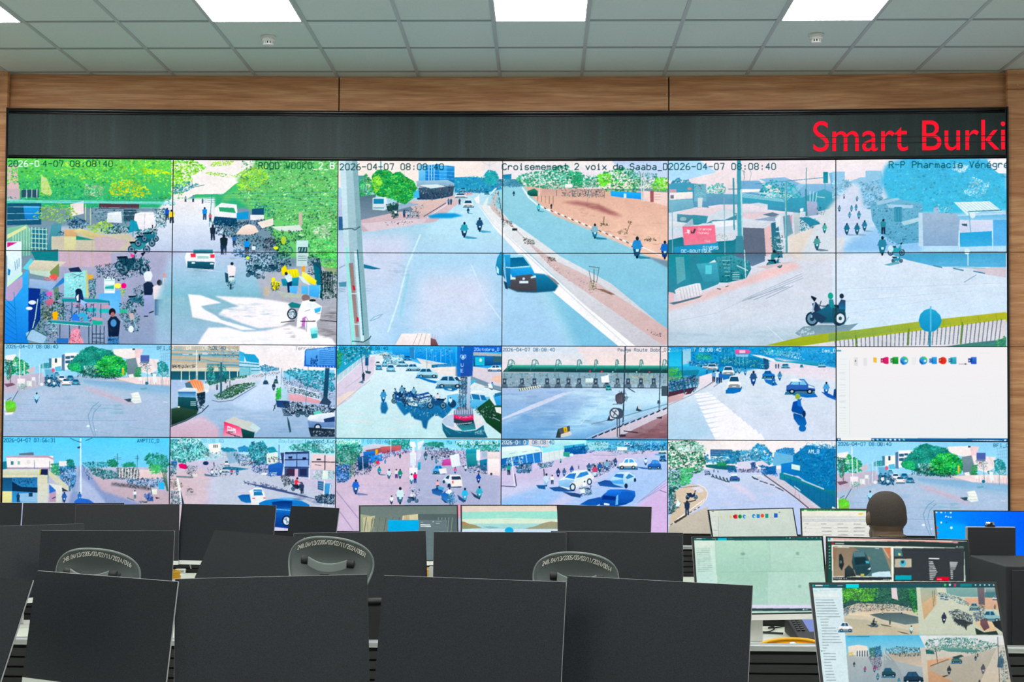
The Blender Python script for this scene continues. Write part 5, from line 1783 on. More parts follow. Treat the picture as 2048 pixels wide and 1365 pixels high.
for _k in range(13):
    _t = _k / 12.0
    _x0 = 36 + (64 - 36) * _t ** 1.3; _y0 = 60 + 56 * _t ** 1.25
    _w = 16 + 26 * _t; _h = 1.5 + 4.2 * _t
    FEED_JUNCTION += "p f4f4fa {} {} {} {} {} {} {} {}\n".format(_x0 - 3, _y0 + _h * .5, _x0 + _w * (.9 + .25 * _t), _y0 - _h * (1 + .6 * _t), _x0 + _w * (.95 + .3 * _t) + 2, _y0 + _h * .1, _x0, _y0 + _h * 1.5)
FEED_JUNCTION += """
t f0fcff 3.9 3.6 10.4 3.3 2
t 78b8dc 3.9 7 10.4 3.3 026-04-0
t f0fcff 3.9 33 10.4 3.3 7
t f4fcff 3.9 40 10.4 3.3 08:08:40
t 68b0d4 3.8 156 11.4 3.4 Martyrs
t f0fcff 3.8 184 11.4 3.4 ies_D
"""
FEED_DESKTOP = """
r f6f2f4/eef0f2 2 4 190 104
r f2f4f8/eef4f4 4 12 18 100
n dce4e6 0.4 30 8 18 15 18 8 98 15 98
n c8d0d4 0.35 9 7 33 13 33 7 82 14 82
l d8dce0 0.5 18 19 18 99
r 3fa0b0 4 8 9 9.6
l dcdcde 0.4 158 12 170 12
r e0e0e2 23 16 27 25
r e4e4e6 33 16.5 37 25
r 585860 24 19 25 21
e e08818 44.8 19 0.1 0.1
p f0b830/e8c858 43.6 16 47.4 16.6 47.4 22 43.6 21.4
p e81c70/d02060 54.6 16.6 56 16 59 15.6 60 16.4 60 22.6 59 23.4 56 23 54.6 22.4
r b01858 51.6 17.2 55 21.8
p 28b040/188828 64.4 15.8 70.6 15.8 70.6 23.2 64.4 23.2
r 1f7c38 62 17.2 66 21.8
e 2f9ce0 76.8 19.6 4.4 4.4
p 48c878 77 15.2 80 16.4 81.2 19.4 80 21.2 78 20.6 78.6 18.6 76.4 17 73.6 17.4
e d8f0fc 78.6 20 1.4 1.2
p 2468b8 72.6 18.6 75 20.4 77 23.2 78.6 23.4 75 24 72.8 21.6
r ececee 85 16 90 24
e 2f9ce0 97.4 19.6 4.4 4.4
p 48c878 97.6 15.2 100.6 16.4 101.8 19.4 100.6 21.2 98.6 20.6 99.2 18.6 97 17 94.2 17.4
e d8f0fc 99.2 20 1.4 1.2
p 2468b8 93.2 18.6 95.6 20.4 97.6 23.2 99.2 23.4 95.6 24 93.4 21.6
p 38a8e8/2088d8 106.4 15.8 112 15.8 112 23.4 106.4 23.4
r 1868b8 103.6 17.4 107.6 21.8
e e83020 118.4 19.8 4 4
r c02818 114 17.4 118 21.8
p 40b8d0/2898b8 126.4 16 133 16 133 23.4 126.4 23.4
r 1c7c98 124.4 17.4 128.4 21.8
l 787c84 0.5 135.4 23.4 144 23.4
r 404048 141.6 22.8 143.4 24
p 3878d8/2050c0 148.4 16 154.4 16 154.4 23.6 148.4 23.6
r 183c98 145.4 17.4 149.6 21.8
t f8f0f4 2.2 52.4 20.6 2 A
t f0f8f0 2.2 62.8 20.6 2 X
t f0f8fc 2.2 104.4 20.6 2 O
t fcf0ec 2.2 114.8 20.6 2 P
t f0fcfc 2.2 125 20.6 2 P
t f0f4fc 2.2 146 20.6 2 W
r 1a68a4/145890 3 102.8 190 108
r f4f4f6 8.4 102 41.6 105.6
e d8ecf4 6.4 104.3 1 1
n c8e4f4 1.4 8 43 104 44 105 76 104 77 105
e 48b8d8 52.6 104.2 1.2 1
e e8f4f8 62 104.4 1.2 1
e e8f4f8 67 104.4 1.2 1
e 58d0b8 76 104 1 0.9
n d8ecf4 0.5 9 150 105 152 105.4 170 105 182 105.6
e f0f8fc 185 105 1.2 1
"""
FEED_GATEHOUSE = """
r 68ccf4/88d0f0 0 2 205 40
r c0c4d8/a8b0cc 0 38 205 120
q 5 c8b8c4/b8a8b0 100 46 130 52 170 60 200 68 205 115 170 92 120 70
q 5 98a8cc/8898c0 92 36 98 36 104 44 120 66 150 76 180 86 190 115 60 115 80 80
q 6 b4c0dc 92 50 96 50 110 62 124 80 124 115 90 115
l 8898b0 0.5 112 64 122 68 124 74 124 84
p 2f8098 2 32 8 31 8 40 2 41
f 60 1.8 2f98a0,48a8a0,2f7890 60 34 70 32 80 30 86 30 88 40 70 44
p f0ecec/f4f0f2 7 25 62 25 63 40 8 40
p c8a8b8 7 25 56 24.4 63 28 63 30 56 27 7 27
p 6f788c 22 22 39 20.6 39.4 24 22 24
p a898b0 8 38.4 30 38.4 54 38.6 62 38 62 40 8 40
r 4f8898 12.4 31 15.6 35.4
r 8fb8b0 20.4 31 23.4 35
r e0e0dc 31 30 35 34
n 3f6878 0.5 2 40 30 40 40 58 31 58 42
f 40 2 2f9868,48a878 60 34 68 34 70 48 60 46
p f0ecec 69 31 80 31 80 37 69 37
f 50 2 2f8878,3f9888,2f7878 78 30 84 29 87 33 87 38 78 38
f 160 1.8 2878b0,58a0d0,a8d0e8,24609c,c8e4f0,3888c0 70 37 88 36 90 52 86 62 78 62 70 50
f 60 1.6 2f8088,3f9898,58a8a8,2f6878 96 33 110 32 125 32 126 38 104 40
f 110 1.9 2f6878,388888,285868,58a098 104 38 120 40 138 44 138 52 120 52 108 46
f 50 2 2f8868,3f9878,287060 126 30 134 28 138 34 136 38 126 37
f 50 2 2f8878,48a888 142 34 156 32 160 38 144 38
p e8d8d8/dcc8cc 140 40 195 42 195 52 160 52 140 48
f 200 1.5 e8f0ec,485868,88a0a8,304050,d8e0d8,6f8890 137 39 163 40 163 54 137 52
n f0f4f0 0.8 7 140 39 140 50 161 41 160 52
f 90 1.6 3898d0,58b0dc,2f78a8,203858,88d0e8 148 52 194 50 194 62 150 60
r 48b8e8 186 56 192.5 64
f 140 2.2 2f8878,38a080,287068,58b890,4fa888 169 27 176 22 184 21 196 25 198 34 196 44 184 44 174 36
f 30 2 48b868,68c878 174 36 188 34 188 46 178 46
n 4f7058 1 3 190 42 196 66 194 42 197 66
q 3 8f8894 130 56 150 58 176 62 176 66 150 62 130 60
f 50 1.5 5f6870,48505c,a8b0b0 128 56 172 60 176 64 140 61
l 58808c 0.8 137.6 22 138 52
n 58808c 0.5 2 133 28 142 29 134 26 142 27
l 4f7888 0.7 161 24 160.6 40
n 4f7888 0.4 2 158 26 163 26 158 28 163 28
l a8d0e0 0.6 113 29 113 44
l 88b8d0 0.5 77 25 77 31
p e4f0f8 93.6 4 95 4 95.4 70 93.8 70
l 486878 0.8 82 4 88 7 95 9
l 486878 0.8 108 4 100 7
p 3f5068 90 14.6 94 13.4 93.4 16 91 16
n a8b8cc 0.6 3 91 25 91 70 89 50 88 70
m 4f7898 104 53 5
f 30 1.2 3f6888,d8e8f0,688098 96 36 108 42 108 52 100 48
p d8dcd0/c8ccb0 -6 41 46 40.6 47 47 -6 48
p 283458 47 40.4 56 40.4 56.4 47.4 47 47
p b8c030 46.4 40.6 48 40.4 47 47.6 45.6 47.6
p d4d4b4/c8ccc0 56 41 80 60 80.6 64.6 76 66.8 56.4 47.6
p d8d8c0/d0d4d0 -6 47.6 56 47.4 56 80 -6 80
p 4f7888 80.4 60 82.6 63 82.6 66 80.4 66.4
p 6fa0a8 55.8 41 56.6 47 56.4 57 55.6 57
p 3a78a8/4898cc -6 50.4 43.6 50 43.6 79.4 -6 79.4
p 2a5878/306890 -6 50.4 14 50.4 14 66 -6 66
p 203850 14 55 24 61 43.6 62 43.6 68 14 66
f 30 2 2f6890,4f98c0,205078 14 51 40 52 40 60 20 60
p 98c0dc 20 69 43.6 68 43.6 79 24 79
h 284868 21 79.4 11
r 2a4868 33.4 68 38 72.6
p e4e0a8/d4d49c -6 66.4 13.6 66.4 13.6 79.4 -6 79.4
p e0e4dc/d0d4d0 57 57 73 60 72 80 57 80
p 3f78c0 57.4 58 65 65 65 69 57.4 69
p b8a0b8 57.4 69 65.6 66 65.4 79 57.4 79
l 483848 0.9 61 75 65 73
p 38404c 72.6 62 80 66.4 72.6 66.6
m 3a68a8 75 80 13 24508c
m 58a0d0 85 61 9
p 88a8c0 82 62 88 66 92 70 88 69
m 3f78b8 93 78 11 3060a0
p 3a78c8/2f68b8 92 74 104 76 110 80 112 84 86 84 87 78
h e8ecf0 158 75 10 58707c
l 4f788c 0.9 149 74 157 77
f 40 1.6 2f58a0,4878c0,284878 168 70 178 68 180 78 172 78
p e4e8dc 178 64 184 63.6 184 70 178 70
l 4f7078 0.9 176 60 178 69
p 484048 182 73 188 74.4 183 75.4
f 14 1.2 485868 162 78 172 78 172 80 164 80
t 2a6480 4.2 4 8.6 3.25 2026-04-07 07:56:31
t 2f6478 3.8 161 9 3.3 ANPTIC_D
"""
FEED_BAKERY = """
r a8e0f4/b8e4f4 2 3 205 30
r ccc8dc/c4c0d8 2 30 205 120
q 8 d4c4cc/d0c0cc 2 44 40 40 50 46 46 80 30 120 2 120
q 14 c4ccdc 56 26 76 16 84 20 100 36 120 42 160 60 200 76 200 120 60 120 50 60
s 60 7 d4d4e4,bcc0d4,d0c8d8,c0c8dc 20 40 110 44 150 80 110 100 24 100
p 98b8d0 68 20 76 16 84 22 92 30 72 34
f 230 2.2 2f9890,48b0a0,287880,58c0a8,88d8c8,e0f4f4 3 6 14 4 36 5 42 12 50 18 49 24 40 28 34 30 20 34 3 28
p f4f0ec 47 11 62 10 62 22 50 22
n 485060 1 3 54 12 54 15 58 12 58 15
e 303c48 57 21.4 1 1
f 60 1.4 f0f0ec,c8dce4,88a8b8,a8c8d0 40 22 74 18 74 26 42 30
f 40 2 2f88a8,3898b0 62 16 70 15 80 17 82 19 66 20
f 60 2 3898c0,4888b8 82 15 90 13 96 16 96 20 84 20
f 200 2.2 2f7898,3898a8,285880,58b0b8,3fa890,68c8b0 95 16 98 8 106 9 112 7 116 14 118 24 116 34 104 36 96 26
f 60 2.2 3888a8,2f98a8 116 16 124 14 128 20 120 22
f 120 1.5 2a58a0,1f4078,4878b8,88a8d0,e0e8f0 96 32 116 32 132 34 132 46 118 48 100 44
f 80 1.4 e8ecf0,88a0b8,385878,d8e0e8 76 22 96 24 100 36 84 36
f 130 2.1 2f9088,3f9f90,287878,58b0a0,b8e0e0 140 16 146 12 158 10 168 8 176 12 180 16 192 14 196 18 196 22 160 20
f 40 2 68b8c0,d8f0f4 174 8 196 8 196 18 178 18
p e0ece8 116 22 128 20 131 34 116 34
f 20 1.4 485868,c8a890 118 26 130 26 130 32 118 32
p 485884/2f4878 132 21 166 20 166 36 135 38
p 88a8d4/90b0dc 137 23 165 22 165 37 137 38
n 2f3c60 1.2 3 137 21 166 20 137 38 166 38
n 2f3c60 0.9 2 151.4 22 151.4 38 132 29 166 29
r 283048 141.6 25.4 146 28
r 283048 158 26.4 162.6 29
p e8d8dc/e0ccd0 169 22 196 24 196 42 168 40
n 383848 1 2 169 31.6 196 32 184.6 24 184.4 41
r 283048 174.6 28 179.6 30
l 484858 0.6 173 35 180 36
p 3f5880 137 39 165 38 165 50 137 48
p d8b8cc 148.6 40 153 40 153 50 148.6 50
p 483850 140 40 149 40 149 48 140 48
r 2f3858 155 40 163 48
f 50 1.6 58b8a8,88d0c8,e8f0f0 169 42 196 42 196 52 170 52
p d0f0e0 182 42 188 42 188 52 181 52
n d8e8f4 0.9 2 137 20 136 46 166.6 18 166 52
l 4870a8 0.9 130.6 12 130.6 48
p 3878c0/2f58a0 130 32 136 34 134 48 118 48 118 36
p e8ecf0 110 44.6 117 44.6 116 47 110 47
f 30 1.3 e0e8f0,4878b0 118 44 128 44 128 49 120 49
p 3878b8 4 31 11 31 11 36 4 36
f 50 1.5 4f8898,c8d8e0,2f6878 3 32 10 34 10 46 3 50
p e02878/c81868 12.6 35 16 33.6 22 35 24 38.6 20 40.4 14 39
e 284068 44.6 33.4 3.4 2.4
f 40 1.3 2f5060,e0e8ec,88b0b8 20 36 34 36 35 48 26 50 20 42
C R f4f0ec 69 36 6 5.6
C F d8e8e8 67 44 9 6
p 2f7898/3888a8 66 37 80 38 96 40 84 42 70 41
h 3f5878 54 36 4
f 60 1.1 384858,e0e4e8,688098,c86878 46 38 66 34 82 40 82 48 60 49 48 48
m e0e8ec 52 49 9 2f6078 788098
m d0d8e0 57 48 8 2f6078
m e0e8ec 62 47 7 2f6078
m c05878 75 47 7 2f6078
m 4878a8 81.5 47.6 8 2f6078
n 607890 0.8 3 43 46 52 48 44 48 54 49
p e4dcdc 29 46 35 45.6 35 49 29 49
p 788890 10 48 30 49 30 51 10 50
p 2868a8/2f78b0 82 72 88 70 96 70 98 80 92 80 86 78
p f4f2ee/e4e8ec 99 64 102 62.6 110 62.6 113 68 115 74 115 78 112 82 98 82 97 70 95 66
p 3888c0/2f78a8 101 67 110 66.6 112 71 101 71.4
p 58a0d0 100 66.6 111 66.4 110 64 101 64
r c87888 99 74 102.4 75.4
r c87888 112 73.6 115 75
p 2f88c8/1f58a4 107 80 114 77 124 75.4 136 73.6 150 74 158 78 166 82 168 96 160 106 124 108 108 96
p 78b8e8 124 75.4 136 73.6 150 74 158 78 150 77 136 76
p 183c78/285898 122 79 134 77.6 146 78 146 86 124 86
l a8d8f4 0.6 122 87 146 89
p 2868b0/204888 107 90 146 92 166 92 168 104 110 104
p d0d0e4 107 104.6 136 106 150 110 150 116 100 116
p 1f4888 107 98 128 104 150 108 150 111 122 108 107 102
e 1c2c44 139.4 101 5.4 6.4
e d8e4ec 139.4 101 4 4.8
n 5f7898 0.5 4 139.4 97 139.4 105 136 99 143 103
f 40 1.6 485878,6878a0,384868 88 54 112 56 140 64 140 68 110 62 90 58
n 4f6088 0.9 4 90 56 140 66 112 62 176 76
s 30 4 48587c,68789c,3f5070 140 66 178 76 176 82 150 76
f 70 1.4 e0e4e8,687888,303c48 132 48 142 46 146 58 136 60
b 303850 152 66 14 d84858
h 384868 157.6 69 13
m 607890 146.6 60 8
p 4878a0/3f6890 176 54 183 55 183 66 176 64
n a8c8e0 0.5 3 177 57 182 58 177 62 182 63
p 58a0d0/4f98c8 184 57 192 57 191 72 184 70
n f0f4f8 1 2 184 54 182 84 191 58 189 84
p e8f0ec 182 42 188 42 187 49 182 49
f 120 1.8 24405c,3f6880,1c3044,88a8b8 172 72 180 70 196 70 196 82 176 80
f 60 1.5 a0a8a8,d8d8d0,c06868,e8e8e4,687878 3 52 14 52 18 60 12 66 3 64
p f0f4f4 10 50 13 52 19 82 15 82
p 2f4058 15 64 20 84 17 84
f 60 1.6 78a0a8,3f6070,d8e4e8 3 66 13 66 16 82 3 82
s 12 2.4 485050,687070 20 62 30 64 32 72 22 74
f 12 1.2 383c40 22 63 30 63 30 68 23 67
t 70b8d8 4.2 5 9.4 3.3 20
t e8f8fc 4.2 12 9.4 3.3 26-04-07
t 80b8d4 4.2 40 9.4 3.3 08:08:40
t 88b8d0 4.2 130.6 9.4 3.35 Boulanger
t 3f8898 4.2 160.6 9.4 3.35 ie_Wend_Kuni
"""
FEED_MARKET_ROAD = """
r 88d8f4/a8e0f0 3 4 205 20
r ccc4dc/bcbcd8 3 18 205 125
q 12 b8bcd4/a8b0cc 104 20 112 14 122 24 150 40 196 50 196 125 60 125 90 60
q 12 d4c4d4/ccbcd4 3 56 40 40 80 20 92 22 92 60 60 125 3 125
s 50 8 c4c4dc,d4ccdc,b0b4d0 20 50 90 40 160 50 160 76 30 90
f 200 2.3 2f8878,48a888,1f6860,58c0a0,287068 4 10 14 8 30 12 36 14 32 24 26 34 10 36 4 34
f 50 2 68c8b0,98e0d0 4 6 30 6 30 12 4 12
f 90 2 2f9888,3fa890,287878 62 8 76 5 90 6 93 14 84 17 66 12
p d8dce8/c4c8d8 34 14 50 10 70 13 60 17 36 20
p a8605c/88606c 38 18 76 12 76 16 44 24
p c87878/a85868 56 14 80 12 80 18 58 22
r f0a818 50 17 53 23
p 3888d0/2868a8 36 20 50 18 50 24 36 27
p 48a8f0/3080c8 38 25 52 24 58 22 58 30 44 34
f 100 1.7 2868b0,4898d8,184878,c8d8e8,d04878 30 26 60 20 80 16 92 15 92 20 66 26 46 40 30 42
p 3a6898/284870 29 26 42 24 42 38 30 42
f 150 1.9 2878c8,48a0e8,205898,70c0f0,284870 4 36 22 34 22 50 14 56 4 56
f 60 1.6 1f3850,2f5068 20 30 30 30 44 36 44 46 24 48
n c8dce8 0.8 2 35 26 36 48 68 6 68 26
n 8fa878 0.7 3 20 30 20 50 24 30 25 50
f 40 1.4 d8e8e0,58a890,c83858 48 30 54 30 54 36 50 36
p e03870 51 31 54 30 55 34 51 34
p f4f0ee 90 8 96 8 98 14 91 14
p f0f4f8/e0e8f4 93 8 96 8 96.4 46 93.4 46
p ecf0f4/d8e4f0 90.6 20.6 98 20.6 97.6 36 91 36
p f4f4f8/e8ecf8 90 38.6 99.6 38.6 99.4 46 90 46
n d8e4f0 1 3 100 6 100 30 104 8 103 26
p e8ecf4 99 10 106 6 107 8 101 18
p 48b8d0/3098b8 100 32 103.4 32 102.6 41 99.6 41
f 160 1.5 e8d8e0,7890b0,384868,c8a0b0,d8e0e8,4f6888 106 12 120 10 134 16 150 24 150 32 130 30 112 22
f 60 1.9 2f8880,48a090 108 10 118 8 130 9 130 14 112 13
f 110 2 2f8878,48a890,287868 140 8 196 8 196 20 170 18 150 14
f 90 1.6 d0dce8,88a0c0,3f5878,e8ecf4,4888b8 126 16 160 16 172 24 172 38 150 38 130 28
p 38a8b8/2888a0 156 17 170 16 170 22 156 22
p 3fa0a8/287888 156 22 169 21 170 36 158 38
r e8f0f4 168.6 17 173 30
p f0e8e8/e0d4d4 181.6 20 196 20 196 28 181.6 28
p f4f0f0/ecdce0 182 28 196 28 196 48 182 46
r a8c0d0 175 20 181 26
p 2888a8/3f6888 172 30 181 28 181 42 174 42
f 60 1.5 284868,e0e8ec,5888a8 150 36 180 34 182 46 160 44
p c868b0/b85098 128 29 138 28 139 36 128 36
p e8f0f8 137 24 148 22 150 36 140 38
f 40 1.4 f0f4f8,58a0c8,c890a8 120 26 130 24 130 32 120 32
C S 58a8d8 125 45.6 15 10 2f78b0
p f0f0f4 124 40 133 39 134 45 126 46
p 3f5878 133 61 152 60 150 62 136 62
p e8ecf0/d8e4f0 129 53 134 47.6 138 46.6 150 47 151.6 54 152 60 140 61 136 58
p 2a4868 132 51 134.4 48 137 47.6 136 52
p 384860 139.4 49 149.4 48.6 150.6 52.4 139.6 52.6
p f4f0ea/ece8e4 139 53 151 53 152.4 60.4 139 61
r d85868 140 54 141.6 57
e 28405c 136.6 59.4 2 2.4
e 28405c 130.4 55 1.4 2
m 3f88c0 61.6 34 5 
m 385878 79 28 6
m 48687c 109 30 11 58889c
m 384858 116.6 30 6
m 4898b0 121.4 34 6
m 2f98a8 54.6 47 10 3f6880 6f88a8
m 3f5878 44 43 8 28486c
m d8e4ec 66 52 12 3f6880
m 2f8878 79 52 12 3f6880
h e8d8e4 74.6 51 11 48387c
m e0ecf0 92.4 58 13 5888a0
h e02878 96.6 56.6 12.6 2a4888
m d868a0 143.6 45.6 8 385888
m e0e8ec 156 43 8
m 2f58a8 171 57 12 283c68 
m 3870c8 27 70 18 385888 7888b0
m d0e8ec 79 82 21 486c84
m e8ecf0 69 82 11 384858
b 486888 94 80 13 e8e4ec
f 20 1.2 f0f0f4,58688c 90 62 102 62 102 72 92 72
p 2a5890/3f78b0 116 64 124 62 130 66 126 72 117 69
h e8b8c0 123 64 11
p 58a8d0 123 60 131 62 130 65 124 64
p 2f68a8/4888c0 127 70 132 66 140 70 142 76 138 80 128 76
p e8f0f8 133 66 140 69 139 71 132 68
m f0f4f8 137 74 12 58a0c8
f 60 1.3 c8e0ec,58b0d0,386890,e8f4f8 134 72 142 66 146 78 138 84
p 284868 126 74 136 80 132 80
m 48b8e0 155 79 17 58a0c0
p 385888 146 70 154 76 154 80 148 76
m 48b0c8 172 76 16 387890
p 384868 162 67 170 72 172 76 166 73
e 485860 186 46 1.4 1.6
n 8f88b0 0.7 2 4 66 30 98 8 90 24 112
p e8a0b8 147 82 150 82 150 97 146.6 97
n d0d8f0 1.2 2 147 98 148 112 149.6 98 150 112
t f4fcff 4.4 4 10 3.3 2026-04-0
t 68a8c4 4.4 34 10 3.3 7 08:08:40
t 48a0b0 4.4 134 10.8 3.3 Ma
t f4fcff 4.4 145 10.8 3.3 rché de Saaba_D
"""
FEED_SHOPS = """
r 58b0d8/78c0e0 4 5 205 20
r d0c8e0/c4c0e0 4 18 205 125
q 10 d4d0e8/c8d0ec 4 60 60 52 120 44 160 28 205 20 205 125 4 125
q 12 a8c8ec/98bce8 4 76 46 62 90 62 60 82 40 96 4 100
q 14 b4ccec/a8c4ec 150 30 205 24 205 50 160 84 130 110 60 125 80 80 110 62
q 8 d4c4e4/d4b8e0 205 48 180 70 164 84 160 125 205 125
n a4a8d0 0.7 3 164 80 198 52 170 76 204 56
s 60 7 c4d4f0,a8c0e4,d8d0e8 20 60 150 40 190 40 150 76 60 100
p 4f7898/688cb0 4 5 34 5 34 12 4 14
p e0dce0/d0d0dc 36 5 60 5 60 14 36 12
p c8f0f4/a8e0ec 60 5 104 6 104 12 60 14
p e8f8fc 5 14 36 12 50 15 50 20 5 26
p e4f4f0/c8ecec 5 20 50 15 51 19 40 22 5 28
n a8c8c8 0.9 3 14 22 20 21 44 18 48 18
p 2f78b8/2868a8 4 28 52 20 52 32 20 36 4 40
p 3880c0 28 24 50 20 50 32 28 34
n c8e4f4 0.8 5 16 26 19 38 50 21 51 32
f 40 1.4 e8f4f8,88c0e0 10 26 30 25 30 34 10 38
p b8ecf0/88dcec 51 15 78 12 78 17 52 22
p e0ecec/d4e0e4 52 21 78 17 80 27 54 32
n c0d0d4 0.5 3 60 20 61 31 72 18 73 29
p 48a8c8 77 13 102 10 102 14 80 18
p 2f78b0/205898 78 16 102 12 104 22 88 23 78 20
f 60 1.4 3890c8,1f4f80,a8d8e8 88 13 110 11 120 14 118 20 90 22
p 48a898/3f9890 77 20 85 20 84 26 77 25
e d8f0f4 86.6 23.4 2.4 1.8
p a8dce8 104 8 130 8 130 16 108 18
f 120 1.5 88d0d8,2f7898,c8ecf0,3f98a8 104 8 150 8 180 8 180 20 140 20 112 20
f 120 1.7 2878b0,4898c8,1f5080,a8d8e8 150 9 200 10 200 18 170 18 150 16
f 60 1.3 3898b0,e0f0ec,2f6888 126 16 150 14 172 16 170 22 132 23
r e8f4f0 140 14 152 18
p b8a8c0 110 23 140 24 140 25 112 24
n f4f8fc 0.7 2 51 8 54.6 48 16 26 20 60
n 383c50 1 2 54 40 54.8 48 20 46 22 60
l 3f4058 0.8 4 60 21 61
n 3f4058 0.5 2 54 49 61 51 190 65 198 68
f 110 1.5 3890b8,204868,70c0d8,2f6898,c8e4ec 21 36 40 32 40 42 36 45 22 45
f 50 1.4 48a0b0,284868,90c8d0 46 33 56 33 66 31 64 37 50 40
f 40 1.3 2f6890,58a0b0,d0e8ec 4 34 14 34 15 42 4 42
h 38a098 13 47 13
h 48b0b0 74 33 5
s 20 2 907898,a898b0 20 42 60 36 110 26 130 30 60 48
p 2a5888/3868a8 60 62 70 61 84 63 92 66 80 67 66 66
m d0e0f0 57 61 16 9cc0e0 
p 2f6898 45 59 56 59 56 64 48 63
h f0ece8 64 58 11 384868
m 384c78 71 50 11 284070
m 48688c 78 49 10 3868a8
m 3858a0 87 46 10
h 4870a8 95 40 4
f 130 1.4 284c78,4878a8,c8e0e8,385c80,e8d8e0,88b0c8 104 36 112 34 126 32 138 28 140 36 128 44 116 50 106 42
m 3f6888 107 43 10
m b85878 114 50 15 c8d8e8
m 3868a0 119.6 44 12
m 88b8d0 128 42 13 3f6898
m 48587c 138 37 10
m d8ecf4 173.6 36 9 2f4878
p 2a4870/285898 140 37 156 40 150 41 140 39
C S f0f4f0 152.6 40 -22 12.4 58a8d8
p 2f5898/3f78b8 160 37 178 39 186 41 170 40
C S 3870b8 183.6 40 -16 10.4 58a0d8
C S c8ece0 193 22 -9 6
C F 3f78a8 193.6 31 8 8
p 78b0d8 185 22 196 23 194 25 184 23.6
p e8f0ee/d8e8ec 71 54 82 46 90 42 104 41 110 46 113 50 110 55 100 58 90 65 78 64 72 60
p 3878c0/4890d0 79 50 84 45.6 92 45 90 52
p 4890cc 92 50.6 97 44.4 105 42.6 107 46.4 98 49.6
p a8d0ec/88b8e0 71 54 80 52 90 53 88 57 84 62 72 60
p e8ece8 84 58 92 54 110 49 112 52 100 57 92 62
p 3f5c80 71 60 82 64 80 65.6 72 62.6
e 283c5c 88 61.4 3.6 4.6
e d8e8f0 88 61.4 2.2 3
e 283c5c 107.6 55 3 4
e d8e8f0 107.6 55 1.8 2.6
p 2f5898/3868a8 117 56 126 53 134 54 142 60 148 62 136 61.6 120 60
p d8ecf0/98c8e8 132 53 138 46 144 43.6 154 43.8 161 48 161.6 52 156 56 150 59 148 62 136 58
p 3878b8/4888c8 136 49 139 45.6 148 46 147 51
p 4888b8 150 50 154 45.6 160 49 152 52
p 78b8e8/58a8e0 132 54 147 52 148 58 136 57
e 283c5c 150.6 60 2 3
e 283c5c 161 53 1.4 2.4
p 2a58a0/2868b0 96 82 106 76 120 73 122 80 114 84
p 3878c8/1f5098 120 74 124 70 132 64 150 64 161 66 161.6 72 158 78 150 82 140 84 120 83
p 3888e0/2f70c8 129 65 136 64 146 65.6 142 70 126 70
p 183c80 124 71 139 72.6 138 77 122 76
p 2a68b8 142 73 146 67 156 67 160 71 146 75
p e8f4f8 124.6 80 131 81 131 83 124.6 82.4
p 78b8e8 139 72 141.6 70 141 82 138 82.6
e d8ecf8 101 56.6 2.4 2.8
h f0f4f0 102 66 12 88b0c8
f 60 1.3 e8f4f0,3f6888,88c0d0,284868 96 62 110 60 111 70 98 72
p e8f4f0 96 64 102 63 103 68 98 69
p 385888/2f5078 76 67 90 68 98 70 97 74 86 72
t f4fcff 4.4 4.6 10.8 3.3 2026-0
t 78b8d8 4.4 24.6 10.8 3.3 4
t f4fcff 4.4 30.6 10.8 3.3 0
t 58789c 4.4 34 10.8 3.3 7 08:08:40
t f4fcff 4 149 11.4 3.3 bo_
t a8d8f0 4 162 11.4 3.3 Rue_14.35
"""
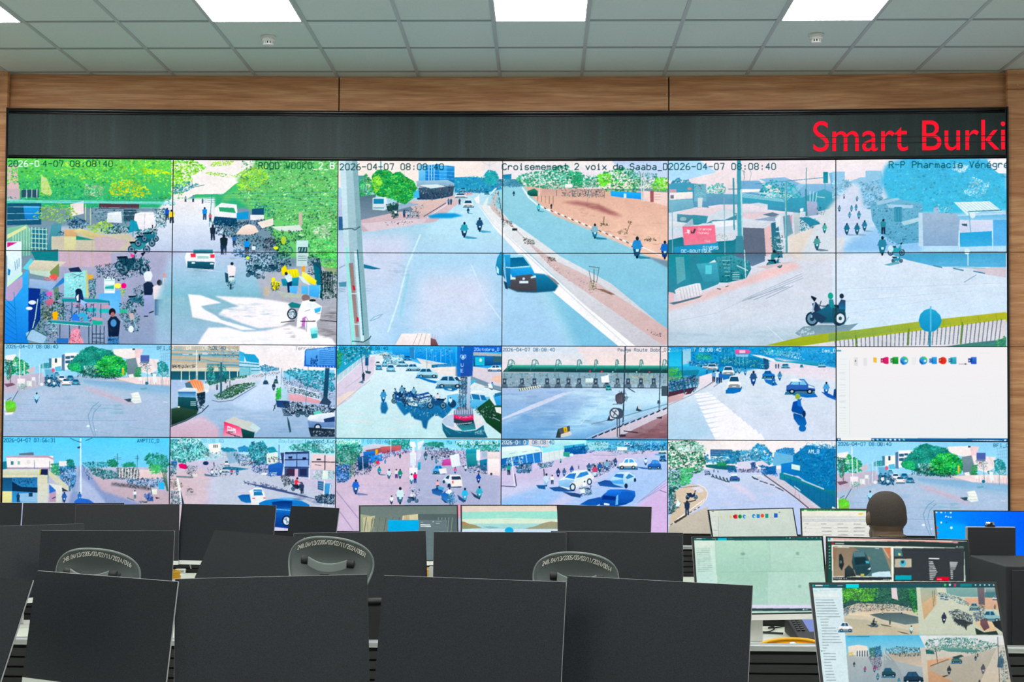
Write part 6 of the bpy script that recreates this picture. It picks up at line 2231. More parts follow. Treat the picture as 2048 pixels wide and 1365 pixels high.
FEED_PARKWAY = """
r f0ecec/f4e8ec 3 6 205 40
r c0cce8/b8c8ec 3 40 205 125
q 8 c8d4e8/b8c8ec 30 50 60 46 110 44 130 50 150 64 190 100 205 125 3 125 20 100 46 70
s 50 7 c8d0e8,d8d4e4,b4c4e8 50 56 110 50 150 84 60 86
q 6 dcd8e4/d4d0e8 70 56 88 58 104 72 108 80 96 70
q 5 d0d4e8/c8c8d8 104 46 120 46 140 60 180 88 172 84 140 68 112 56
p d8c8d4/c8c0d0 118 46 130 50 180 84 200 104 200 118 176 96 150 72
p d8c8b8/c8bca8 10 66 30 58 44 60 50 68 46 80 30 92 4 108
p c8c0b4/b8b4a8 4 108 28 94 50 84 54 125 3 125
p dcd8e0 30 62 40 60 46 66 40 68
n f4f4f8 0.9 12 44 78 46 75 12 101 15 98.6
l e8e8ec 1 38 58 46 62 50 68 48 76 40 84 28 93 4 107
n 383c38 0.7 8 38 86 40.4 84.4 6 106 9 104
l 787478 0.6 16 62 40 60
f 300 2.4 2f7860,48a078,1f5850,68b890,388868,88c8a0 4 8 36 7 46 14 48 30 44 42 34 46 26 56 14 64 4 74
f 60 2.2 58c080,48a868,68d090 18 40 34 38 28 58 18 60
f 60 2 d8ecec,a8d0c8 6 8 44 8 44 20 14 18
f 60 2 1f5058,2f6868 4 60 12 62 12 90 4 94
f 30 1.4 e8f0f4,78b0b8,2f5868 8 76 18 78 17 86 10 88
p e8f4f4 14 76 18 80 16 84 12 84
r 486888/3868a0 53 17 78 25
n 78a0c0 0.6 3 54 19 78 18.4 54 23 78 22.6
f 120 2 3890b8,48a0b8,2f78a0,68b8c8 46 24 60 22 78 18 88 18 88 34 60 34 48 32
p 2f7878/285c68 47 35 60 34.6 82 36 83 42 60 40 48 38
f 60 1.6 48a878,2f8868 60 32 72 32 72 36 62 36
f 130 2.2 2f78a8,3898b0,2868a0,58a8c0 72 20 100 18 104 30 86 34 72 34
n 58a8c8 0.7 4 90 18 90 32 104 16 104 30
f 180 2.3 3890b8,48a8c8,2f78b0,78c8d8 100 18 108 10 116 12 124 20 128 30 120 38 112 38 104 30
f 120 2.2 3890c8,2f78b8,58a8d0 130 18 140 15 152 16 150 26 140 30 132 28
p 78b8d8 128 20 150 24 150 36 126 36
p d8d8e8 84 32 104 30 104 40 84 42
p e0d8e4 104 32 114 30 122 36 116 40
f 40 1.6 2f6898,3878a8 72 38 84 36 84 44 74 44
f 30 1.6 284878,3868a0 100 32 106 32 108 40 101 40
f 60 1.2 987898,d0c8d8,b890a8,485878 84 40 110 40 112 44 86 44
p 2f70a8 118 38 130 36 130 46 120 46
f 60 2 2868a0,2f78b0 112 36 128 38 132 48 112 46
p 2f88c8/2878b8 136 34 160 30 160 48 136 48
p 2a80b8/2078a8 150 24 166 12 200 14 200 70 170 58 150 44
f 200 2.4 2f88b8,2078a8,3f98c0,286898,48a8c8 160 14 166 10 200 12 200 62 186 62 160 46 152 26
f 40 1.6 e8f4fc,a8d8f0 164 8 200 8 200 16 180 16
p d8ece8 148 34 158 36 158 42 148 40
p 2f8898/287080 134 45 140 44 186 63 200 66 200 90 182 86 150 66 134 52
p 2878a0/2a6888 140 50 186 66 200 72 200 96 180 86 150 68
l c8d8e0 1 139 45 150 48
l b8d0dc 1.6 160 53 186 63.6
n 206888 0.4 9 140 48 140 54 196 70 196 92
p d0ccd8 128 50 140 54 180 84 190 92 176 86 150 70 132 58
n 283840 1.2 3 102 49 105 51.6 104 51 109 52.4
l 283840 0.9 111 54 120 57
l 283840 0.9 123 58 128 59.4
n 384850 0.8 5 129 61 134 63 136 64.6 139 66
l 303c44 1 116 47 140 64 148 70 156 76 168 86
l e8ecf0 1 103 48 112 48 118 52
n e8f0f4 0.8 4 151.6 60 153 62 157 64 158.4 66
n b890a8 0.6 2 153 64 152 72 157 70 158 76
f 16 1.3 2f4858 46 42 52 43 54 47 46 47
n 3f5c68 1.6 5 55.4 46.6 56.6 49.6 72 51 74 55
n 485868 1 5 54 49 58 49.6 70 54.4 75.4 55.4
n 58788c 1.2 2 57 41 57 43.4 61.6 42 62 44
C S 4868a0 81.6 54 12 7.4
p e0ecf4 77 46.4 84 45.6 85 48 78 48.6
b 303c58 31 76 14
p 4f5048 20 80 36 76 36 77.4 24 80.4
h 30405c 25.6 94 17 2f4058
e 303848 26 74.6 1.8 1.6
p 4f4c44 10 102 24 94 26 95 12 104
p e8e4ec/e0d8e8 196 84 200 86 200 125 188 125
t f0fcff 4.2 15 19.8 3.3 2026-0
t a8d8c8 4.2 36 19.8 3.3 4-07
t f4fcff 4.2 168 21.4 3.4 AM_B
"""
# pictures on the desk monitors
SCREEN_ROCK = """
r 70807c/88948c 0 0 150 120
p a8b090/98a488 30 10 44 12 40 46 34 40
p c8c4a0/b0b08c 36 14 50 12 46 30 42 60 36 60
p d8d0a8/bcb894 82 12 100 10 100 60 76 60
n 5f6a58 0.8 7 40 14 34 50 86 14 80 50
p c4b48c/a89c74 84 12 90 12 88 60 80 60
n 7f8870 0.7 6 46 16 44 60 60 14 56 60
p 58686a/64787c 100 10 150 10 150 120 100 120
n 8f9c94 0.7 5 124 14 122 40 140 14 136 60
n 90a098 0.8 4 34 14 36 40 56 30 54 60
p 10b0e8/18a0dc 65 17 101 17 101 60 65 60
r 6b7c80 101 17 134 80
l e8f0f0 1.1 103 22.6 114 22.6
l e8f0f0 1 103 24.4 115 24.4
l c8d4d4 0.4 103 19.6 106 19.6
e f0f8f8 117.6 19 0.6 0.6
l c0d0d0 0.6 121 21 125 21
l 9fb0b0 0.4 121 19 128 19
"""
SCREEN_BEACH = """
r e4d4c4/e4dcc4 -4 -4 114 20
p e8d8cc -4 4 50 3 114 4 114 10 -4 10
p 9fe4d0/a0e0d4 -4 8 114 7 114 17 -4 17
p d8ead4/dcecd8 -4 16 60 15 114 16 114 22 -4 22
s 16 6 e8ecd8,c8ecdc 4 12 60 12 100 18 30 22
p a8dcd8/a0ccd4 -4 21 114 21 114 34 -4 34
p b08868/a89468 -4 18 4 19 10 21.6 16 22.6 24 26 -4 27
p 8f9a70 -4 23 8 23 20 25.6 8 27 -4 28
p 88b4b8 24 24.6 34 24 44 25.6 34 26.6
p a8a080/98a088 72 26.6 84 24 92 20.6 102 18.6 114 20 114 28 86 28
p d0e4f0/c0d8ec -4 27 114 27 114 50 -4 50
e 18b0e4 54.6 29 5 4
e c8b8a0 102 5 0.4 0.3
"""
SCREEN_ICONS = """
r d4dcd0/b8ccc8 0 0 170 100
p dce0d8/c8d4cc 6 12 16 12 17 70 8 70
l 98a8a4 0.4 15.6 20 16.4 70
n b8c4bc 0.4 8 9 20 13 20 10 55 14 55
l 8f9890 0.5 10.6 36 15 36
l 303848 0.6 8 14 10.4 14
e d8d49c 19 20.8 1 1.6
e d8dcb0 24 20.6 1 1.6
e e8c070 30 20.2 1.2 1.8
p d03038 34.6 17.4 38 18 38 22.4 34 22.4 33.4 20
r a82030 33 18.6 35.6 21.2
e 209048 41 20 2.2 2.4
r 187838 39 18.6 41 21.2
e 3890c8 46 20 2 2.4
e d8ece8 46.8 20.4 0.9 0.9
e 3890c8 57 19.4 2 2.4
e d8ece8 57.8 19.8 0.9 0.9
r 3088d0 60.4 17.2 64 21.8
e e85828 67 19 2.2 2.2
r 289888 70.4 16.8 74 21.6
l 98a8a8 0.4 76 21.4 79.6 21.2
r 2868c0 80.6 16.2 84.8 21.2
l 404858 0.5 86 15 88 15
"""
SCREEN_SHEET = """
r e8e8e0/dce0dc 100 0 260 100
r 18943c/208840 108 8 260 13.4
n a8e0b0 0.5 9 120 12.6 121.4 12.6 150 12.4 151.4 12.4
r c8e8c0 116 12 119.4 13.6
r f0ece0 110 13.6 260 19
e e8c850 182 17 3 1
r d8dcd8 110 19.6 260 22
r d0d4d4 114 22.6 260 26
n 98a0a0 0.4 4 126 24 127 24 181 24 182 24
n c8ccc8 0.3 5 114 26 260 26 114 42 260 42
n 787c80 0.5 3 136 28.6 142 28.6 174 28.8 182 28.8
n 787c80 0.5 3 136.6 33 147.6 33 174 33 187 33
n 787c80 0.5 3 137 37 148 37 174 37 187 37
n 686c70 0.4 3 117 28.6 118 28.6 117.4 37 118.4 37
l 686c70 0.5 119 28.6 121 28.6
n 787c80 0.5 3 138 41.4 148 41.4 174 41.4 186 41.4
p d8dce8/e0d4e8 110 44 260 44 260 110 110 110
"""
SCREEN_BLUE = """
p 0c9cf4>0c5cf8 -2 -2 70 -2 70 100 -2 100
q 12 10a8f8 -8 6 22 10 30 40 -8 50
n d0f0f8 0.9 4 2 1.5 2.8 1.8 11.6 1.9 12.4 1.9
n c8f0f8 0.8 3 8.4 4.6 9.2 4.6 11.8 5 12.4 5
e e8f8ff 5.6 8.5 0.6 0.7
e e8f8ff 8.8 4.6 0.6 0.7
e d05868 2.6 11.8 0.9 0.9
e d05868 3 15.4 0.8 0.8
e d8f4f8 12.4 12 0.9 0.9
n 1878b8 0.9 3 8.8 1.8 9.4 1.8 8.8 8.6 9.4 8.6
"""
SCREEN_EMPTYGRID = """
r b4d8c8/b8d8cc -2 0 210 120
p b8dcc8/a8d0c0 36 14 112 14 114 60 38 60
p bcdccc/b0d4c4 112 14 190 14 196 60 114 60
p a8d0bc/acd0c4 38 60 110 60 110 106 40 106
r 24585c/1f5858 0 8 200 15.6
r 08b8d0 39.6 10.4 52 15.6
l e8f4f0 1.2 9 13.2 16.6 13
l 28a890 0.9 17 13 22.6 13
e 18a088 6.8 12.8 1 1
l 88a8a8 0.7 31 13 36.4 13
l 48888c 0.6 54 13 60 13
e 30c088 136 12 0.9 0.9
e d8e8e8 141 12 0.9 0.9
r a03848 145 11.4 148 12.4
l 28887c 0.7 150 12 162 12
n b8d0d0 1 4 165.4 12 166.4 12 184 12 185 12
p d0e8d8/bce0dc 3 15.6 35 15.6 38.6 110 8 110
p d8e8dc/c8e4dc 35 17 36 60 38.6 66 38.6 108 37 108
r dce8dc 8 19.6 34 24
n 98b0ac 0.55 13 9 27 28 27 11.4 59 32 59
n a8c8b8 0.5 3 36 14 38 60 112 14 114 60
l 98bcac 0.5 38 60 190 58.6
e 88b0a4 74.6 34.6 3.4 2
n 90b8a8 0.4 2 67 40.6 82 40.6 145 40 158 40
e 90b4a8 151.6 34 2.6 2.4
e 98bcb0 154.6 80 2.4 2.4
r dcdcec/d8d4ec 0 106 210 111
r 2f4a4c 0 111 210 114.6
e e0ecec 160 112.6 1.2 1
l c0d0d0 0.6 162 112.6 166 112.6
"""
SCREEN_PLATE = """
r e0e0d8/d8dcd4 0 4 205 20
r 2f4040/2a3c3c 0 17 205 80
p 1f5048 3 19 9.6 19 10 74 3.6 74
n c0d8d0 1.2 8 6 24 7 24 6.6 55 7.6 55
e 2f98a8 6.6 13.2 1.8 2
l e8a098 1.8 12 13.4 60 14 100 15.6 140 16.6 187 18.6
r c02838 10 18.4 13 21
l e0e4e0 1.1 14.6 20 27 20.4
e d8e0e0 186 24.4 0.9 0.9
l a0b0b0 0.7 189 24.4 195 24.6
p e8f0e0 9.4 22 196 26 198 78 10.6 78
p 8f7f6c/a08f78 11.4 24 93 25.6 94 66 12 66
p 587878/4f7478 40 25 80 25.4 92 56 93 62 60 66 64 40
p b08868 83 26 93 26 93 44
l d8d0b8 1 82 26 90 40
p c87858 84 26 93 26.4 93 40
p 98785f 11.4 24 18 24 14 50 12 58
p d4ecf4/c4e4f0 66 62 76 59.6 92 59 93.4 68 66 68
p 283438 20 36 23 34 26 40 27 50 24 58 20 52
e 607878 22.6 46 1.6 2.4
p 38484c/2a3438 28 56 34 50 40 56 44 66 28 67
p 385c68/284850 38 46 40 32 44 30.6 55 31 60 38 63 46 65 54 62 60 48 60 40 56
p 587f88 40 31.6 55 31 57 38 41 38.6
p 1f3840 41.4 40 57 39 61 48 43 50
p 2a4850 40 52 62 52 66 58 58 66 44 64
p 48b8c8 57 44 62 45 63 48 58 47.6
p d8ecf0 60 56 65 53 64 57
r c8c058 50.4 62.4 55.6 65
r 30383c 11.6 67 94 71.6
n f0f4f0 1.1 5 13 68 13.6 69 23 68.6 23.6 69.6
n f0f4f0 1 2 27 68.6 27.6 69.6 30 68.6 30.6 69.6
n f0f4f0 1.1 4 83 70 83.6 71 92 70.4 92.6 71.2
l d8dcd8 0.9 14 25.2 34 25.6
l d8dcd8 0.9 71 26.6 76 27
r 3a4044 97 26.4 196 73
l d8e8e8 1 98 27.4 108 27.6
p 487c88 98 29 108 29 110 38 98 38
p d8d878 103 33 107 34 107 37 104 37
r c0b8a4 98.4 41.4 122 53.4
e 58b8d0 110 47.6 4.6 5
p 284c58 107 44 112 44 111 48 108 48
r 10a8b8 99 64.6 122 71
l f0f4f4 1.6 146.6 41 160.6 41.2
n e8ecec 1.1 6 146.6 45.4 152 45.6 147.4 57.6 157 57.8
n e8ecec 1.1 5 147.4 60 158 60.2 148 70 152.6 70.2
n e8ecec 1 6 176 46.4 187 46.6 176.8 56 183 56.2
n e8ecec 1 5 177 58.4 180 58.6 177.6 69 180 69.2
r e01030 157 67 175 72
l f8d0d8 0.9 158.4 70 164 70.4
"""
SCREEN_QUAD = """
@ 0
r dce8ec/d8e4ec 0 6 54 180
r 2a5c66/24545c 0 7 290 14.4
r 08d8dc 53.4 8.4 70 14.6
e 18b0b0 10.6 11.4 1.4 1.6
l f0f8f8 1.4 13.6 11.4 23 11.4
l 28a8a8 1.1 24.6 11.4 31 11.4
l 98b4b8 0.9 42.4 11.4 49 11.4
p d4e8ec 3 14.4 47.6 14.4 57 138 14 138
l 88c0c8 0.6 8 18 16 18
n b0bcbc 0.5 2 20 17.6 32 17.6 34 17 42 17
r e4ece8 8 22 45 26
n 8c989c 0.8 7 14 30 37 30 16 51.6 46 51.6
n 98a4a4 0.8 3 20.4 55 31 55 21 62.6 30 62.6
n 949ca0 0.8 6 22 66.4 40 66.4 23 85 48 85
n 949ca0 0.8 3 23 88.8 31 88.8 24 96 26 96
n 8c989c 0.8 3 24 99.6 40 99.6 25 107 40 107
n 949ca0 0.8 7 25 111 34 111 28.4 134 40 134
e 287848 22 96 0.8 0.8
# first quarter: a shaded square
p d4c4a8/ccc8b4 48.4 14.4 147.6 14.2 151 75 52 75
p 3f6860/2f5850 48.4 14.4 147.6 14.2 149 44 120 36 70 34 50 40
f 150 2 58b830,78d840,88e858,48a838 48 15 95 15 95 30 80 32 60 30 50 34
f 160 2 3f7f58,285848,58a878,1f4f48,2f6f68 90 15 112 15 116 32 147 32 147 15 120 16 120 34 90 32
p e0d0d4 112 14.4 119 14.4 121 30 113 28
f 60 2 48b838,2f9848,206050 134 16 147 16 148 50 140 46
f 170 1.6 284858,385868,4878a0,d8dcd8,6f8088,385050 50 34 80 32 120 34 142 36 140 44 90 44 60 46 50 46
f 40 1.2 f0d8c0,e87848,e8e4e0 70 38 110 40 108 46 74 46
p e0d0b4 52 48 70 46 86 46 90 46 84 52 70 50 52 50
p 58686c/688080 84 49 100 46.6 124 46.6 148 52 149 60 130 62 100 55
p b8b4a0/c8bca0 52 54 80 56 120 66 148 72 150 75 52 75
f 40 1.4 d8e4e8,486878,a8c0c8 50 40 58 40 56 50 51 50
C S e8ecf0 53 71 18 12
p 485858 80 62 88 63 94 65.6 86 65
b 3f4844 90 65.4 10 38484c
h 486048 110.4 62 6
h d8e0e4 100.6 50 4
h d0dce0 125.6 48 5
p 685f58 98 61 112 64 112 65 100 63
m c8e0d8 138 74 11 487878
p 484c4c 119 70 132 73 136 74.6 126 73
# third quarter: houses by a street
p 58b8dc/98d0e4 52.4 76 154 75.4 157 100 54 100
p b0b8b8/98a8b0 54 100 153 98 157 138 57.6 138
l 2f6f88 0.7 56 77.6 83.6 77.2
p ece0d0/e0d8c8 56 90 70 88 81 90 83 100 57 102
p e8e4dc/c8d0d0 66 95 82 95 82 104 66 104
n 2f4858 1.2 5 68 96 68 103 81 96 81 103
f 14 1.2 d0c068 56 98 64 97 64 103 57 103
f 60 1.6 3f7868,2f6058,58988c 84 92 92 92 92 104 84 104
f 80 1.6 2f6888,4888a8,284f70 90 91 98 90 100 103 91 104
p b8ac9c/c8bcac 104 100 154 98 156 118 120 110
f 120 1.5 3f6060,d8dcd4,58807c,2f4850 104 93 120 90 150 92 153 102 130 104 110 100
p 98a4a8 103 92 106 98 118 112 132 138 100 138 103 104
n d8e0dc 0.5 2 102.6 92 105 108 104 100 112 108
f 100 1.2 485878,a8c0c8,684878,d8e4e8,786088 82 104 98 104 100 112 96 122 88 116
C S 284c54 109 130 18 12
C S 243c50 141 138 26 15
m 3f88a0 122 139 8 2f7890
m 4f8898 94.6 134 9
m a05070 78 124 8
m 984870 90.4 124 9
m 3f4848 64 117 7
@ 1
# second quarter: cars and the totem
p d0d4c0/c4ccb8 8 14 114.6 14 121 75 12 75
p a8b8a8/c0b090 13 14 34 14 36 24 18 36 14.6 34
p d8b890/c8a880 15 36 34 22 34 36 18 56
n 607068 0.7 2 29 18 30.6 38 31.6 18 32 32
p 88b0a8/78a0a0 46 14 88 14 88 26 66 26 48 22
p 9fb4b0/6f8c90 97 14 114 14 114.6 20 98 20
r 4f7f84 97 20 115 28
p dcb498/d0ac90 70 27 116 27 118.6 43 100 42 74 36
f 80 1.6 6f9090,a8c4c0,48707c,d0d8cc 36 20 50 22 66 28 76 34 76 38 62 34 48 26 37 26
C S 88a4a0 84 43 14 9
C F c8d8d0 41.6 29 6 5
C F b8ccc8 47 30 5 5
C S e8e0d8 111 30 8 5
m 383c50 44 61 15 303848
f 160 1.7 283444,485868,98a8a8,384858,607888 50 44 62 42 72 46 80 50 82 60 70 66 58 60
p 384048/404844 56 54 70 56 80 60 74 62 73 70 70 64 60 60
C S 88b4b8 105 58 24 14
f 50 1.6 d8e0e8,7f98a8,485870 82 46 92 44 92 58 84 58
p 2f3434 100 60 118 56 120 72 112 66
p e0c4a0/d8bc98 84 60 92 56 106 58 113 70 96 71
p 38443c/2f3c38 84 66 96 72 112 70 114.6 75 86 75
p 7a5c60/684c54 91 56 99 54 103 66 96 70 91 62
p 787078/686068 87 14 96.6 14 97 36 89 36
f 50 1.4 d8d8d8,6f7878,485058 89 36 97 36 98 56 91 56
m 8f6858 110 42 6
# fourth quarter: an open crossroads
p d8e4e4/e4d8d4 12 76 122.6 76 124 90 20 92
p ccc8bc/c8bca8 13 92 124 88 130 138 18 138
p d0a888/c09878 22 108 60 104 80 106 70 118 60 138 24 138
f 220 2 388880,2f7878,489888,286868 20 82 40 80 66 78 84 80 96 83 112 86 116 90 100 98 84 100 50 96 22 98
p 68a098/508080 40 92 60 92 88 95 86 98 50 97
l d8e8e4 0.8 47 87 54 87
l c8dcd8 0.8 91 90 100 90
p 2f6868 20 94 30 96 32 100 21 100
l e8e4e0 0.8 112 90 84 104
p b8b4a8/b0a898 24 120 34 112 86 100 96 96 112 92 104 110 90 138 60 138
n 4f4c48 0.7 7 26 116 30 114 44 109 50 107
C S 487068 60.6 112 14 9
p 385050 54 104 66 101 70 103 60 106
m 384048 50.6 127 12 303c44
p 504840 41 129 48 127 50 128 44 130
m 58585f 94.6 126 13 685c68
m 404c50 85 109 7
h 484c48 87.6 104 5
p 587888/406078 114 106 118 100 122 108 120 118 113 117
f 60 1.6 78a0a8,a8c0c4,486878 116 96 122 90 128 120 130 138 118 138
l 3f4c54 0.7 113.6 78 116 138
l 3f4848 0.7 32 84 35.6 111
p d8dce0 31 82 37 82 36 90 32.6 90
m 48484c 90 139 6
e 40d868 45.4 10.6 1.6 1.6
e d8e4e8 51.6 10.4 1.4 1.6
r d84068 57 9 59.6 12.4
r 1f848c 65 9 80 12.6
n d0e0e4 1.6 5 84.4 10.6 85.4 10.8 108 10.6 109 10.8
"""
# ------------------------------------------------------------------ measures of the room (metres; the camera stands at x = y = 0)
WP, HP = 1.21, 0.6806                   # one screen of the video wall
WX0, WY0, WSAG = -0.2971, 9.6806, 0.1088   # the wall's middle, its distance, how far its ends come forward
ZTOP = 1.9497 + EYE                     # top of the screens
ZCEIL = 2.5979 + EYE
DESK = 0.75
def arc(c):
    """a point on the slightly concave screen wall: column position c (0..6) -> x, y"""
    dx = (c - 3) * WP
    return WX0 + dx, WY0 - WSAG * (dx / 3.63) ** 2
def ray(px, py):
    return _f + _R * ((px - 1021.14) / FPX) - _U * ((py - 785.97) / FPX)
def at_z(px, py, z):
    d = ray(px, py); return d * ((z - EYE) / d.z) + Vector((0, 0, EYE))
def at_y(px, py, y):
    d = ray(px, py); return d * (y / d.y) + Vector((0, 0, EYE))
def to_px(p):
    q = Vector(p) - Vector((0, 0, EYE))
    return 1021.14 + FPX * q.dot(_R) / q.dot(_f), 785.97 - FPX * q.dot(_U) / q.dot(_f)

XL, XR, YB = -5.0, 4.6, -2.4            # left wall, right wall, the wall behind the camera

# ------------------------------------------------------------------ room shell
def struct(name, label, cat, mb, mats, **kw):
    o = mb.build(name, mats, **kw)
    return tag(o, label, cat, kind='structure')
struct('floor', 'grey vinyl floor under the console desks', 'floor', MB().box(XL, YB, -0.1, XR, 10.2, 0), M_FLOOR)
struct('wall_left', 'plain light wall left of the video wall', 'wall', MB().box(XL - 0.1, YB, 0, XL, 10.2, ZCEIL + .1), M_WALL)
struct('wall_right', 'plain light wall right of the video wall', 'wall', MB().box(XR, YB, 0, XR + 0.1, 10.2, ZCEIL + .1), M_WALL)
struct('wall_rear', 'plain light wall facing the video wall', 'wall', MB().box(XL - .1, YB - 0.1, 0, XR + .1, YB, ZCEIL + .1), M_WALL)
struct('reflection_panels_rear', 'unseen dark panels added to the rear wall for the off screens to reflect', 'added reflection panel', MB().box(-3.9, YB, 0, -2.2, YB + .04, 3.4).box(.9, YB, 0, 2.0, YB + .04, 3.4), simple('reflection_panel_dark', '3a2c22', .6))  # added out of view: dark bands to vary reflections in the switched-off screens
struct('reflection_slab_1', 'unseen dark slab added to the rear wall as a dark patch in screen reflections', 'door', MB().box(-1.3, YB, 0, .1, YB + .05, 2.3), simple('reflection_slab_dark', '241e1a', .5), bevel=.004)  # added out of view: door-sized dark slab that the matt screens mirror as a patch
struct('wall_front', 'dark wall hidden behind the screens', 'wall', MB().box(XL, 10.0, 0, XR, 10.1, ZCEIL + .1), M_BLACK)
TS, OX, OY = 0.605, -3.3482, 8.4097
ceil = struct('ceiling', 'suspended ceiling of pale square mineral tiles in a metal grid', 'ceiling', MB().box(XL, YB, ZCEIL, XR, 10.0, ZCEIL + 0.1), M_TILE)
g = MB()
i0, i1 = math.floor((XL - OX) / TS), math.ceil((XR - OX) / TS)
for i in range(i0, i1 + 1):
    x = OX + i * TS
    if XL < x < XR: g.box(x - .012, YB, ZCEIL - .006, x + .012, 9.9, ZCEIL)
g.mat(1)
j = -20
while OY + j * TS < 9.9:
    y = OY + j * TS
    if y > YB: g.box(XL, y - .012, ZCEIL - .005, XR, y + .012, ZCEIL)
    j += 1
tag(g.build('grid_bars', [M_TBAR, M_TBAR2], ceil), 'grey metal grid between the tiles')

def along(mb, c0, c1, z0, z1, off0, off1, steps=4):
    """a strip that follows the screen wall from column c0 to c1; off = distance in front (-) or behind (+) of the screens"""
    A = [arc(c0 + (c1 - c0) * k / steps) for k in range(steps + 1)]
    vs = []
    for x, y in A:
        vs += [(x, y + off0, z0), (x, y + off0, z1), (x, y + off1, z1), (x, y + off1, z0)]
    fs = [(0, 1, 2, 3), tuple(steps * 4 + k for k in (3, 2, 1, 0))]
    for k in range(steps):
        for a in range(4):
            b = (a + 1) % 4
            fs.append((k * 4 + a, k * 4 + b, k * 4 + 4 + b, k * 4 + 4 + a))
    return mb.add(vs, fs)

ZLED = ZTOP + 0.372
n = 0
def nails(o, pts):
    m = MB()
    for x, y, z in pts:
        m.lathe([(.004, 0), (.004, .003), (.0015, .0045)], 8, Matrix.Translation((x, y, z)) @ Matrix.Rotation(math.pi / 2, 4, 'X'))
    tag(m.build('nail', M_NAIL, o), 'pale nail heads along the joint', kind='stuff')
for k, (c0, c1, nm) in enumerate(((0, 2, 'left'), (2, 4, 'middle'), (4, 6, 'right'))):
    o = struct('trim_%d' % (k + 1), '%s brown wood-grain board of the header above the LED sign' % nm, 'wood panel',
               along(MB(), 3 + (c0 - 3) * 1.011 + .004, 3 + (c1 - 3) * 1.011 - .004, ZLED - .06, ZCEIL - .002, .10, .15, 8), M_WOOD)
    P = []
    for c, dz in ((c0 + .012, .02), (c1 - .012, .02), (c0 + .012, .26), (c1 - .012, .26), (c0 + .012, .14), (c1 - .012, .14)):
        x, y = arc(3 + (c - 3) * 1.011); P.append((x, y + .099, ZLED + dz))
    nails(o, P)
struct('trim_4', 'dark gap behind the joints of the wood header', 'wood panel', along(MB(), 0, 6, ZLED - .06, ZCEIL - .002, .155, .16, 12), M_SEAM)
k = 5
for side, c0, c1 in (('left', -1.0, -.009), ('right', 6.012, 7.05)):
    zs = [0, ZTOP - 2 * HP + .003, ZTOP - HP + .003, ZLED + .13, ZCEIL - .002] if side == 'right' else [0, ZTOP - HP, ZLED - .03, ZCEIL - .002]
    for a, b in zip(zs[:-1], zs[1:]):
        nm = ('lowest', 'second lowest', 'third lowest', 'topmost')[zs.index(a)] if b != zs[-1] else 'topmost'
        o = struct('trim_%d' % k, '%s wood-grain wall panel %s of the video wall' % (nm, side), 'wood panel', along(MB(), c0, c1, a + .002, b - .002, .02, .06, 3), M_WOOD)
        x, y = arc(6.07 if side == 'right' else -.04)
        nails(o, [(x, y + .019, a + .03), (x + .002, y + .019, b - .03)])
        k += 1
for side, c0, c1 in (('left', -.008, -.001), ('right', 6.002, 6.011)):
    struct('trim_%d' % k, 'narrow dark edge strip along the %s side of the video wall' % side, 'edge strip', along(MB(), c0, c1, 0, ZLED, -.001, .14, 2), M_BEZEL)
    k += 1
struct('trim_%d' % k, 'black plinth wall below the video wall screens', 'plinth', along(MB(), 0, 6, 0, ZTOP - 4 * HP - .004, -.005, .08, 12), M_BLACK)

# ------------------------------------------------------------------ ceiling lights and smoke detectors
def ceiling_light(i, j, label, group=None):
    x, y = OX + (i + .5) * TS, OY + (j + .5) * TS
    t = empty('ceiling_light', label, 'ceiling light', group, (x, y, ZCEIL))
    h = TS / 2 - .012
    f = MB()
    for x0, y0, x1, y1 in ((-h, -h, h, -h + .008), (-h, h - .008, h, h), (-h, -h, -h + .008, h), (h - .008, -h, h, h)):
        f.box(x0, y0, -.012, x1, y1, -.001)
    f.build('frame', M_WHITE, t)
    MB().box(-h + .008, -h + .008, -.009, h - .008, h - .008, -.004).build('diffuser', M_LAMP, t)
    return t
ceiling_light(-1, -1, 'bright square LED ceiling light cut off by the left edge of the photo')
ceiling_light(2, -1, 'bright square LED ceiling light above the left detector')
ceiling_light(5, -1, 'bright square LED ceiling light in the middle of the ceiling')
ceiling_light(8, -1, 'bright square LED ceiling light above the right detector')
for j in (-5, -9, -13, -17):
    for i in (-1, 2, 5, 8, 11):
        if OX + (i + 1) * TS < XR: ceiling_light(i, j, 'square LED ceiling light further back in the room', 'ceiling lights behind the first row')

def smoke_detector(px, py, label):
    p = at_z(px, py, ZCEIL)
    t = empty('smoke_detector', label, 'smoke detector', None, (p.x, p.y, ZCEIL))
    MB().lathe([(.052, 0), (.052, -.012), (.048, -.018), (.04, -.02)], 28).build('base', M_WHITE, t, True)
    MB().lathe([(.044, -.018), (.043, -.03), (.036, -.036)], 28).build('body', M_WHITE, t, True)
    m = MB()
    for a in range(10):
        M = Matrix.Rotation(a * math.pi / 5, 4, 'Z')
        m.box(.026, -.004, -.054, .033, .004, -.034, M)
    m.build('cage', M_WHITE, t)
    MB().lathe([(.022, -.034), (.022, -.054)], 16).build('chamber', M_BLACK, t)
    MB().lathe([(.036, -.053), (.034, -.058), (.02, -.061)], 24).build('cap', M_WHITE, t, True)
smoke_detector(537, 73, 'small white round smoke detector below the left ceiling light')
smoke_detector(1632, 69, 'small white round smoke detector below the right ceiling light')

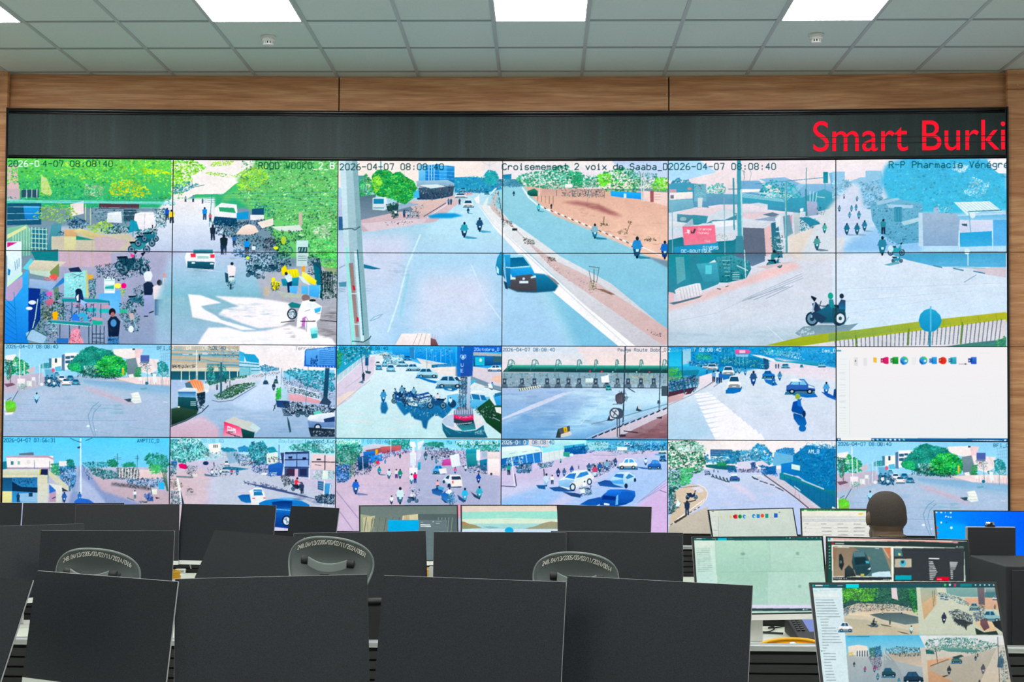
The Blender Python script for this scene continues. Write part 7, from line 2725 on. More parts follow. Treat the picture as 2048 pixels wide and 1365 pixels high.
# ------------------------------------------------------------------ LED sign above the screens
def led_face_mat():
    m, nt, b = new_mat('led_matrix_face')
    v = coords(nt, (1, 1, 1))
    n1 = nd(nt, 'ShaderNodeTexNoise', Scale=160.0, Detail=1.0)
    nt.links.new(v, n1.inputs['Vector'])
    v2 = coords(nt, (3.3, 0.2, 0.15))
    n2 = nd(nt, 'ShaderNodeTexNoise', Scale=2.4, Detail=5.0, Roughness=0.7)
    nt.links.new(v2, n2.inputs['Vector'])
    a = ramp(nt, n2.outputs['Fac'], [(0.3, hexc('152a2a')), (0.52, hexc('1e3637')), (0.72, hexc('294546'))])
    r = ramp(nt, n1.outputs['Fac'], [(0.3, (.62,) * 3), (0.7, (1.25,) * 3)])
    mx = nd(nt, 'ShaderNodeMix', data_type='RGBA', blend_type='MULTIPLY'); mx.inputs['Factor'].default_value = 1.0
    nt.links.new(a, mx.inputs['A']); nt.links.new(r, mx.inputs['B'])
    nt.links.new(mx.outputs['Result'], b.inputs['Base Color'])
    b.inputs['Roughness'].default_value = 0.55
    return m
x0, y0 = arc(3)
sign = empty('led_sign', 'long dark LED sign above the screens with red running letters Smart Burki', 'LED sign', None, (x0, y0, ZTOP))
def local(o, parent):
    o.matrix_parent_inverse = Matrix.Identity(4)
    me = o.data
    l = parent.location
    for v in me.vertices: v.co -= l
    return o
local(along(MB(), .003, 5.997, ZTOP + .004, ZLED - .002, .0, .09, 24).build('housing', M_BEZEL, sign), sign)
local(along(MB(), .01, 5.99, ZTOP + .022, ZLED - .046, -.004, .0, 24).build('display', led_face_mat(), sign), sign)
for zc, r in ((ZLED - .02, .014), (ZLED - .038, .008), (ZTOP + .013, .009)):
    P = [(*arc(.01 + 5.98 * q / 24), zc) for q in range(25)]
    local(MB().tube([(x, y - .004, z) for x, y, z in P], r, 10).build('rail', M_GLOSS, sign, True), sign)
def emit_mat(name, col, s):
    m, nt, b = new_mat(name)
    e = nd(nt, 'ShaderNodeEmission', Strength=s); e.inputs['Color'].default_value = (*hexc(col), 1)
    nt.links.new(e.outputs[0], nt.nodes['Material Output'].inputs['Surface'])
    m.cycles.emission_sampling = 'NONE'
    return m
M_RED = emit_mat('red_led', 'ff1830', 1.0)
fc = bpy.data.curves.new('lettering', 'FONT'); fc.body = 'Smart Burki'; fc.size = 1.0
fo = bpy.data.objects.new('lettering_curve', fc); COL.objects.link(fo)
bpy.context.view_layer.update()
me = bpy.data.meshes.new_from_object(fo.evaluated_get(bpy.context.evaluated_depsgraph_get()))
bpy.data.objects.remove(fo)
bm = bmesh.new(); bm.from_mesh(me)
xs = [v.co.x for v in bm.verts]; xa, xb = min(xs), max(xs)
zs = [v.co.y for v in bm.verts]; za, zb = min(zs), max(zs)
bmesh.ops.triangulate(bm, faces=bm.faces)
C0, C1 = 4.866, 5.99
for v in bm.verts:
    c = C0 + (C1 - C0) * (v.co.x - xa) / (xb - xa)
    z = ZTOP + 0.058 + .222 * (v.co.y - za) / (zb - za)
    x, y = arc(min(c, 5.99))
    v.co = (x - x0, y - .0055 - y0, z - ZTOP)
bm.to_mesh(me); bm.free()
link_mesh('lettering', me, M_RED, sign)
mb = MB()
for dz in (.158, .115):
    along(mb, 4.86, 5.988, ZTOP + dz, ZTOP + dz + .006, -.0075, -.0062, 8)
local(mb.build('module_joint', M_BEZEL, sign), sign)

# ------------------------------------------------------------------ the video wall: 24 screens
GX = [[13.7, 346.6, 676.4, 1005.5, 1336.4, 1671.6, 2013.6], [10.9, 344.5, 674.9, 1004.6, 1336.0, 1671.8, 2014.5], [8.2, 342.4, 673.4, 1003.6, 1335.7, 1672.1, 2015.4], [5.5, 340.3, 671.8, 1002.7, 1335.3, 1672.3, 2016.3], [2.7, 338.1, 670.3, 1001.8, 1335.0, 1672.6, 2017.2]]
GY = [[316.4, 319.0, 320.9, 321.8, 321.3, 319.7, 316.8], [502.0, 504.0, 505.5, 506.4, 506.6, 506.4, 505.6], [688.0, 689.4, 690.9, 692.0, 693.1, 694.0, 695.0], [874.4, 875.8, 877.1, 878.6, 880.4, 882.2, 883.8], [1061.2, 1062.2, 1063.7, 1065.7, 1068.2, 1071.3, 1075.0]]
def quad(c, r):
    return [(GX[r][c], GY[r][c]), (GX[r][c + 1], GY[r][c + 1]), (GX[r + 1][c + 1], GY[r + 1][c + 1]), (GX[r + 1][c], GY[r + 1][c])]
A, B = 5.851, 5.347
PIC = {}
PLAIN = dict(grain=0.0, sharp=.3, sat=1.0, con=1.0)
def big(src, fr, c0, seed):
    p = Picture([(x, y, s, quad(c0 + i, j), i, j) for x, y, s, i, j in fr], seed).run(src)
    for i in (0, 1):
        for j in (0, 1): PIC[(c0 + i, j)] = (p, (i, j))
big(FEED_MARKET, [(0, 310, A, 0, 0), (340, 310, A, 1, 0), (0, 500, A, 0, 1), (340, 500, A, 1, 1)], 0, 11)
big(FEED_AVENUE, [(670, 310, A, 0, 0), (1000, 310, A, 1, 0), (670, 500, A, 0, 1), (1000, 500, A, 1, 1)], 2, 12)
big(FEED_CROSSING, [(1330, 310, A, 0, 0), (1665, 310, B, 1, 0), (1330, 500, A, 0, 1), (1665, 500, B, 1, 1)], 4, 13)
for c, r, src, x, y, s in ((0, 2, FEED_PLAZA, 0, 685, A), (1, 2, FEED_BOULEVARD, 335, 685, A), (2, 2, FEED_TOTEM, 665, 685, A), (3, 2, FEED_TOLL, 995, 685, A), (4, 2, FEED_JUNCTION, 1330, 685, A), (5, 2, FEED_DESKTOP, 1665, 685, B),
                           (0, 3, FEED_GATEHOUSE, 0, 870, A), (1, 3, FEED_BAKERY, 335, 870, A), (2, 3, FEED_MARKET_ROAD, 665, 870, A), (3, 3, FEED_SHOPS, 995, 870, A), (4, 3, FEED_PARKWAY, 1330, 870, A)):
    PIC[(c, r)] = (Picture([(x, y, s, quad(c, r), 0, 0)], 20 + c + 6 * r).run(src), (0, 0))
PIC[(5, 3)] = (Picture([(0, 685, A, quad(0, 2), 0, 0)], 32).run(FEED_PLAZA), (0, 0))
WHAT = {
    (0, 0): "market street's upper left quarter, trees and fences", (1, 0): "market street's upper right quarter, dense green foliage", (0, 1): "market street's lower left quarter, stalls and blue benches", (1, 1): "market street's lower right quarter, sunlit road patch",
    (2, 0): "avenue's upper left quarter, grey pole and green tree", (3, 0): "avenue's upper right quarter, sandy lot", (2, 1): "avenue's lower left quarter, empty pale road", (3, 1): "avenue's lower right quarter, dark blue car",
    (4, 0): "dusty crossing's upper left quarter, pink billboard", (5, 0): "dusty crossing's upper right quarter, hazy blue tree", (4, 1): "dusty crossing's lower left quarter, empty pale road", (5, 1): "dusty crossing's lower right quarter, yellow railing",
    (0, 2): 'plaza with a big tree, left end of its row', (1, 2): 'boulevard with cement mixer truck and blue billboard', (2, 2): 'queue of motorcycles beside a blue totem', (3, 2): 'wide road before a toll gate', (4, 2): 'junction with zebra crossing and blue cars', (5, 2): 'white computer desktop with a row of app icons',
    (0, 3): 'street behind a beige gatehouse', (1, 3): 'open square with white car and two-storey shops', (2, 3): 'crowded road with motorcycles and a white lamp post', (3, 3): 'road with pale car and shops seen from above', (4, 3): 'bending parkway between dark trees', (5, 3): 'plaza with a big green tree, behind the man\'s head'}
for (c, r), (pic, cell) in sorted(PIC.items(), key=lambda q: (q[0][1], q[0][0])):
    xa, ya = arc(c); xb, yb = arc(c + 1)
    t = empty('video_wall_screen', 'video wall screen showing the ' + WHAT[(c, r)], 'video wall screen', 'screens of the video wall', ((xa + xb) / 2, (ya + yb) / 2, ZTOP - (r + 1) * HP), math.atan2(yb - ya, xb - xa))
    w, h = WP - .0012, HP - .0012
    MB().box(-w / 2, 0, .0006, w / 2, .1, HP - .0006).build('bezel', M_BEZEL, t)
    pic.build(cell, 'screen', w - .005, h - .005, t, (0, -.0006, HP / 2), **(PLAIN if (c, r) == (5, 2) else {}))
# ------------------------------------------------------------------ console desks: A nearest the camera, B behind it, C before the screens
ROW = {'A': 3.45, 'B': 5.03, 'C': 6.89}
def console_desk(row, label, label2):
    y = ROW[row]
    t = empty('console_desk', label, 'desk', 'console desks', (0, y, 0))
    xa, xb = -3.3, 3.1
    MB().box(xa, .002, DESK - .028, xb, .70, DESK).build('worktop', M_DESK, t, bevel=.002)
    MB().box(xa, -.001, DESK - .028, xb, .0018, DESK - .002).build('edge_band', M_EDGE, t)
    m = MB().box(xa, .716, .08, xb, .74, .905)
    s = MB()
    z = .10
    while z < .9:
        s.box(xa, .706, z, xb, .716, z + .0245); z += .0308
    t2 = empty('slat_wall', label2, 'slatted panel', 'slatted panels behind the desks', (0, y, 0))
    m.build('back_panel', M_SLATGAP, t2)
    s.build('slats', M_SLAT, t2)
    MB().box(xa, .704, .905, xb, .745, .925).build('top_rail', M_RAIL, t2, bevel=.004)
    f = MB()
    z = .06
    while z < .66:
        f.box(xa, .10, z, xb, .115, z + .0245); z += .0308
    f.build('front_slats', M_SLAT, t)
    MB().box(xa, .115, .05, xb, .125, .72).build('front_panel', M_SLATGAP, t)
    for x in (xa, xa + 1.6, xa + 3.2, xa + 4.8, xb - .03):
        MB().box(x, .03, 0, x + .03, .70, DESK - .028).build('leg', M_SLAT, t)
    return t
console_desk('A', 'nearest console desk, white top and black slatted panel, under the front monitors', 'black slatted panel behind the nearest row of monitors')
console_desk('B', 'middle console desk, white top with pale edge, carrying the control keyboard', 'black slatted panel behind the middle row of monitors')
console_desk('C', 'furthest console desk, white top, right before the video wall', 'black slatted panel behind the far monitors, below the video wall')

# ------------------------------------------------------------------ desk monitors
MW, MH, MTOP = 0.535, 0.326, 1.175
def monitor(row, tl, tr, tilt, label, pic=None, frame=None, yaw=None, group='desk monitors', seed=3, MW=MW, MH=MH):
    """tl / tr: the photo's pixels of the upper corners (one may be None when it is cut off or covered: then yaw tells the turn)"""
    if tl is not None: a = at_z(*tl, MTOP)
    if tr is not None: b = at_z(*tr, MTOP)
    if yaw is None:
        d = (b - a); yaw = math.atan2(d.y, d.x); mid = (a + b) / 2
    else:
        yaw = math.radians(yaw); d = Vector((math.cos(yaw), math.sin(yaw), 0))
        mid = a + d * MW / 2 if tl is not None else b - d * MW / 2
    tl_ = math.radians(tilt)
    # panel frame in the thing's own axes (x right, -y towards the viewer)
    up = Vector((0, math.sin(tl_), math.cos(tl_))); nb = Vector((0, math.cos(tl_), -math.sin(tl_)))
    back = Vector((-math.sin(yaw), math.cos(yaw), 0))
    base_off = -MH / 2 * math.sin(tl_) + .075
    base = mid + back * base_off
    t = empty('monitor', label, 'monitor', group, (base.x, base.y, DESK), yaw)
    top = Vector((0, -base_off, MTOP - DESK))
    M = Matrix(((1, nb.x, up.x, top.x), (0, nb.y, up.y, top.y), (0, nb.z, up.z, top.z), (0, 0, 0, 1)))   # local: x across, y into the screen, z up from the top edge
    hw = MW / 2
    h = MB().box(-hw, .003, -MH, hw, .0085, 0, M)
    h.box(-hw + .03, .0085, -MH + .02, hw - .03, .018, -.03, M)
    vs = [M @ Vector(p) for p in ((-.14, .018, -.06), (.14, .018, -.06), (.14, .018, -.27), (-.14, .018, -.27), (-.13, .045, -.09), (.13, .045, -.09), (.13, .045, -.25), (-.13, .045, -.25))]
    h.add(vs, [(0, 1, 5, 4), (1, 2, 6, 5), (2, 3, 7, 6), (3, 0, 4, 7), (4, 5, 6, 7)])
    h.build('housing', M_SILVER, t, bevel=.002)
    sw, sh = .519, .292
    zt = -.0065
    if pic is None:
        MB().box(-hw + .0008, 0, -.304, hw - .0008, .003, -.001, M).build('screen', M_OFF, t)
    else:
        MB().box(-hw + .0008, 0, -.304, hw - .0008, .003, -.001, M).build('bezel', M_BEZEL, t)
    MB().box(-hw + .001, .0003, -MH + .0005, hw - .001, .003, -.3045, M).build('chin', M_WHITE, t)
    if pic is not None:
        Mw = Matrix.Translation(t.location) @ Matrix.Rotation(yaw, 4, 'Z') @ M
        q = [to_px(Mw @ Vector(p)) for p in ((-sw / 2, 0, zt), (sw / 2, 0, zt), (sw / 2, 0, zt - sh), (-sw / 2, 0, zt - sh))]
        P = Picture([(fx, fy, fs, q, 0, 0) for fx, fy, fs in frame], seed, (416, 234) if row == 'A' else (256, 144), 'b4b8ac').run(pic)
        o = P.build((0, 0), 'screen', sw, sh, t, grain=.02, sharp=.5, sat=1.05, con=1.03)
        o.matrix_local = M @ Matrix.Translation((0, -.0006, zt - sh / 2))
    # stand: neck from the foot up behind the panel
    att = M @ Vector((0, .045, -.19))
    MB().box(-.03, -.012, .008, .03, .012, att.z + .03).build('stand', M_WHITE, t, bevel=.004)
    MB().box(-.035, min(0, att.y) - .002, att.z - .035, .035, max(0, att.y) + .012, att.z + .035).build('hinge', M_WHITE, t)
    MB().rbox(-.11, -.09, 0, .11, .09, .008, .003).build('foot', M_WHITE, t)
    return t
OFFG = 'switched-off desk monitors'
monitor('A', None, (65, 1160), 24, 'switched-off grey-looking monitor at the very left of the nearest desk, mostly out of frame', yaw=-22, group=OFFG)
monitor('A', (78, 1142), (349, 1163), 9, 'very dark switched-off monitor turned left, below the leftmost chair headrest', group=OFFG)
monitor('A', (350, 1158), (735, 1149), 12, 'switched-off monitor on the nearest desk, just below the middle chair headrest', group=OFFG)
monitor('A', (762, 1150.6), (1137, 1164.5), 12, 'switched-off monitor at the centre of the nearest desk, right of the gap', group=OFFG)
monitor('A', (1139, 1152), (1500, 1171), 12, 'switched-off monitor on the nearest desk beside the lit camera-grid monitor', group=OFFG)
monitor('A', (1614, 1165), (1997, 1163), 21, 'lit monitor on the nearest desk showing four street camera views', SCREEN_QUAD, [(1610, 1155, 6.5), (1820, 1155, 6.5)], seed=41)
monitor('B', None, (169, 1047.5), 12, 'switched-off brownish monitor at the left end of the middle desk, turned to the right', yaw=30, group=OFFG)
monitor('B', (84, 1061), (347, 1062), 10, 'switched-off monitor straight behind the leftmost chair headrest', group=OFFG)
monitor('B', (430, 1060), None, 28, 'switched-off monitor turned strongly left, left of the middle chair headrest', yaw=-38, group=OFFG)
monitor('B', (587, 1067), (852, 1062), 10, 'switched-off monitor behind the middle chair headrest', group=OFFG)
monitor('B', (868, 1064), (1132, 1065), 10, 'switched-off monitor on the middle desk below the beach picture', group=OFFG)
monitor('B', None, (1366, 1066), 10, 'switched-off monitor behind the right chair headrest', yaw=-4.4, group=OFFG)
monitor('B', (1384, 1074), (1646, 1072), 13, 'lit monitor showing an empty pale green grid', SCREEN_EMPTYGRID, [(1380, 1060, 7.06)], seed=42)
monitor('B', (1656, 1073), (1933, 1079.5), 10, 'lit monitor showing a dark car seen by a traffic camera', SCREEN_PLATE, [(1650, 1060, 7.06)], seed=43)
monitor('C', None, (44, 1006), 10, 'switched-off monitor at the left end of the far desk, cut by the frame', yaw=4, group=OFFG)
monitor('C', (46, 1006.5), None, 10, 'second switched-off monitor from the left on the far desk, below the gatehouse picture', yaw=6.2, group=OFFG)
monitor('C', (153, 1010), (357, 1008.5), 10, 'switched-off monitor on the far desk left of a narrow bright gap', group=OFFG)
monitor('C', (368, 1008), (548, 1011), 12, 'switched-off monitor on the far desk right of a narrow bright gap', group=OFFG)
monitor('C', (582, 1011.5), (678, 1016.5), 10, 'narrower switched-off monitor on the far desk left of the rock wallpaper monitor', group=OFFG, MW=.341)
monitor('C', (720, 1011), (914, 1010), 12, 'lit monitor showing a grey rock cliff wallpaper', SCREEN_ROCK, [(665, 1011.9, 5.851)], seed=44)
monitor('C', (922, 1010), (1116, 1010), 12, 'lit monitor showing a turquoise beach wallpaper', SCREEN_BEACH, [(922, 1011, 5.67)], seed=45)
monitor('C', (1121.5, 1010.2), (1291, 1014), 10, 'switched-off monitor on the far desk right of the beach wallpaper monitor', group=OFFG)
monitor('C', (1421, 1019.6), (1581.4, 1015.7), 16, 'lit monitor showing a white window with small app icons', SCREEN_ICONS, [(1410, 1000, 5.851)], seed=46)
monitor('C', (1600, 1017), None, 12, 'lit monitor showing a spreadsheet, left of the man\'s head', SCREEN_SHEET, [(1410, 1000, 5.851)], yaw=-1, seed=47)
monitor('C', (1867, 1021), None, 14, 'lit monitor showing a blue desktop at the right edge', SCREEN_BLUE, [(1866.1, 1020.8, 3.37)], yaw=.8, seed=48)

# ------------------------------------------------------------------ office chairs
def office_chair(px, ztop, y, label, ink, roll=0.0, rz=0.0):
    """the sitter would face the video wall (+y): the camera sees the chair's back"""
    p = at_y(px, 1100, y)
    t = empty('office_chair', label, 'chair', 'office chairs at the middle desk', (p.x, y, 0), rz)
    R0 = Matrix.Translation((0, 0, ztop - .16)) @ Matrix.Rotation(roll, 4, 'Y')
    def half(z):                              # half width of the headrest, z = 0..0.16
        k = z / .16
        if k > .42: return .144 * max(0, 1 - ((k - .42) / .58) ** 2.3) ** (1 / 2.3)
        return .144 - .018 * ((.42 - k) / .42) ** 1.6
    def bend(x, z):
        k = z / .16; u = x / .144
        return Vector((x, .012 - .11 * (k - .52) ** 2 + .03 * u * u, z))
    out = []
    for q in range(25):
        z = .16 * (1 - (1 - q / 24) ** 1.8); out.append((half(min(z, .1599)), z))
    out = [(-a, z) for a, z in out] + [(a, z) for a, z in reversed(out[:-1])] + [(a, 0) for a in (.09, .045, 0, -.045, -.09)]
    nr, no = 10, len(out)
    def shell(off):
        vs = []
        for q in range(nr + 1):
            for x, z in out:
                p_ = bend(x * q / nr, .075 + (z - .075) * q / nr)
                vs.append(R0 @ (p_ + Vector((0, off, 0))))
        return vs
    fs = []
    for q in range(nr):
        for i in range(no):
            fs.append((q * no + i, q * no + (i + 1) % no, (q + 1) * no + (i + 1) % no, (q + 1) * no + i))
    vs = shell(0) + shell(.018)
    N = (nr + 1) * no
    fs = fs + [tuple(N + i for i in reversed(f_)) for f_ in fs] + [(nr * no + i, nr * no + (i + 1) % no, N + nr * no + (i + 1) % no, N + nr * no + i) for i in range(no)]
    h = MB().add(vs, fs)
    hd = h.build('headrest', M_DARK, t, True)
    P = [R0 @ (bend(x, z) + Vector((0, .004, 0))) for x, z in out[:49]]
    MB().tube(P, .0048, 8).build('rim', M_DARKRIM, hd, True)
    # hand-written white inventory number following the upper outline
    I = MB()
    n = len(ink)
    for q, ch in enumerate(ink):
        a = (q + .5) / n
        x = -.118 + .236 * a
        z0 = .104 + .030 * (1 - (2 * a - 1) ** 2) * 1.1 - (.008 if a > .5 else 0) * (a - .5)
        sl = -.030 * 1.1 * 2 * (2 * a - 1) / .122 * .5
        for st in GLYPH.get(ch, []):
            Q = []
            for k in range(0, len(st), 2):
                gx = (int(st[k]) - 2) / 4 * .0052; gz = (int(st[k + 1]) - 2) / 6 * .0145
                xx = x + gx + gz * .12; zz = z0 + gz + gx * sl
                Q.append(R0 @ (bend(xx, zz) + Vector((0, -.0012, 0))))
            if len(Q) > 1: I.tube(Q, .00115, 5)
    I.build('lettering', M_INK, hd)
    # curved bracket with two pivots
    bz = .080
    bar = []
    for q in range(17):
        a = -1 + 2 * q / 16
        bar.append((a * .066, -.066 + .026 * a * a, bz - .016 * (1 - a * a)))
    m = MB()
    vs = []; fs = []
    for x, y_, z in bar:
        vs += [(x, y_ - .010, z - .015), (x, y_ + .006, z - .015), (x, y_ + .006, z + .015), (x, y_ - .010, z + .015)]
    for k in range(16):
        for a in range(4): fs.append((k * 4 + a, k * 4 + (a + 1) % 4, k * 4 + 4 + (a + 1) % 4, k * 4 + 4 + a))
    fs += [(3, 2, 1, 0), (64, 65, 66, 67)]
    m.add([R0 @ Vector(v) for v in vs], fs)
    br = m.build('headrest_bracket', M_DARKRIM, t, bevel=.003)
    for s in (-1, 1):
        k = MB()
        pr = [(.013, 0), (.0155, .004), (.0145, .009), (.016, .013), (.0145, .018), (.0155, .022), (.012, .026)]
        k.lathe(pr, 16, R0 @ Matrix.Translation((s * .064, -.034, bz + .001)) @ Matrix.Rotation(s * math.pi / 2, 4, 'Y'))
        k.build('knob', M_BLACK, br, True)
        MB().tube([R0 @ Vector((s * .075, -.034, bz)), R0 @ Vector((s * .078, .02, bz - .004))], .009, 8).build('lug', M_DARK, br, True)
    zb = ztop - .16
    MB().box(-.016, -.066, zb - .12, .016, -.052, zb + .042).build('post', M_BLACK, t, bevel=.003)
    # backrest: bent mesh panel in a frame
    def back(a, b):
        x = (2 * a - 1) * (.20 + .03 * math.sin(b * 3.0)); z = .50 + b * (zb - .06 - .50)
        return (x, -.02 - .05 * math.sin(b * math.pi) * (1 - .4 * (2 * a - 1) ** 2) + .05 * (2 * a - 1) ** 2 + .02 * b, z)
    bk = MB().grid(back, 14, 14).build('backrest', M_CHAIRMESH, t, True)
    so = bk.modifiers.new('thick', 'SOLIDIFY'); so.thickness = .012
    loop = [back(0, q / 12) for q in range(13)] + [back(q / 10, 1) for q in range(1, 11)] + [back(1, 1 - q / 12) for q in range(1, 13)] + [back(1 - q / 10, 0) for q in range(1, 11)]
    MB().tube(loop, .013, 8, False).build('back_frame', M_BLACK, t, True)
    MB().tube([(0, -.06, zb - .1), (0, -.10, .75), (0, -.08, .52), (0, .06, .41), (0, .2, .41)], .022, 10).build('spine', M_BLACK, t, True)
    MB().rbox(-.25, .02, .43, .25, .47, .50, .03).build('seat', M_CHAIRMESH, t, bevel=.02, seg=3)
    for s in (-1, 1):
        m = MB().tube([(s * .24, .22, .44), (s * .30, .22, .46), (s * .31, .2, .64)], .016, 8)
        ar = m.build('armrest', M_BLACK, t, True)
        MB().rbox(s * .31 - .035, .06, .64, s * .31 + .035, .34, .665, .01).build('arm_pad', M_BLACK, ar, bevel=.006)
    MB().tube([(0, .22, .07), (0, .22, .43)], .025, 12).build('gas_column', M_BLACK, t, True)
    f = MB()
    for k in range(5):
        a = k * 2 * math.pi / 5 + .3
        f.tube([(0, .22, .10), (.3 * math.cos(a), .22 + .3 * math.sin(a), .065)], [.03, .015], 8)
    f.build('base', M_BLACK, t, True)
    for k in range(5):
        a = k * 2 * math.pi / 5 + .3
        x, yy = .3 * math.cos(a), .22 + .3 * math.sin(a)
        MB().tube([(x - .02, yy, .028), (x + .02, yy, .028)], .028, 14).build('caster', M_BLACK, t, True)
    return t
office_chair(186, 1.175, 4.5, 'office chair whose headrest number ends in 016, left of the others', '248.04/13/2205/00/02/11/2024/016', .05)
office_chair(655, 1.220, 4.5, 'office chair whose headrest number ends in 0001, its curved bracket fully visible', '248.04/13/2205/00/02/11/2024/0001', .085)
office_chair(1150, 1.174, 4.5, 'office chair whose headrest number ends in 0014, right of the others', '248.04/13/2205/00/02/11/2024/0014', .06)

# ------------------------------------------------------------------ people
def skin_mesh(chains, sub=2):
    """one continuous surface grown round joints; chains: list of [(x, y, z, r), ...], the first point of a later chain may repeat an earlier joint"""
    me = bpy.data.meshes.new('body')
    vs = []; es = []; rs = []
    idx = {}
    for ch in chains:
        prev = None
        for x, y, z, r in ch:
            k = (round(x, 4), round(y, 4), round(z, 4))
            if k not in idx:
                idx[k] = len(vs); vs.append((x, y, z)); rs.append(r)
            if prev is not None and prev != idx[k]: es.append((prev, idx[k]))
            prev = idx[k]
    me.from_pydata(vs, es, [])
    o = bpy.data.objects.new('grow', me); COL.objects.link(o)
    sk = o.modifiers.new('skin', 'SKIN'); sk.use_smooth_shade = True
    if not me.skin_vertices: me.skin_vertices.new()
    for v, r in zip(me.skin_vertices[0].data, rs): v.radius = (r, r)
    me.skin_vertices[0].data[0].use_root = True
    s = o.modifiers.new('s', 'SUBSURF'); s.levels = s.render_levels = sub
    bpy.context.view_layer.update()
    out = bpy.data.meshes.new_from_object(o.evaluated_get(bpy.context.evaluated_depsgraph_get()))
    bpy.data.objects.remove(o); bpy.data.meshes.remove(me)
    return out
def ellipsoid(mb, c, r, M=None, nu=20, nv=14, warp=None):
    def f(a, b):
        th = 2 * math.pi * a; ph = math.pi * (b - .5)
        p = Vector((math.cos(ph) * math.cos(th), math.cos(ph) * math.sin(th), math.sin(ph)))
        if warp: p = warp(p)
        q = Vector((c[0] + r[0] * p.x, c[1] + r[1] * p.y, c[2] + r[2] * p.z))
        return M @ q if M is not None else q
    return mb.grid(f, nu, nv)
def merge_into(bm, me_or_mb):
    if isinstance(me_or_mb, MB):
        m = bpy.data.meshes.new('tmp'); m.from_pydata(me_or_mb.v, [], me_or_mb.f)
        bm.from_mesh(m); bpy.data.meshes.remove(m)
    else: bm.from_mesh(me_or_mb)
def person(x, y, label, shirt, turn=0.0, hz=1.322):
    """seated, seen from behind, facing +y; hz = the top of the head"""
    t = empty('person', label, 'person', None, (x, y, 0), turn)
    hc = hz - .106                                    # middle of the head
    nz = hc - .125                                     # nape
    body = [[(0, -.02, .52, .15), (0, -.03, .66, .135), (0, -.03, .82, .15), (0, -.01, nz - .13, .15), (0, .0, nz - .06, .085), (0, .012, nz, .068), (0, .03, hc, .07)]]
    for s in (-1, 1):
        body.append([(0, -.01, nz - .13, .15), (s * .12, -.01, nz - .115, .085), (s * .20, 0, nz - .14, .068), (s * .25, .08, nz - .36, .05), (s * .23, .33, .82, .04), (s * .21, .50, .79, .03), (s * .205, .56, .785, .032)])
        body.append([(0, -.02, .52, .15), (s * .10, .03, .50, .105), (s * .12, .42, .50, .075), (s * .12, .46, .46, .068), (s * .12, .45, .1, .045), (s * .12, .5, .05, .045), (s * .12, .64, .035, .035)])
    bm = bmesh.new()
    merge_into(bm, skin_mesh(body))
    H = MB()
    def skull(p):
        q = Vector([math.copysign(abs(c_) ** .88, c_) for c_ in p])
        if p.z < 0: q.x *= 1 - .10 * p.z * p.z; q.y *= 1 - .06 * p.z * p.z
        return q
    ellipsoid(H, (0, .03, hc), (.0795, .098, .105), warp=skull, nu=28, nv=20)
    ellipsoid(H, (0, .075, hc - .085), (.058, .062, .06))                      # jaw
    ellipsoid(H, (0, .128, hc - .02), (.014, .022, .026), nu=10, nv=8)            # nose
    ellipsoid(H, (0, .118, hc - .062), (.026, .014, .012), nu=10, nv=8)           # lips
    for s in (-1, 1):
        ellipsoid(H, (s * .033, .116, hc + .012), (.016, .012, .010), nu=10, nv=8)   # eyes' lids
        ellipsoid(H, (s * .034, .118, hc + .032), (.022, .012, .007), nu=10, nv=8)   # brow
        M = Matrix.Translation((s * .086, .032, hc - .018)) @ Matrix.Rotation(s * .35, 4, 'Z')
        ellipsoid(H, (0, 0, 0), (.009, .018, .031), M, 12, 10)
    for dz, w, b in ((-.088, .066, .030), (-.114, .070, .030), (-.138, .073, .028)):       # rolls of the nape
        ellipsoid(H, (0, -.034, hc + dz), (w, .040, .0135), nu=24, nv=10)
    # hands: palm, five unequal curled fingers, thumb from the palm's side
    for s in (-1, 1):
        px_, py_, pz_ = s * .205, .60, .778
        ellipsoid(H, (px_, py_, pz_), (.042, .05, .015), nu=14, nv=10)
        for k, (dx, ln) in enumerate(((-.028, .062), (-.010, .074), (.010, .070), (.028, .055))):
            fx = px_ - s * dx
            H.tube([(fx, py_ + .035, pz_), (fx, py_ + .035 + ln * .45, pz_ + .008), (fx, py_ + .035 + ln * .8, pz_), (fx, py_ + .035 + ln, pz_ - .014)], [.0095, .009, .008, .006], 8)
        H.tube([(px_ - s * .034, py_ - .02, pz_), (px_ - s * .060, py_ + .012, pz_ + .002), (px_ - s * .066, py_ + .04, pz_ - .004)], [.012, .0105, .008], 8)
    merge_into(bm, H)
    me = bpy.data.meshes.new('body'); bm.to_mesh(me); bm.free()
    o = link_mesh('body', me, M_SKIN, t, True)
    r = o.modifiers.new('one_surface', 'REMESH'); r.mode = 'VOXEL'; r.voxel_size = .0055; r.use_smooth_shade = True
    sm = o.modifiers.new('soft', 'SMOOTH'); sm.factor = .5; sm.iterations = 3
    # cropped hair: a cap over the skull that ends in a line across the back of the head
    C = MB()
    def cap(a, b):
        th = 2 * math.pi * a; front = max(0.0, math.sin(th)); lo = -.36 + .55 * front ** 1.5
        ph = math.asin(max(-1, min(1, lo))) + (math.pi / 2 - math.asin(lo)) * b
        q = skull(Vector((math.cos(ph) * math.cos(th), math.cos(ph) * math.sin(th), math.sin(ph))))
        return Vector((q.x * .0818, .03 + q.y * .1005, hc + q.z * .1075))
    C.grid(cap, 36, 16)
    C.build('hair', M_HAIR, t, True)
    # clothes
    top = [[(0, -.02, .50, .165), (0, -.03, .66, .144), (0, -.03, .82, .166), (0, -.01, nz - .13, .163), (0, .0, nz - .062, .098), (0, .008, nz - .035, .082)]]
    for s in (-1, 1):
        top.append([(0, -.01, nz - .13, .163), (s * .12, -.01, nz - .113, .098), (s * .20, 0, nz - .14, .082), (s * .25, .08, nz - .36, .064), (s * .235, .30, .825, .052)])
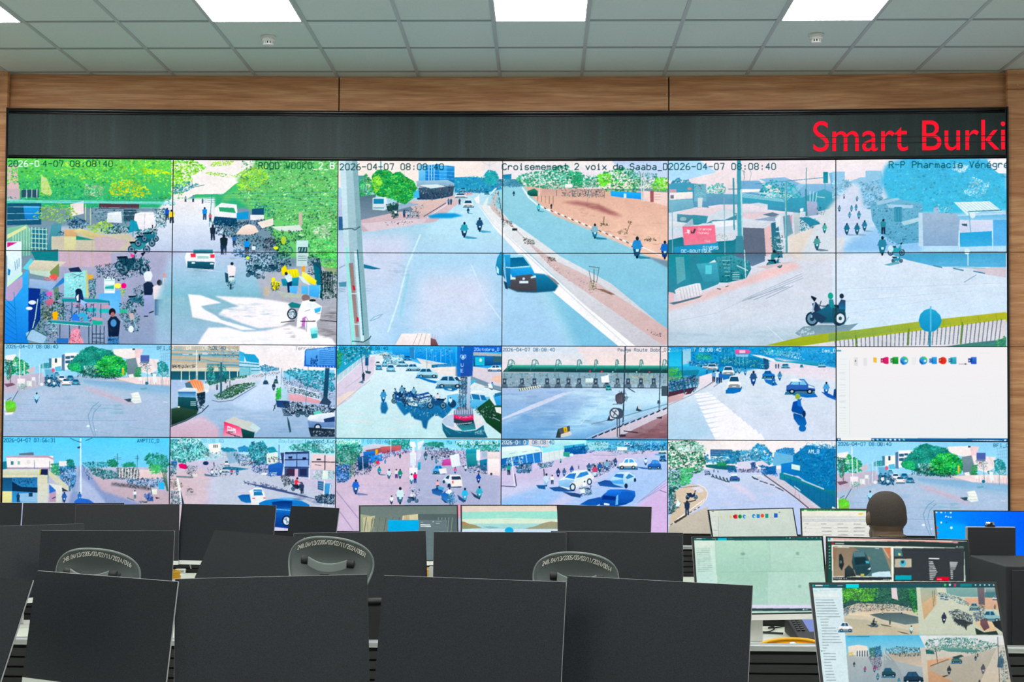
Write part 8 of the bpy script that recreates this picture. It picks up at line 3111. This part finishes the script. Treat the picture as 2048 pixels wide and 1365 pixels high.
    o = link_mesh('shirt', skin_mesh(top), shirt, t, True)
    m = MB()
    P = [(.078 * math.cos(q * math.pi / 12), .006 + .07 * math.sin(q * math.pi / 12) - .004, nz - .018 + .012 * math.sin(q * math.pi / 12 + math.pi)) for q in range(25)]
    m.tube(P, .014, 8, False)
    m.build('collar', shirt, o, True)
    legs = []
    for s in (-1, 1):
        legs.append([(0, -.02, .52, .16), (s * .10, .03, .50, .118), (s * .12, .42, .50, .088), (s * .12, .46, .46, .080), (s * .12, .45, .1, .058)])
    link_mesh('trousers', skin_mesh(legs), M_TROUSER, t, True)
    return t
hp = at_y(1774.5, 1030, 5.98)
person(hp.x, hp.y - .03, 'person with shaved head seen from behind, seated before the spreadsheet monitor', M_SHIRT, 0.15, 1.318)
hq = at_y(2160, 1090, 5.98)
person(hq.x, hq.y, 'person in blue at the right edge, only a shoulder visible', M_BLUECLOTH, -0.1, 1.26)

# ------------------------------------------------------------------ things on the desks
def stool(x, y, label):
    """the chair below a seated person"""
    t = empty('operator_chair', label, 'chair', 'chairs under the seated people', (x, y, 0))
    MB().rbox(-.25, -.22, .33, .25, .26, .40, .03).build('seat', M_CHAIRMESH, t, bevel=.02, seg=3)
    MB().tube([(0, 0, .07), (0, 0, .33)], .025, 12).build('gas_column', M_BLACK, t, True)
    f = MB()
    for k in range(5):
        a = k * 2 * math.pi / 5
        f.tube([(0, 0, .09), (.3 * math.cos(a), .3 * math.sin(a), .03)], [.03, .026], 8)
    f.build('base', M_BLACK, t, True)
stool(hp.x, hp.y, 'black swivel chair under the person with shaved head')
stool(hq.x, hq.y, 'black swivel chair under the person in blue')

# black case and slim tower at the right end of the middle desk
c = at_z(2009, 1304, DESK)
t = empty('computer_case', 'big black case standing on the desk edge at the right frame edge', 'computer case', None, (1.745 + .17, ROW['B'] + .19, DESK))
MB().box(-.17, -.18, .004, .17, .245, .335).build('shell', M_CASE, t, bevel=.006, seg=3)
MB().box(-.15, -.186, .02, .15, -.18, .32).build('front_cover', M_CASE, t, bevel=.004)
for sx in (-.14, .14):
    for sy in (-.15, .15): MB().lathe([(.014, 0), (.012, .006)], 12, Matrix.Translation((sx, sy, 0))).build('foot', M_BLACK, t)
p0 = at_y(1934, 1053, 5.52); p1 = at_y(2032, 1056, 5.52)
w = (p1.x - p0.x) / 2
t = empty('computer_tower', 'narrow dark computer tower behind the big black case, webcam on top', 'computer', None, ((p0.x + p1.x) / 2, 5.52, DESK))
hh = (p0.z + p1.z) / 2 - DESK
MB().box(-w, .003, 0, w, .026, hh).build('shell', M_SILVER, t, bevel=.003)
MB().box(-w + .004, 0, .004, w - .002, .004, hh - .003).build('front_cover', M_CASE, t)
pc = at_y(1979, 1052, 5.54)
t2 = empty('webcam', 'small webcam with chrome glints on top of the narrow dark tower', 'webcam', None, (pc.x, 5.535, DESK + hh))
MB().rbox(-.018, -.012, 0, .018, .012, .006, .002).build('clip', M_BLACK, t2)
MB().tube([(-.016, 0, .012), (.016, 0, .012)], .0075, 12).build('body', M_CHROME, t2, True)
MB().lathe([(.006, 0), (.005, .003)], 14, Matrix.Translation((.004, -.007, .012)) @ Matrix.Rotation(math.pi / 2, 4, 'X')).build('lens', M_BLACK, t2)

# control keyboard with a lit display on the middle desk
ck = at_z(1571, 1250, DESK)
t = empty('control_keyboard', 'black camera control keyboard with a small lit blue display', 'control keyboard', None, (1.128, ROW['B'] + .37, DESK), 0)
def kz(yy): return .024 + .05 * (yy + .15) / .30
pts = [(-.15, 0), (.15, 0), (.15, .074), (-.15, .024)]
b_ = MB()
vs = [(sx * .12, py_, pz_) for sx in (-1, 1) for py_, pz_ in pts]
b_.add(vs, [(0, 1, 2, 3), (7, 6, 5, 4), (0, 4, 5, 1), (1, 5, 6, 2), (2, 6, 7, 3), (3, 7, 4, 0)])
b_.build('body', M_BLACK, t, bevel=.008, seg=3)
k_ = MB()
for i in range(2):
    for j in range(6):
        yy = -.06 + j * .026; xx = -.106 + i * .018
        z_ = kz(yy)
        k_.box(xx, yy, z_ + .001, xx + .013, yy + .017, z_ + .006)
k_.build('keys', M_DARK, t, bevel=.002)
d_ = MB()
d_.add([(-.060, -.07, kz(-.07) + .001), (.105, -.07, kz(-.07) + .001), (.105, .11, kz(.11) + .001), (-.060, .11, kz(.11) + .001)], [(0, 1, 2, 3)])
d_.build('display', emit_mat('lit_blue_display', '8fa0e8', .85), t)
MB().lathe([(.02, 0), (.018, .02), (.008, .024), (.007, .05), (.012, .056), (.010, .07)], 16, Matrix.Translation((.06, -.11, kz(-.11)))).build('joystick', M_BLACK, t, True)

def cable(name, pts, r, mat, label, cat, close=False, n=8):
    P = [Vector(p) for p in pts]
    Q = []
    for i in range(len(P) - 1):                      # Catmull-Rom
        a, b, c, d = P[max(0, i - 1)], P[i], P[i + 1], P[min(len(P) - 1, i + 2)]
        for k in range(8):
            s = k / 8
            Q.append(.5 * ((2 * b) + (c - a) * s + (2 * a - 5 * b + 4 * c - d) * s * s + (3 * b - a - 3 * c + d) * s ** 3))
    Q.append(P[-1])
    o = MB().tube(Q, r, n).build(name, mat, None, True)
    return tag(o, label, cat)
def dz(px, py, z=DESK + .006): return at_z(px, py, z)
cable('cable', [at_z(1500, 1228, DESK + .06), dz(1508, 1250), dz(1520, 1263), dz(1538, 1264), dz(1549, 1258), dz(1545, 1254), dz(1537, 1257), dz(1552, 1256), dz(1574, 1253)], .0028, M_CABLE, 'thin black cable looping from the monitor foot to the control keyboard', 'cable')
cable('power_adapter_cable', [dz(1506, 1264), dz(1530, 1266), dz(1552, 1267), dz(1566, 1268)], .0042, M_CABLE, 'thick grey-black cable lying on the desk before the loop', 'cable')

def coil(px, py, row, rx, ry, label, turns=5, rot=0.0):
    p = at_z(px, py, DESK + .03)
    t = empty('yellow_cable_coil', label, 'cable', 'yellow cable coils', (p.x, p.y, DESK), rot)
    rg = random.Random(int(px))
    P = []
    N = turns * 28
    for k in range(N + 1):
        a = 2 * math.pi * k / 28
        lay = k / N
        r1 = 1 + rg.uniform(-.012, .012) + .05 * math.sin(a * .37)
        P.append((rx * r1 * math.cos(a), ry * r1 * math.sin(a), .007 + .045 * lay + .018 * max(0, math.sin(a + .4)) * (rx / .12)))
    MB().tube(P, .0068, 8).build('cable', M_YELLOW, t, True)
    MB().rbox(-.012, -ry - .018, .0, .012, -ry + .018, .07, .008).build('tie', M_WHITE, t)
coil(1580, 1302, 'B', .115, .07, 'yellow coiled cable on the middle desk below the control keyboard')
coil(338, 1152, 'C', .055, .05, 'yellow coiled cable on the far desk beside a white adapter', 4)
coil(863, 1147, 'C', .05, .035, 'yellow coiled cable on the far desk in the gap under the rock wallpaper monitor', 6)
coil(572, 1150, 'C', .05, .05, 'yellow coiled cable on the far desk left of the middle chair headrest', 4)
p = at_z(361, 1147, DESK)
t = empty('adapter', 'small white power adapter on the far desk beside a yellow coil', 'adapter', None, (p.x, p.y, DESK), .1)
MB().rbox(-.03, -.02, 0, .03, .02, .024, .005).build('body', M_WHITE, t, bevel=.002)
MB().box(-.022, -.021, .006, .022, -.02, .018).build('label_plate', M_SILVER, t)
cable('power_lead', [p + Vector((.03, 0, .012)), p + Vector((.08, .03, .008)), p + Vector((.13, .0, .006)), p + Vector((.2, .08, .006))], .003, M_CABLE, 'thin dark cord running from the white adapter', 'cable')
cable('white_cord', [dz(390, 1138), dz(398, 1134, DESK + .03), dz(406, 1130, DESK + .05), dz(412, 1128, DESK + .05)], .007, M_WHITE, 'short white cord rising behind the greenish tilted monitor', 'cable')
cable('hanging_cord', [at_y(379, 1122, 7.2), at_y(380, 1130, 7.22), at_y(382, 1138, 7.25)], .003, M_SILVER, 'thin grey cord hanging behind the far monitor at the narrow gap', 'cable')
